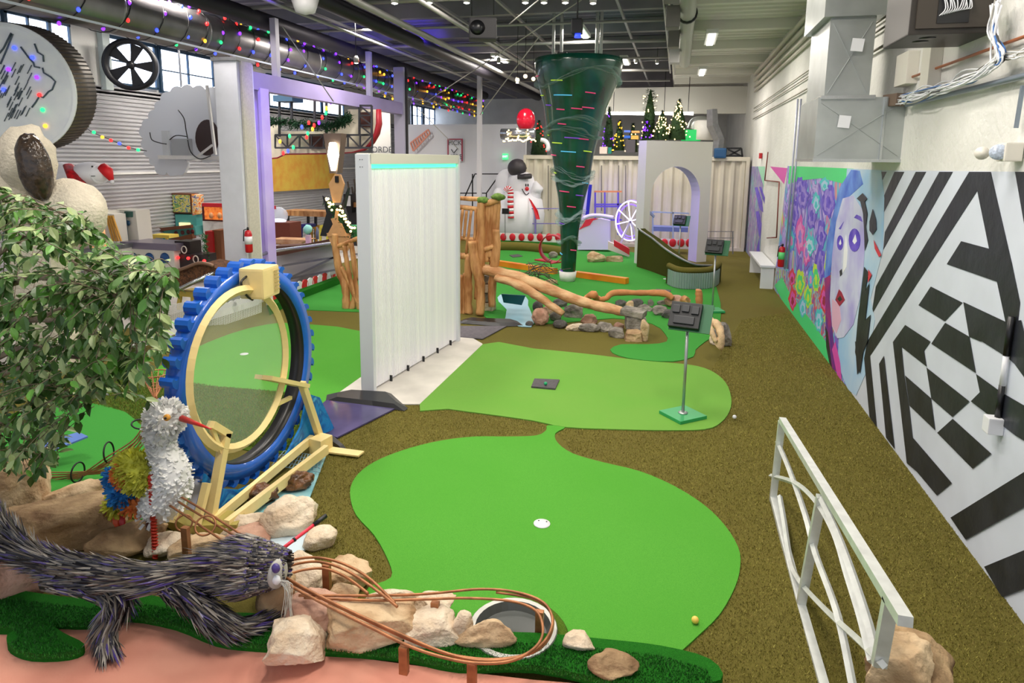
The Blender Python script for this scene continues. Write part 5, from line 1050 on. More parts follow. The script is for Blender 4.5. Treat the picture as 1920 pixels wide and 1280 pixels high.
tag(B().box((CXl,(ycol(470)+ycol(757))/2,zt-hb_/2),(.22,ycol(757)-ycol(470),hb_)).build('steel_beam',M('beam_violet','#9e92c4',.5,var=.1,vs=1)),'long violet lit steel beam joining the columns','beam')
for px in (530,698): 
    y=ycol(px); tag(B().box((CXl,y,zt+.55),(.12,.12,1.1)).build('beam_post',M('column_lilac')),['short post standing on the violet beam near the log gate','short post standing on the near part of the violet beam'][px<600],'post')
# LED duct
dX=-8.6; dc=aX(480,90,dX); dr=abs(aX(480,57,dX).z-aX(480,124,dX).z)/2; dz=dc.z
y1=aX(893,203,dX).y
o=thing('spiral_duct','long round metal duct wrapped in coloured Christmas lights','duct',(dX,10,dz)); sd=M('spiral_steel','#8c8a8c',.38,.85,var=.15,vs=2)
B().cyl((dX,2,dz),(dX,y1,dz),dr,n=32).build('shell',sd,o)
for y in np.arange(3,y1,1.9): B().cyl((dX,y-.02,dz),(dX,y+.02,dz),dr+.012,n=32).build('seam',M('seam_grey','#9a9a9a',.4,.7),o)
for y in np.arange(4,y1,3.8): B().bar((dX,y,dz+dr),(dX,y,5.9),.03).build('strap',grey,o)
tag(B().box((dX+dr*.8,(4+y1)/2,dz-dr*.9),(.03,y1-4,.03)).build('light_rail',M('rail_pale','#d8e4f4',.4)),'thin pale rail running under the lit duct','rail')
o=thing('string_lights','multicoloured string lights spiralling around the duct','string lights',(dX,10,dz)); rl=random.Random(6)
P=[];yy_=4.5;a=0
while yy_<y1: P.append(Vector((dX+(dr+.02)*math.cos(a),yy_,dz+(dr+.02)*math.sin(a)))); a+=.35; yy_+=.35/(2*PI)*.62*(1+.3*math.sin(yy_))
B().tube(P,.008,4).build('cable',black,o)
allb_=[]
for i in range(0,len(P),2):
    p=P[i]
    if p.x>dX-.05: allb_.append(p+Vector((rl.gauss(0,.02),rl.gauss(0,.06),rl.gauss(0,.03))))
sc_=[MC['bulb_blue'],MC['bulb_violet'],MC['bulb_blue'],MC['bulb_violet'],MC['bulb_red'],MC['bulb_green'],MC['bulb_amber'],MC['bulb_blue'],MC['bulb_violet'],MC['bulb_red']]
for p in allb_[:99]: B().ell(p,(.028,.028,.035),6).build('bulb',rl.choice(sc_),o)
b=B(); mats_=list(dict.fromkeys(sc_))
for p in allb_[99:]: b.cm=rl.randrange(len(mats_)); b.ell(p,(.03,.03,.04),6)
if allb_[99:]: x=b.build('distant_bulbs',mats_,o); x['kind']='stuff'
# swag of lights on the siding
o=thing('string_lights','sagging string of coloured bulbs across the ribbed siding','string lights',aY(210,250,9.5))
P=smooth_path([aY(150,232,9.6),aY(176,249,9.6),aY(210,263,9.6),aY(240,276,9.6),aY(275,283,9.6)],5); B().tube(P,.006,4).build('cable',dgrey,o)
for i,(px,py) in enumerate([(158,239),(176,248),(192,257),(208,263),(224,269),(241,277),(259,281)]): B().ell(aY(px,py,9.58),.03,8).build('bulb',[MC['bulb_red'],MC['bulb_green'],MC['bulb_amber'],MC['bulb_red'],MC['bulb_blue'],MC['bulb_red'],MC['bulb_green']][i],o)
# ================================================================== giant coin
cf=M('coin_face','#f4faff',.5,var=.05,vs=4); o=thing('giant_coin','huge hanging model coin with ridged dark edge','coin sculpture',aY(45,165,7.6)); cc=aY(22,166,7.6)
nrm=Vector((.30,-.94,-.1)).normalized(); q=Vector((0,0,1)).rotation_difference(nrm).to_matrix(); rc=abs(aY(22,44,7.6).z-aY(22,286,7.6).z)/2
b=B(); b.lathe(cc,[(rc,-.5),(rc,0)],64,ax=nrm); b.build('edge',M('coin_edge','#6e6456',.45,.4,var=.2,vs=3),o)
b=B()
for k in range(90):
    a=2*PI*k/90; v=q@Vector((math.cos(a),math.sin(a),0)); b.bar(cc+v*rc*1.0-nrm*.5,cc+v*rc*1.0,.02,.02,up=v)
b.build('edge_ridges',M('ridge_dark','#3c3832',.5),o)
B().lathe(cc,[(0,.005),(rc*.94,.005),(rc*.95,.03),(rc,.03),(rc,0)],64,ax=nrm,smooth=False).build('face',cf,o)
b=B(); lk=M('coin_ink','#50606c',.6)
def cp_(u_,v_): return cc+q@Vector((u_*rc,v_*rc,0))+nrm*.012
def cpx(px,py):
    d=ray(px,py); t=(cc-CAM).dot(nrm)/d.dot(nrm); return CAM+d*t+nrm*.015
for L_ in ([(40,88),(55,108),(64,118),(66,125),(76,127)],[(66,82),(72,98),(82,104),(83,116)],[(81,127),(83,136),(96,144),(105,153),(99,168),(92,172),(82,183),(75,180),(68,192),(61,201)],[(0,100),(8,90),(22,62),(25,64),(15,90),(2,120)]):
    b.tube([cpx(*p) for p in L_],.012,5)
for k in range(46): x=random.Random(k).uniform(-5,55); y=175+ (x*-.1)+random.Random(k+99).uniform(-40,55); b.tube([cpx(x,y),cpx(x+8,y-16)],.007,4)
b.build('line_art',lk,o)
b=B(); 
for k,(px,py) in enumerate([(28,90),(17,130),(62,108),(70,145),(75,178),(81,206),(86,236),(8,168)]): B().ell(cpx(px,py),.03,8).build('bulb',sc_[k],o)
# beige seal sculpture with dark oval, inflatable, fan, cloud
sy=6.2; bg=M('rough_plaster','#d2c9b6',.9,var=.1,vs=6,bump=.6,bs=30); o=thing('stone_sculpture','rough beige rounded sculpture with a glossy dark oval','sculpture',aY(80,400,sy))
b=B(); b.ell(aY(52,300,sy+.3),(.32,.3,.42),20,jit=.2,seed=1); b.ell(aY(5,355,sy+.3),(.5,.3,.5),20,jit=.15,seed=2); b.ell(aY(125,400,sy+.3),(.52,.35,.42),20,jit=.12,seed=3); b.build('body',bg,o)
B().ell(aY(66,315,sy-.05),(.19,.16,.4),24,rx=.1,ry=-.06,jit=.1,seed=4).build('dark_oval',M('gloss_dark','#2c2622',.12,col2='#4a3c30',vs=14,bump=.3,bs=20),o)
q=aY(70,380,sy+.35); B().box((q.x,q.y,q.z/2),(.7,.4,q.z)).build('pedestal',bg,o)
iy=9.0; o=thing('inflatable_figure','white inflatable figure lying sideways with red plaid scarf','inflatable',aY(160,345,iy))
B().ell(aY(170,325,iy),(.31,.25,.19),18).build('head',inf,o); B().ell(aY(118,328,iy+.2),(.3,.25,.22),16).build('body',inf,o)
B().tube([aY(128,310,iy-.15),aY(138,330,iy-.28),aY(152,352,iy-.25),aY(160,362,iy-.2)],[.08,.1,.12,.12],10,flat=.5).build('scarf',M('scarf_red','#d4121c',.5,col2='#7a1018',vs=12),o)
B().tube([aY(192,316,iy),aY(202,322,iy),aY(209,337,iy)],[.1,.09,.04],10).build('hat',M('hat_red','#e01420',.5),o); B().ell(aY(210,341,iy),.035,8).build('pompom',inf,o); B().ell(aY(187,326,iy),(.05,.2,.17),12).build('hat_cuff',inf,o)
q=aY(120,335,iy+.2); B().cyl((q.x,q.y,0),q,.03).build('stand_pole',grey,o)
b=B(); b.bar(aY(171,330,iy-.26),aY(178,330,iy-.26),.012); b.build('mouth',black,o); B().ell(aY(173,312,iy-.24),.015,8).build('eye',black,o)
fY=aX(246,122,-11.75).y; c=aY(246,122,fY); r=abs(aY(246,75,fY).z-aY(246,170,fY).z)/2; o=thing('wall_fan','large black round fan in front of the high windows','fan',(c.x,c.y,c.z-r))
fn=Vector((.5,-.85,-.05)).normalized(); q=Vector((0,0,1)).rotation_difference(fn).to_matrix()
b=B(); b.lathe(c,[(r*.84,-.12),(r*1.0,-.12),(r*1.02,.12),(r*.84,.12),(r*.84,-.12)],40,ax=fn,cap=False); b.build('shroud',blackm,o)
for k in range(5):
    a=2*PI*k/5+.5; b=B(); b.prism([c+q@Vector((r*x*math.cos(a+d),r*x*math.sin(a+d),0)) for x,d in ((.08,-.7),(.85,-.30),(.86,.26),(.08,.5))],fn*.03); b.build('blade',black,o)
B().ell(c+fn*.05,.09,12).build('hub',blackm,o)
o=thing('fan_box','white draped box beside the black fan','box',aY(186,170,fY-.2)); PB('box_body',M('drape_white','#cfdcdc',.7,var=.1,vs=4),o,178,52,200,168,fY-.1,.2); PB('green_post',M('post_teal','#0c4a48',.4),o,168,48,177,168,fY-.15,.08)
cyy=12.6; cl_=M('cloud_white','#d6dae2',.6); o=thing('cloud_cutout','white scalloped cloud cutout seen from behind with control boxes','cutout',aY(340,330,cyy))
B().bar(aY(340,165,cyy+.05),aY(340,165,cyy+.05)+Vector((0,0,1.6)),.03).build('hanger',grey,o)
out=[]; base_=[(268,260),(266,235),(278,222),(290,205),(300,188),(318,172),(340,164),(362,164),(385,168),(412,172),(412,300),(400,302),(370,290),(345,298),(348,318),(330,328),(312,322),(305,328),(290,312),(280,296),(270,280)]
for i,(x,y) in enumerate(base_):
    x2,y2=base_[(i+1)%len(base_)]; out.append((x,y)); 
    if i in (9,10): continue
    mx,my=(x+x2)/2,(y+y2)/2; dx,dy=x2-x,y2-y; l=math.hypot(dx,dy) or 1; nx,ny=dy/l,-dx/l
    for t,hh in ((.25,.2),(.5,.27),(.75,.2)): out.append((x+dx*t+nx*l*hh,y+dy*t+ny*l*hh))
b=B(); b.prism([aY(*p,cyy) for p in out],(0,.08,0)); b.build('cloud_panel',cl_,o)
b=B(); b.prism([aY(370+0+22*math.cos(a)*1.0+18,258+34*math.sin(a),cyy-.02) for a in np.linspace(0,2*PI,25)[:-1]],(0,.02,0)); b.build('dark_disc',M('disc_brown','#3a2826',.5),o)
PB('control_box',M('box_grey','#a8acb0',.5),o,322,260,353,291,cyy-.16,.15); PB('bracket_plate',M('bracket_pale','#c8ccd0',.5),o,306,245,318,296,cyy-.06,.05); PB('ledge',white,o,296,292,412,298,cyy-.15,.2)
b=B(); b.bar(aY(388,160,cyy-.1),aY(404,290,cyy-.1),.05); b.build('strut',white,o); B().bar(aY(372,292,cyy-.1),aY(398,272,cyy-.1),.04).build('strut',white,o)
b=B()
for L_ in ([(281,248),(285,262),(300,268),(312,270)],[(334,206),(345,222),(349,245),(352,260)],[(318,262),(330,254),(350,256)],[(352,262),(358,285),(375,298),(395,292)]): b.tube(smooth_path([aY(*p,cyy-.17) for p in L_],4),.012,5)
b.build('cables',black,o)
# ================================================================== sign on trusses, yellow board
ty=15.2; o=thing('hanging_sign','large cream cut out sign with red edge on black trusses','sign',aY(610,330,ty))
sh=[(497,298),(499,235),(516,233),(524,246),(600,246),(640,236),(655,222),(652,205),(712,205),(713,236),(709,252),(700,268),(686,281),(660,286),(640,288),(534,289),(520,296)]
creamp=M('sign_cream','#d8d0bc',.6,var=.06,vs=5)
b=B(); b.prism([aY(*p,ty) for p in sh],(0,.1,0)); b.build('sign_board',creamp,o)
b=B(); P=[aY(*p,ty-.04) for p in [(710,205),(711,232),(707,250),(698,267),(684,280),(660,286),(620,288),(535,289),(520,296),(500,298)]]; b.tube(P,[.1,.12,.12,.1,.06,.03,.03,.03,.03,.03],6,flat=.6); b.build('red_edge',M('edge_red','#a01c2c',.5),o)
PB('brown_panel',M('panel_brown','#4c241c',.6),o,580,255,606,278,ty-.05,.05); PB('brown_panel',M('panel_brown'),o,674,210,696,238,ty-.05,.05)
bk=M('truss_dark','#3a3a40',.5,.3)
for i,(x0,y0,x1,y1,n,v) in enumerate([(516,253,698,277,8,0),(674,198,697,253,3,1)]):
    b=B(); T=ty-.2
    b.bar(aY(x0,y0,T),aY(x1,y0,T),.045); b.bar(aY(x0,y1,T),aY(x1,y1,T),.045)
    if v: b.bar(aY(x0,y0,T),aY(x0,y1,T),.045); b.bar(aY(x1,y0,T),aY(x1,y1,T),.045)
    for k in range(n+1):
        if v: yA=y0+(y1-y0)*k/n; b.bar(aY(x0,yA,T),aY(x1,yA,T),.03); 
        else: xA=x0+(x1-x0)*k/n; b.bar(aY(xA,y0,T),aY(xA,y1,T),.035)
        if k<n:
            if v: b.bar(aY(x0,y0+(y1-y0)*k/n,T),aY(x1,y0+(y1-y0)*(k+1)/n,T),.03)
            else: b.bar(aY(x0+(x1-x0)*k/n,(y0,y1)[k%2],T),aY(x0+(x1-x0)*(k+1)/n,(y1,y0)[k%2],T),.03)
    b.build('truss',bk,o)
for px in (501,524,547,590,612,637): B().bar(aY(px,182,ty-.1),aY(px,(256 if px in(524,612) else 224),ty-.1),.05).build('hanger',bk,o)
o=thing('pine_garland','dark green pine garland with coloured lights along the sign','garland',aY(575,240,ty-.4)); b=B(); rr=random.Random(8)
gp=smooth_path([aY(498,226,ty-.35),aY(530,230,ty-.35),(aY(575,234,ty-.35)),aY(620,238,ty-.35),aY(640,228,ty-.35),aY(655,222,ty-.35)],6)
for i in range(len(gp)-1):
    for _ in range(46):
        p=gp[i].lerp(gp[i+1],rr.random())+Vector((rr.gauss(0,.04),rr.gauss(0,.04),rr.gauss(0,.05))); d=Vector((rr.gauss(0,1),rr.gauss(0,1),rr.gauss(0,1))).normalized()*.12; s=d.cross(Vector((.3,.5,.8))).normalized()*.02; b.add([p-s,p+s,p+d],[(0,1,2)])
b.build('pine',M('garland_green','#1c4a2c',.8,var=.3,vs=14),o)
for i,(px,py) in enumerate([(579,230),(589,235),(566,238),(586,242),(577,250),(612,203),(611,212),(620,192),(525,265),(543,255),(575,257),(540,283),(531,287),(604,220),(598,230),(550,276)]): B().ell(aY(px,py,ty-.45),(.035,.035,.055),8).build('bulb',[MC['bulb_red'],MC['bulb_red'],MC['bulb_blue'],MC['bulb_amber'],MC['bulb_green'],MC['bulb_amber'],MC['bulb_green'],MC['bulb_violet'],MC['bulb_amber'],MC['bulb_green'],MC['bulb_red'],MC['bulb_blue'],MC['bulb_red'],MC['bulb_red'],MC['bulb_violet'],MC['bulb_green']][i],o)
tag(PB('heater_box',M('heater_teal','#3c6486',.5),None,512,178,548,190,ty-.3,.5),'blue grey heater box hanging under the violet beam','heater')
xw=LW+.12
def wq(name,m,pts,par=None,th=.04,x=xw): return B().prism([aX(*p,x) for p in pts],(th,0,0)).build(name,m,par)
yb=M('yellow_board','#d8b84c',.6,col2='#d69a3c',vs=3,bump=.3,bs=30)
tag(wq('yellow_board',yb,[(500,289),(628,289),(628,352),(500,360)]),'large yellow textured board on the ribbed siding','board')
# lit metal cone lamp
o=thing('cone_lamp','tapering metal lamp glowing white between board and log gate','lamp',aY(622,330,13.8)); b=B(); b.prism([aY(*p,13.8) for p in [(606,250),(640,250),(632,325),(618,325)]],(0,.25,0)); b.build('shade',M('brushed_metal','#7a6a5c',.4,.6),o)
b=B(); b.tube([aY(624,268,13.75),aY(625,290,13.7),aY(625,320,13.7)],[.08,.13,.05],10); b.build('bulb',M('lamp_white','#ffffff',.3,em=8,emc='#fff6e0'),o)
# painted plywood plaques on the dark spiky tree figure
ply=M('plywood','#c99a6c',.6,var=.06,vs=8); sy2=10.9; o=thing('plywood_figure','dark spiky figure with plywood plaques and a warm light garland','figure',(aY(632,440,sy2).x,sy2,0))
b=B(); b.prism([aY(*p,sy2) for p in [(604,366),(612,372),(620,385),(640,384),(652,352),(644,390),(656,440),(646,446),(600,442),(612,400)]],(0,.1,0)); b.build('spiky_body',M('ink_black','#1e2028',.4),o)
b=B(); b.prism([aY(*p,sy2-.06) for p in [(628,326),(638,327),(645,345),(637,380),(624,380),(616,345)]],(0,.04,0)); b.build('plaque',ply,o)
b=B(); b.prism([aY(*p,sy2-.06) for p in [(629,392),(634,396),(633,415),(640,420),(650,443),(612,443),(624,420),(620,410),(627,408)]],(0,.04,0)); b.build('plaque',ply,o)
b=B(); b.prism([aY(*p,sy2-.04) for p in [(612,437),(658,437),(652,470),(625,468)]],(0,.04,0)); b.build('plaque',ply,o)
PB('socket',black,o,628,330,634,342,sy2-.09,.03)
for i in range(30):
    t=i/29; px=612+ (t*40 if t<.6 else 24+(t-.6)*40)+3*math.sin(i*2); py=372+t*60+6*math.sin(i*1.7); B().ell(aY(px+ (10 if t>.3 else 0),py,sy2-.1),.022,6).build('bulb',wlt,o)
b=B(); rr=random.Random(12)
for k in range(220):
    t=rr.random(); p=aY(615+t*50,380+t*65,sy2-.02)+Vector((rr.gauss(0,.05),0,rr.gauss(0,.05))); d=Vector((rr.gauss(0,1),-abs(rr.gauss(0,.6)),rr.gauss(0,1))).normalized()*.09; s=Vector((.015,0,.015)); b.add([p-s,p+s,p+d],[(0,1,2)])
b.build('garland',MC['garland_green'],o)
# ================================================================== arcade corner by the left wall
def art(name,base,cols,seed): return spray(name,cols,7,seed)
a1=art('arcade_art_warm',0,['#f0e8d8','#e04030','#f0a030','#f8e8c0','#3060a0','#e83070'],3); a2=art('arcade_art_blue',0,['#103050','#2078a8','#e8d060','#2a9060','#c04030'],5)
cw=M('cabinet_cream','#dedbd0',.5)
AY=11.6
o=thing('pinball_machine','cream pinball machine with orange stripes and glowing backglass','pinball machine',(aY(190,520,AY).x,AY,0))
PB('backbox',cw,o,158,396,206,468,AY,.4); bb_=[x for x in COL.objects if x.name.startswith('backbox')][-1]
b=B(); b.prism([aY(*p,AY-.02) for p in [(160,415),(192,398),(198,462),(172,468)]],(0,.02,0)); b.build('backglass',M('backglass_glow','#f08040',.4,col2='#fff0d0',vs=14,em=.8,emc='#ffb070'),bb_)
b=B(); b.prism([aY(*p,AY-.05) for p in [(194,400),(214,402),(221,465),(206,466)]],(0,.3,0)); b.build('side_panel',cw,o)
for k in range(4): B().bar(aY(199+k*4,404,AY-.06),aY(212+k*5,452,AY-.06),.03).build('stripe',M('stripe_ochre','#d8a040',.5),o)
b=B(); b.prism([aY(*p,AY-.3) for p in [(100,478),(226,462),(232,485),(120,510)]],(0,.5,0)); b.build('playfield_cabinet',cw,o); b=B(); b.prism([aY(*p,AY-.32) for p in [(100,474),(228,458),(228,466),(110,486)]],(0,.5,0)); b.build('glass_rail',grey,o)
o=thing('pinball_machine','cream pinball machine with blue discs and dark blue side','pinball machine',(aY(260,520,AY+.4).x,AY+.4,0))
b=B(); b.prism([aY(*p,AY+.35) for p in [(218,392),(254,395),(262,462),(228,464)]],(0,.4,0)); b.build('backbox',cw,o)
b=B(); b.prism([aY(*p,AY+.3) for p in [(219,400),(233,400),(239,462),(226,462)]],(0,.1,0)); b.build('blue_side',M('side_blue','#1c4868',.4),o)
b=B(); b.prism([aY(*p,AY+.3) for p in [(233,396),(246,397),(246,407),(233,407)]],(0,.1,0)); b.build('score_plate',M('plate_green','#2c5a50',.4),o)
B().ell(aY(240,418,AY+.3),(.06,.02,.06),8).build('star',M('side_blue'),o)
cb_=PB('cabinet',cw,o,228,464,328,505,AY,.6); PB('glass_rail',M('rail_mauve','#8c8496',.3,.5),o,226,458,330,465,AY-.02,.65)
for k,px in enumerate((250,280,309)): B().lathe(aY(px,484,AY-.01),[(.0,.02),(.1,.02),(.12,0)],20,ax=(0,-1,0)).build('blue_disc',M('disc_blue','#1f4f86',.4),cb_)
for px in (232,322): B().bar(aY(px,505,AY+.1),aY(px,540,AY+.1),.05).build('leg',dgrey,o)
A2=14.2
o=thing('pinball_machine','teal pinball machine with lit colourful backbox by the siding','pinball machine',(aY(345,470,A2).x,A2,0))
b3_=PB('backbox',M('frame_brown','#6a3c24',.5),o,322,363,360,401,A2,.3); PB('backglass',a2,b3_,325,366,356,397,A2-.03,.03); b=B(); b.prism([aY(*p,A2) for p in [(359,364),(369,366),(369,402),(361,404)]],(0,.25,0)); b.build('side_art',a1,o)
PB('neck',M('teal_paint','#4f9c98',.5),o,330,401,369,428,A2,.3); b=B(); b.prism([aY(*p,A2-.4) for p in [(262,434),(365,424),(368,440),(320,450),(266,448)]],(0,.6,0)); b.build('cabinet',M('teal_paint'),o); PB('score_light',M('score_glow','#ffd8a0',.4,em=1.2),o,336,418,355,424,A2-.05,.05)
B().bar(aY(262,434,A2-.45),aY(360,424,A2-.45),.08).build('rail',M('frame_brown'),o); B().bar(aY(322,452,A2-.42),aY(364,442,A2-.42),.12).build('trim_board',M('frame_brown'),o)
for px in (330,342,353,361): B().lathe(aY(px,437-(px-330)*.1,A2-.42),[(.0,.01),(.05,.01),(.055,0)],14,ax=(0,-1,0)).build('dark_disc',M('maroon','#5c1c20',.4),o)
for px in (272,358): B().bar(aY(px,446,A2-.1),aY(px,488,A2-.1),.05).build('leg',dgrey,o)
o=thing('game_machine','dark red framed tabletop game with orange lit figures','game',(aY(400,418,14).x,14,aY(400,418,14).z)); PB('case',M('case_maroon','#5a1820',.4),o,380,384,422,414,14,.3); PB('screen',M('screen_orange','#f09040',.4,col2='#601c10',vs=16,em=.7,emc='#e87830'),o,384,389,419,411,13.97,.03); PB('marquee',M('marquee','#c82030',.4),o,379,382,420,387,13.95,.1)
for px in (396,412): B().ell(aY(px,404,13.95),(.06,.05,.08),10).build('figure',M('figure_tan','#d8a070',.5),o)
tag(PB('white_cabinet',white,None,384,415,425,478,14,.6),'plain white cabinet carrying the orange lit game','cabinet')
tag(pb(B(),388,434,402,494,13.2,.5).build('red_cabinet',M('cab_red','#b01c20',.4)),'narrow red cabinet beside the boxed white column','cabinet'); tag(PB('brown_cabinet',M('cab_brown','#7c4a2c',.5),None,402,432,417,495,13.25,.5),'narrow brown cabinet between red cabinet and white column','cabinet')
o=thing('speaker_figure','black boxy machine with white ring dials and red lights','machine',(aY(352,520,11.8).x,11.8,0)); PB('upper_box',M('box_umber','#241c1e',.4),o,329,453,357,478,11.8,.35); PB('lower_box',M('box_umber'),o,330,478,383,502,11.75,.4); PB('base',black,o,333,502,375,520,11.8,.4)
for px,py in ((345,468),(367,486)): 
    c=aY(px,py,11.72); B().tube([c+Vector((.062*math.cos(a),0,.075*math.sin(a))) for a in np.linspace(0,2*PI,21)[:-1]],.013,6,closed=True).build('ring_dial',M('ring_cream','#d8d2c4',.5),o)
for px,py in ((334,483),(353,484),(383,489)): B().ell(aY(px,py,11.68),.035,8).build('red_light',MC['bulb_red'],o)
b=B(); rr=random.Random(3)
for k in range(160): t=rr.random(); p=aY(383+4*t,440+50*t,11.9)+Vector((rr.gauss(0,.04),0,0)); d=Vector((rr.gauss(0,1),rr.gauss(0,1),rr.gauss(0,1))).normalized()*.07; b.add([p,p+Vector((.02,0,.02)),p+d],[(0,1,2)])
b.build('tinsel',M('tinsel_green','#1f7a3c',.5),o)
st=M('stool_yellow','#e0c858',.5); stb=M('stool_blue','#1c3c98',.5)
def stool(px0,py0,px1,py1,Y,m,label):
    o=thing('stool',label,'stool',(aY((px0+px1)/2,py1,Y).x,Y,0),'coloured plastic stools'); PB('seat',m,o,px0,py0,px1,py0+(py1-py0)*.14,Y,.32)
    w=(px1-px0)*.13
    for x,dx in ((px0+w,-w*.6),(px1-w,w*.6)):
        for dy in (.03,.28):
            q=aY(x+dx,py1,Y+dy); B().bar(aY(x,py0+2,Y+dy),Vector((q.x,q.y,0)),.05).build('leg',m,o)
stool(284,441,317,470,13.0,st,'yellow stool in front of the teal pinball machine'); stool(335,548,365,600,9.6,st,'pale yellow stool behind the net beside the blue wheel')
stool(546,424,562,452,16.5,stb,'bright blue stool left of the navy stool'); stool(563,421,581,455,16.2,M('stool_navy','#1c2468',.5),'navy blue stool under the long table'); stool(583,424,594,455,16.6,M('stool_ochre','#c89838',.5),'ochre stool right of the navy stool'); stool(599,423,615,455,16.4,M('stool_lime','#c8bc40',.5),'yellow green stool behind the plywood figure')
o=thing('long_table','long wooden topped table with black legs by the siding','table',(aY(570,455,16.8).x,16.8,0)); PB('table_top',wood,o,532,397,620,404,16.6,.6)
for px in (540,578,592,615): B().bar(aY(px,404,16.7),aY(px,455,16.7),.06).build('leg',blackm,o)
o=thing('glass_dome','glass dome display on a reddish brown cabinet','display',(aY(525,450,14).x,14,0)); PB('cabinet',M('cab_rust','#6a3020',.5),o,508,418,546,488,14,.5); B().ell(aY(522,404,14.2),(.24,.2,.22),20).build('dome',M('dome_glass','#e8eef4',.05,alpha=.35),o); B().ell(aY(522,414,14.2),(.2,.16,.06),12).build('lit_base',M('dome_light','#eaf2ff',.4,em=1.2),o); PB('red_finial',candy,o,508,386,514,392,14,.08)
o=thing('low_bench','low wooden bench top beside the violet column','bench',(aY(540,470,13).x,13,0)); b=B(); b.prism([aY(*p,12.8) for p in [(508,448),(575,450),(560,458),(508,461)]],(0,.4,0)); b.build('top',wood2,o); PB('front_board',M('board_umber','#5c3a28',.6),o,508,459,556,463,12.8,.1)
for px in (512,550): q=aY(px,462,13.0); B().bar(q,Vector((q.x,q.y,0)),.06).build('leg',dgrey,o)
o=thing('cotton_candy','mint green cotton candy ball on a pink cup','decoration',(aY(577,455,12.2).x,12.2,aY(577,455,12.2).z)); B().ell(aY(577,430,12.2),(.09,.09,.1),14,jit=.2).build('candy_floss',M('mint','#9ee0cc',.9),o); PB('cup',M('cup_pink','#f0c8d8',.5),o,573,441,581,456,12.2,.07)
tag(B().lathe(aY(595,448,12.2),[(.03,0),(.035,.14),(.015,.2),(.015,.25)],10).build('bottle',M('bottle_grey','#6a7088',.4)),'small grey bottle on the dark trough edge','bottle')
o=thing('dark_trough','long dark trough running behind the log gate','trough',(aY(570,475,12).x,12,0)); b=B(); b.prism([aY(*p,12.1) for p in [(508,462),(560,460),(627,446),(627,458),(540,476),(508,482)]],(0,.4,0)); b.build('side_board',M('board_umber'),o)
b=B(); b.tube(smooth_path([aY(484,478,11.8),aY(510,471,11.8),aY(570,463,11.7),aY(630,455,11.6)],5),.035,8); b.build('rim_pipe',silver,o)
struct(B().prism([aY(*p,12.4) for p in [(505,460),(632,455),(632,512),(505,552)]],(0,.1,0)).build('wall_low',M('low_wall_white','#d0ced2',.6)))
o=thing('guard_rail','grey angled guard rails on the low white wall','rail',(aY(570,510,12.2).x,12.2,0))
for a,c in (((530,498),(628,482)),((545,520),(628,482)),((545,522),(632,505))): B().bar(aY(*a,12.2),aY(*c,12.2),.07,.04).build('rail',grey,o)
# long rail, troughs and net on the left
o=thing('bark_trough','curving trough filled with brown bark chips','trough',(aY(330,530,9.5).x,9.5,0)); chips=M('bark_chips','#7a5032',.9,col2='#4a3020',vs=26,bump=1,bs=40)
b=B(); P=[aY(*p,9.3) for p in [(185,556),(240,535),(300,520),(345,505),(375,495),(400,500),(420,512),(330,540),(260,560),(200,580)]]; b.prism(P,(0,.5,.02)); b.build('chip_bed',chips,o)
b=B(); b.tube(smooth_path([aY(*p,9.25) for p in [(180,560),(240,533),(300,518),(345,503),(375,493),(400,498)]],5),.03,8); b.build('rim_pipe',M('rim_bronze','#8c6c58',.5,.4),o)
o=thing('long_handrail','long silver handrail between arcade and course','railing',(aY(330,560,9).x,9,0)); B().tube(smooth_path([aY(255,580,8.6),aY(330,545,8.9),aY(400,512,9.3),aY(500,474,11)],5),.035,8).build('rail',silver,o)
for px,py,Y in ((300,560,8.8),(395,515,9.3)): p=aY(px,py,Y); B().cyl(p,Vector((p.x,p.y,0)),.025,n=8).build('post',silver,o)
b=B(); q=[aY(262,580,8.4),aY(335,567,8.7),aY(402,545,9.3),aY(470,560,9.0)]
def mesh_net(name,c,label,nx=46,ny=22,m=None):
    o_=B(); r_=.0028
    for i in range(nx+1): t=i/nx; o_.bar(c[0].lerp(c[1],t),c[3].lerp(c[2],t),r_*2)
    for j in range(ny+1): t=j/ny; o_.bar(c[0].lerp(c[3],t),c[1].lerp(c[2],t),r_*2)
    return tag(o_.build(name,m),label,'net')
netm=M('net_white','#e4e4e0',.6)
mesh_net('white_net',[aY(255,582,8.4),aY(345,567,8.8),aY(345,600,8.8),aY(255,640,8.4)],'white net hanging left of the blue wheel',40,18,netm)
mesh_net('white_net',[aY(350,600,8.6),aY(490,560,9.2),aY(490,585,9.2),aY(350,632,8.6)],'white net seen through the blue wheel',44,12,netm)
tag(B().prism([aY(*p,9.4) for p in [(270,560),(430,520),(500,545),(500,600),(270,640)]],(0,.05,0)).build('screen_board',M('board_dusk','#8f8a8c',.6)),'grey screen board behind the white nets','board') if False else None
for (px,py,lb) in ((191,675,'small red flower in the lower leaves'),(47,726,'small red flower low in the tree')): tag(B().ell(aY(px,py,3.1),.014,8,jit=.5).build('red_flower',candy),lb,'flower')
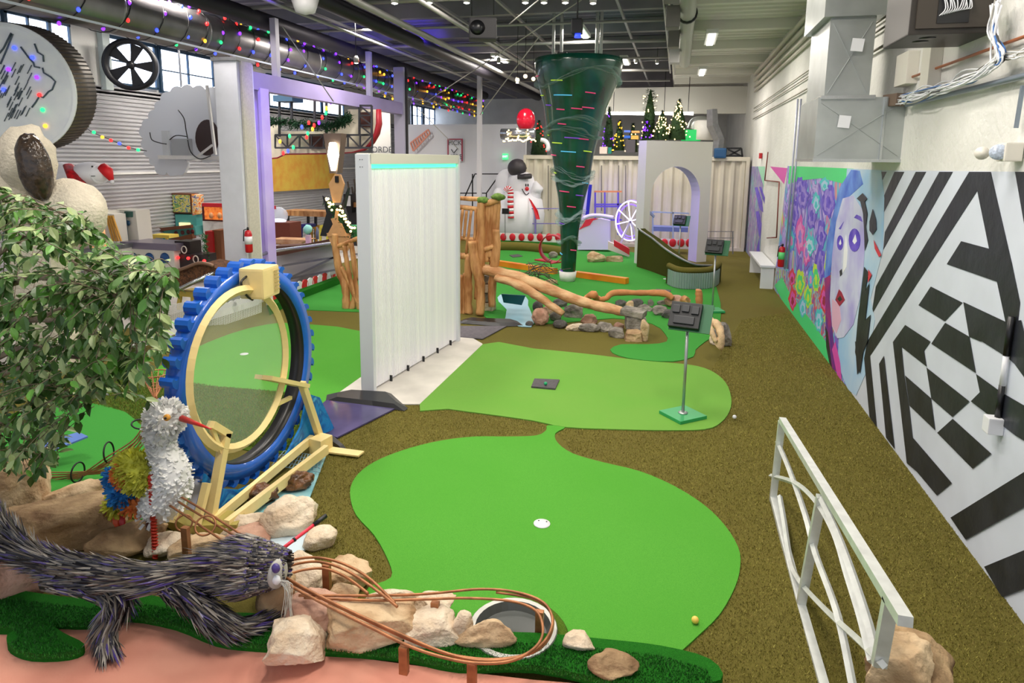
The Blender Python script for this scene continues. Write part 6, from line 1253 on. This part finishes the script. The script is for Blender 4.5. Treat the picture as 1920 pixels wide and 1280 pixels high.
# coffee bar clutter left of ribbed wall
o=thing('bar_counter','dark bar counter with espresso machine left of the ribbed wall','counter',(aY(665,460,16.5).x,16.5,0)); PB('counter',M('bar_dark','#22242a',.4),o,648,392,684,460,16.5,.8); PB('top',wood,o,655,380,684,388,16.4,.6); PB('machine',blackm,o,645,364,660,398,16.3,.4); PB('paper_card',white2,o,649,367,657,386,16.25,.02)
for k,(px,py) in enumerate(((652,340),(664,335),(670,345),(676,352),(660,350))): B().tube(smooth_path([aY(px,py,16.5),aY(px+2,py+20,16.5),aY(px-2,py+45,16.5)],4),.025,5).build('tap_pipe',M('pipe_bronze','#5c5048',.4,.6),o)
tag(B().lathe(aY(667,445,14.5),[(.08,0),(.12,.25),(.16,.3)],14).build('green_bucket',M('bucket_green','#2a9a5c',.4)),'green bucket beside the log gate','bucket')
# fire extinguishers
def extinguisher(p,label,white_=False):
    o=thing('fire_extinguisher',label,'fire extinguisher',p); B().lathe(p,[(.055,0),(.065,.02),(.065,.32),(.05,.38),(.02,.4)],16).build('cylinder',M('ext_red','#c01420',.3),o); B().lathe(p+Vector((0,0,.15)),[(.066,0),(.066,.14)],16).build('label_band',white2 if not white_ else M('label_lime','#6ce080',.4),o); B().lathe(p+Vector((0,0,.4)),[(.02,0),(.02,.05)],10).build('valve',black,o); B().tube([p+Vector((.02,0,.43)),p+Vector((-.07,-.02,.40)),p+Vector((-.08,-.03,.2))],.01,6).build('hose',black,o); return o
pe=aX(437,478,CXl+.3); extinguisher(Vector((CXl+.36,ycol(437)-.1,pe.z)),'red fire extinguisher hanging on the boxed white column')
pe=aX(1462,500,WX-.12); extinguisher(Vector((WX-.1,pe.y,pe.z)),'red fire extinguisher on the mural wall beside the bench',True)
# ================================================================== right wall services
o=thing('sheet_metal_duct','large square sheet metal duct on the right wall','duct',(1.7,7.6,2.7))
yN=aX(1688,300,WX).y; xl=aY(1525,300,yN).x; zb_=aY(1525,300,yN).z; zm=aY(1525,183,yN).z; yF=aX(1494,300,xl).y
B().box(((xl+WX)/2,(yN+yF)/2,(zb_+zm)/2),(WX-xl,yF-yN,zm-zb_)).build('lower_box',galv,o)
xl2=xl+.06; zt_=aY(1545,32,yN).z; xr2=aY(1640,100,yN).x
B().box(((xl2+xr2)/2,(yN+yF)/2+.05,(zm+zt_)/2),(xr2-xl2,yF-yN,zt_-zm)).build('upper_box',galv,o)
B().box(((xl2+xr2)/2,(yN+yF)/2+.05,(zt_+5.4)/2),(xr2-xl2+.14,yF-yN+.12,5.4-zt_)).build('top_box',galv,o)
B().box(((xl2+xr2)/2,(yN+yF)/2+.02,zm),(xr2-xl2+.08,yF-yN+.1,.035)).build('flange',silver,o); B().box(((xl+WX)/2,(yN+yF)/2,zb_),(WX-xl+.02,yF-yN+.04,.03)).build('flange',silver,o); B().box((aY(1655,240,yN).x,yN-.01,(zb_+zm)/2),(.02,.03,zm-zb_)).build('seam',silver,o)
for (za,zc_,xa,xb,dy) in ((zb_,zm,xl,WX,0),(zm,zt_,xl2,xr2,.05)):
    b=B(); Y=yN+dy-.004; b.bar((xa+.03,Y,za+.05),(xb-.03,Y,zc_-.05),.012,.006); b.build('cross_crease',galv,o)
    B().bar((xb-.03,Y,za+.05),(xa+.03,Y,zc_-.05),.012,.006).build('cross_crease',galv,o)
for px,py in ((1608,84),(1583,228)): c=aY(px,py,yN-.02); B().box((c.x,c.y,c.z),(.11,.004,.12),ry=.1).build('paper_label',white2,o)
yC=aX(1858,62,WX-.02).y; xc_=aY(1703,62,yC).x; zC=aY(1703,66,yC).z; yC2=aX(1655,92,xc_).y
o=thing('network_cabinet','black wall mounted network cabinet with cables inside','cabinet',((xc_+WX)/2,yC,zC)); B().box(((xc_+WX)/2,(yC+yC2)/2,zC+.45),(WX-xc_,yC2-yC,.9),bev=.01).build('case',M('cabinet_black','#2c2824',.4),o)
df_=B().box(((xc_+WX)/2,yC-.01,zC+.45),(WX-xc_-.08,.02,.82)).build('door_frame',M('cabinet_edge','#3a342e',.4),o); c=aY(1785,25,yC); B().box((c.x,yC-.022,c.z+.05),(.2,.01,.24)).build('opening',black,df_)
b=B(); rr=random.Random(4)
for k in range(12): x=c.x-.09+k*.015; b.tube(smooth_path([Vector((x,yC-.03,c.z-.02+.004*k)),Vector((x+.03,yC-.05,c.z+.03)),Vector((x+.01+rr.uniform(-.03,.05),yC-.04,c.z+.15))],4),.004,5)
b.build('patch_cables',white2,o)
for k in (0,1): B().lathe(Vector(((xc_+WX)/2-.1,yC+.15+k*.15,zC-.004)),[(.055,0),(.055,.003)],18).build('vent_hole',black,o)
for i,(dx) in enumerate((0,.05,.1)): pass
for k,(x,h0) in enumerate(((1.66,4.9),)): pass
# pipes and conduits along the wall
def wpipe(px,py,r,m,label,y0=2.5,y1=19.5,x=None,name='wall_pipe'):
    x=x or WX-r-.03; z=aX(px,py,x).z; return tag(B().cyl((x,y0,z),(x,y1,z),r,n=8).build(name,m),label,'pipe','pipes along the right wall' if 'one of' in label else None)
wpipe(1800,172,.022,M('conduit_grey','#8a96a4',.4,.6),'grey conduit on the right wall below the cable bundle',2.5,aX(1700,205,WX-.05).y)
wpipe(1800,112,.012,M('pipe_orange','#b4683c',.4,.4),'thin orange brown pipe sloping over the cable bundle',2.5,aX(1690,160,WX-.04).y)
pm=M('pipe_cream','#d4d0c4',.5)
for i,(px,py,r) in enumerate([(1500,45,.05),(1500,62,.045),(1500,80,.035),(1480,112,.03),(1490,150,.012),(1490,160,.012),(1480,185,.015)]):
    wpipe(px,py,r,pm if i<4 else M('conduit_dull','#a8a49a',.5,.3),['thickest cream pipe just under the roof at the right wall','second cream pipe under the thickest one','third cream pipe on the right wall','lowest of the thick cream pipes on the right wall','thin dull conduit above its twin behind the duct','thin dull conduit below its twin behind the duct','lone thin conduit lowest on the upper right wall'][i],7 if i>3 else 3,21)
for i,(px,lb) in enumerate(((1487,'first vertical conduit left of the square duct'),(1493,'second vertical conduit left of the square duct'))):
    y=aX(px,300,WX-.04).y; tag(B().cyl((WX-.04,y,aX(px,520,WX-.04).z),(WX-.04,y,aX(px,190,WX-.04).z),.018,n=8).build('wall_conduit',M('conduit_lilac','#b0b4c8',.4,.4)),lb,'pipe')
o=thing('red_conduit','thin dark red conduit outlining the white niche','pipe',aX(1450,400,WX-.05)); rc_=M('conduit_maroon','#7c3c34',.5)
L_=[(1440,285),(1434,338),(1461,341),(1456,445),(1438,446)]
for a,c in zip(L_,L_[1:]): B().cyl(aX(*a,WX-.05),aX(*c,WX-.05),.014,n=6).build('pipe_run',rc_,o)
b=B(); b.box(aX(1426,292,WX-.04),(.06,.2,.14)); tag(b.build('fire_alarm',candy),'small red fire alarm box high on the right wall','alarm')
# cable bundle
o=thing('cable_bundle','tangled white network cables along the right wall','cables',aX(1750,190,WX-.1)); rr=random.Random(15); cm_=[white2,M('cable_grey','#9a9890',.5),M('cable_blue','#3a6cb0',.4),M('cable_black','#2a2826',.5)]
for k in range(26):
    pts=[(1690,190),(1720,178),(1770,165),(1810,148),(1850,128),(1875,105),(1862,60),(1868,5)]
    P=smooth_path([aX(p[0]+rr.gauss(0,5),p[1]+rr.gauss(0,5),WX-.09-.05*rr.random()) for p in pts],5); B().tube(P,.006,5).build('cable',cm_[0 if k%5 else rr.choice((1,2,3))],o)
for k in range(10):
    P=smooth_path([aX(1875,100,WX-.1),aX(1890+rr.gauss(0,4),105+rr.gauss(0,4),WX-.1),aX(1925,100+rr.gauss(0,6),WX-.1),aX(1990,80,WX-.1)],5); B().tube(P,.006,5).build('cable',cm_[k%2],o)
tag(B().box(aX(1678,188,WX-.1),(.12,.22,.12),rz=.3,bev=.01).build('junction_box',M('junk_brown','#6c5c50',.6)),'brown dusty junction box beside the square duct','box')
for i,(px,py,w,h,lb) in enumerate(((1700,130,.35,.3,'white square junction box above the cable bundle'),(1745,135,.2,.45,'white tall wall box behind the orange pipe'))): tag(B().box(aX(px,py,WX-.05),(.1,w,h),bev=.008).build('wall_box',M('box_ivory','#dedad0',.5)),lb,'box')
o=thing('emergency_light','white emergency light with twin lamp heads on the wall','light',aX(1870,290,WX-.08)); c=aX(1893,285,WX-.06); B().box(c,(.1,.13,.12),bev=.01).build('body',M('box_ivory'),o); B().lathe(aX(1872,285,WX-.13),[(.0,.02),(.05,.02),(.05,-.02),(.03,-.04)],18,ax=(-.3,-1,0)).build('led_head',M('led_head','#c4d0e4',.3,var=.3,vs=60),o); B().lathe(aX(1842,287,WX-.12),[(.045,.02),(.03,-.03),(.01,-.05)],18,ax=(-.5,-.9,0)).build('lamp_head',M('box_ivory'),o)
b=B(); b.bar(aX(1905,240,WX-.05),aX(1918,160,WX-.05),.02); tag(b.build('wall_conduit',M('conduit_grey')),'short conduit rising above the emergency light','pipe')
yq=aX(1865,800,WX-.04).y; o=thing('outlet_conduit','black and white conduit ending in a small outlet box','outlet',(WX-.04,yq,aX(1865,815,WX-.04).z)); zA=aX(1870,785,WX-.04).z
B().cyl((WX-.03,yq,zA),(WX-.03,yq,zA+.22),.02,n=8).build('pipe_lower',black,o); B().cyl((WX-.03,yq,zA+.22),(WX-.03,yq,zA+.42),.018,n=8).build('pipe_white',white2,o); B().cyl((WX-.03,yq,zA+.42),(WX-.03,yq,1.75),.02,n=8).build('pipe_upper',black,o)
B().box((WX-.05,yq,zA-.05),(.09,.09,.11),bev=.008).build('outlet_box',white2,o)
# ================================================================== ceiling services
dp=M('pipe_dark','#33303a',.5,.3); lp_=M('pipe_light','#a8a6a4',.5,.4)
ZC={'largedark':5.3,'seconddark':5.4}
def cpipe(px,py,X,r,m,label,y0=3,y1=27,cat='pipe',name='ceiling_pipe'):
    z=ZC.get(label.split()[0]+label.split()[1],5.2); X=G(px,py,z).x; return tag(B().cyl((X,y0,z),(X,y1,z),r,n=12).build(name,m),label,cat)
cpipe(600,75,-7.2,.16,dp,'large dark pipe under the ceiling left of the white lamps'); cpipe(700,45,-5.0,.12,M('pipe_mid','#6a6870',.45,.5),'dull silver pipe with clamps under the dark ceiling'); cpipe(720,28,-4.4,.06,lp_,'pale thin pipe beside the dull silver pipe')
cpipe(640,15,-5.6,.13,dp,'second large dark pipe near the dull silver pipe'); cpipe(850,40,-3.2,.04,lp_,'thin pale conduit above the black speaker'); cpipe(640,55,-6.3,.03,lp_,'thin pale conduit beside the large dark pipe'); cpipe(780,60,-4.9,.035,lp_,'thin pale conduit right of the dull silver pipe')
cpipe(1287,60,.12+.0,.14,M('pipe_sage','#a4a89c',.5,.3),'thick sage grey pipe along the roof beam',4,18); cpipe(1262,60,-.06,.02,lp_,'thin conduit left of the roof beam',4,20); cpipe(1250,60,-.12,.02,lp_,'thinner conduit farthest left of the roof beam',4,20)
bx=M('sage_box','#5c5a54',.5)
for i,(y,lb) in enumerate(((9.6,'nearest dark electrical box on the roof beam'),(11.5,'second dark electrical box on the roof beam'),(13.4,'third electrical box on the roof beam'),(15.5,'farthest electrical box on the roof beam'))): tag(B().box((G(1265,60,5.2).x,y,5.0),(.22,.3,.34),bev=.02).build('electrical_box',bx if i<3 else lp_),lb,'box')
for y in (6,8,10,12.2): tag(B().lathe((G(1287,60,5.2).x,y-.02,5.2),[(.17,-.05),(.17,.05)],16,ax=(0,1,0)).build('pipe_collar',dgrey),'dark collar on the thick sage pipe','collar','collars on the sage pipe')
rodm=M('thin_cable','#b8b6b0',.5,.3)
for a,c,Y0,Y1,lb in (((1090,0),(800,190),12,17,'thin diagonal cable crossing in front of the black speaker'),((1010,0),(955,45),11,12,'short diagonal cable near the spotlights'),((530,50),(625,190),11,12,'thin diagonal cable left over the violet beam'),((1010,70),(900,215),14,18,'thin diagonal cable toward the silver duct'),((770,190),(860,280),18,20,'thin diagonal cable over the white partition')):
    tag(B().cyl(aY(*a,Y0),aY(*c,Y1),.012,n=6).build('ceiling_cable',rodm),lb,'cable')
c=aY(905,56,8.6); o=thing('hanging_speaker','black box speaker hanging under the ceiling','speaker',(c.x,c.y,c.z-.2)); B().box(c,(.36,.25,.27),rz=.3,bev=.02).build('cabinet',M('speaker_black','#17151a',.5),o); B().lathe(c+Vector((-.03,-.14,0)),[(.1,0),(.04,.05)],20,ax=(.3,-1,-.1)).build('horn',black,o)
for dx in (-.15,.15): B().cyl(c+Vector((dx,0,.18)),Vector((c.x+dx,c.y,5.9)),.008,n=5).build('hanger',dgrey,o)
c=aY(1082,50,11.5); o=thing('stage_projector','black projector lamp with blue lens above the tornado','projector',(c.x,c.y,c.z-.1)); B().box(c,(.18,.2,.24),bev=.02).build('body',black,o); B().lathe(c+Vector((.02,-.02,-.12)),[(.05,0),(.06,-.06),(0,-.06)],14).build('lens',M('lens_blue','#3040ff',.3,em=3,emc='#2a3cff'),o); B().cyl(c,Vector((c.x,c.y,5.9)),.015,n=6).build('hanger',dgrey,o)
spm=M('spot_glow','#ffffff',.3,em=14,emc='#fff8ea')
SPT=[(740,6,8.5),(805,5,8.8),(875,5,9),(985,5,9),(1020,5,9.2),(1060,5,9.2),(935,118,17),(1192,118,19),(1232,119,19),(1112,6,9.4),(970,155,17),(668,118,13)]
nm=['first','second','third','fourth','fifth','sixth','lone far','left far','right far','seventh','small far left','dim left']
for i,(px,py,Y) in enumerate(SPT):
    c=aY(px,py,Y); o=thing('spotlight',nm[i]+(' spotlight of the near ceiling row from the left' if Y<10 else ' spotlight under the dark ceiling'),'spotlight',(c.x,c.y,c.z),'track spotlights'); B().lathe(c,[(.045,0),(.055,.1),(.03,.14)],14).build('can',lp_,o); B().lathe(c,[(.042,-.005),(.0,-.02)],14).build('bulb',spm,o); B().cyl(c+Vector((0,0,.13)),Vector((c.x,c.y,max(c.z+.3,5.85))),.008,n=5).build('stem',dgrey,o)
    if Y>=10: pass
for i,(px,py,Y,lb) in enumerate(((970,150,15,'first small warm pendant bulb left of the tornado'),(985,143,15.5,'second small warm pendant bulb left of the tornado'),(1000,148,16,'third small warm pendant bulb left of the tornado'))):
    c=aY(px,py,Y); o=thing('pendant_bulb',lb,'pendant',c); B().ell(c,.05,10).build('globe',M('globe_warm','#f4e4c0',.3,em=2,emc='#ffe8b8'),o); B().cyl(c,Vector((c.x,c.y,5.9)),.006,n=5).build('cord',black,o)
tag(B().cyl(aY(572,5,9),Vector((aY(572,5,9).x,9,5.95)),.01,n=5).build('lamp_cord',black),'thin cord of the white dome shade','cord')
tag(B().lathe(aY(572,12,9),[(.0,-.12),(.14,-.08),(.2,.1)],20).build('dome_shade',M('shade_white','#d8d8dc',.4)),'white dome shade cut by the top edge of the photo','lamp shade')
for i,y in enumerate((7.2,9.4,11.3,13.6,15.7,18.1,20.4,22.9)): tag(B().cyl((-10.5,y,5.45),(-.4,y,5.45-.02*i),.028 if i%2 else .04,n=6).build('cross_pipe',lp_),'pale pipe crossing the hall under the dark ceiling','pipe','cross pipes under the ceiling')
for i,(px,py,z) in enumerate(((560,60,5.3),(600,30,5.5),(830,25,5.5),(900,60,5.4),(1000,60,5.5),(1180,60,5.5))):
    X=G(px,py,z).x; tag(B().box((X,15,z),(.05,22,.05)).build('strut_channel',M('strut_grey','#9c9aa0',.5,.5)),['strut channel farthest left over the duct','strut channel left of the white dome shade','strut channel left of the black speaker','strut channel right of the black speaker','strut channel left over the tornado','strut channel right over the tornado'][i],'channel')
# coloured show light on the columns and the arch
def spot(loc,tgt,col,e,size=.4,ang=60):
    l=bpy.data.lights.new('show_light','SPOT'); l.energy=e; l.color=lin(col); l.spot_size=R(ang); l.shadow_soft_size=.15; l.spot_blend=.6
    o=bpy.data.objects.new('show_light',l); COL.objects.link(o); o.location=loc; o.rotation_euler=(Vector(tgt)-Vector(loc)).to_track_quat('-Z','Y').to_euler()
spot((-6.3,9.6,5.3),(-7.7,12.2,2.6),'#7a50ff',220,ang=50); spot((-1.8,16.3,5.2),(-.6,18.2,1.6),'#7a5cff',260,ang=45); spot((-3.,18.6,4.6),(-1.6,19.8,1.),'#6a50ff',300,ang=60); spot((-5.6,14,5.3),(-8.2,17,5.),'#5a3cff',380,ang=90)
WORLD=1.0; LP=120; EXPO=-0.12
# ================================================================== light
w=bpy.data.worlds.new('world'); SC.world=w; w.use_nodes=True; w.node_tree.nodes['Background'].inputs[0].default_value=(*lin('#eef3ff'),1); w.node_tree.nodes['Background'].inputs[1].default_value=WORLD
def area(name,loc,sx,sy,e,col='#fff6ea',rot=(0,0,0),parent=None):
    l=bpy.data.lights.new(name,'AREA'); l.shape='RECTANGLE'; l.size=sx; l.size_y=sy; l.energy=e; l.color=lin(col)
    o=bpy.data.objects.new(name,l); COL.objects.link(o); o.rotation_euler=rot; o.location=loc
    if parent: o.parent=parent; o.location=Vector(loc)-Vector(parent.location)
    return o
tubem=M('fill_lamp_tube','#ffffff',.3,em=9,emc='#fff8ee'); housing=M('fill_lamp_housing','#dcdcd8',.5)
FILL_LAMPS=[(-1.2,2.6),(-1.2,6.2),(-4.4,3.2),(-4.6,7.0),(-8,5),(-8.5,9.5),(.5,4.4),(.45,9),(-3.2,10.8),(-6.5,13.5),(-10.5,13),(.5,14),(-2.2,15),(-9.5,18),(-5,18.5),(-1.6,19.5),(-3.5,24),(.5,19)]  # strip lamps added under the roof to fill the hall with even light
for i,(x,y) in enumerate(FILL_LAMPS):
    z=5.05 if x>0 else 5.45
    o=thing('fill_lamp','long white fill lamp added under the roof deck','lamp',(x,y,z),'added fill lamps under the roof')
    B().box((x,y,z+.06),(.22,1.3,.08)).build('housing',housing,o); B().box((x,y,z+.012),(.12,1.24,.02)).build('diffuser',tubem,o)
    area('fill_light',(x,y,z-.005),.5,1.3,LP*(.62 if x>0 else (1.5 if x<-6 else 1.05)),parent=o)
SC.view_settings.view_transform='Standard'; SC.view_settings.look='None'; SC.view_settings.exposure=EXPO; SC.view_settings.gamma=1
try: SC.view_settings.use_curve_mapping=False
except Exception: pass
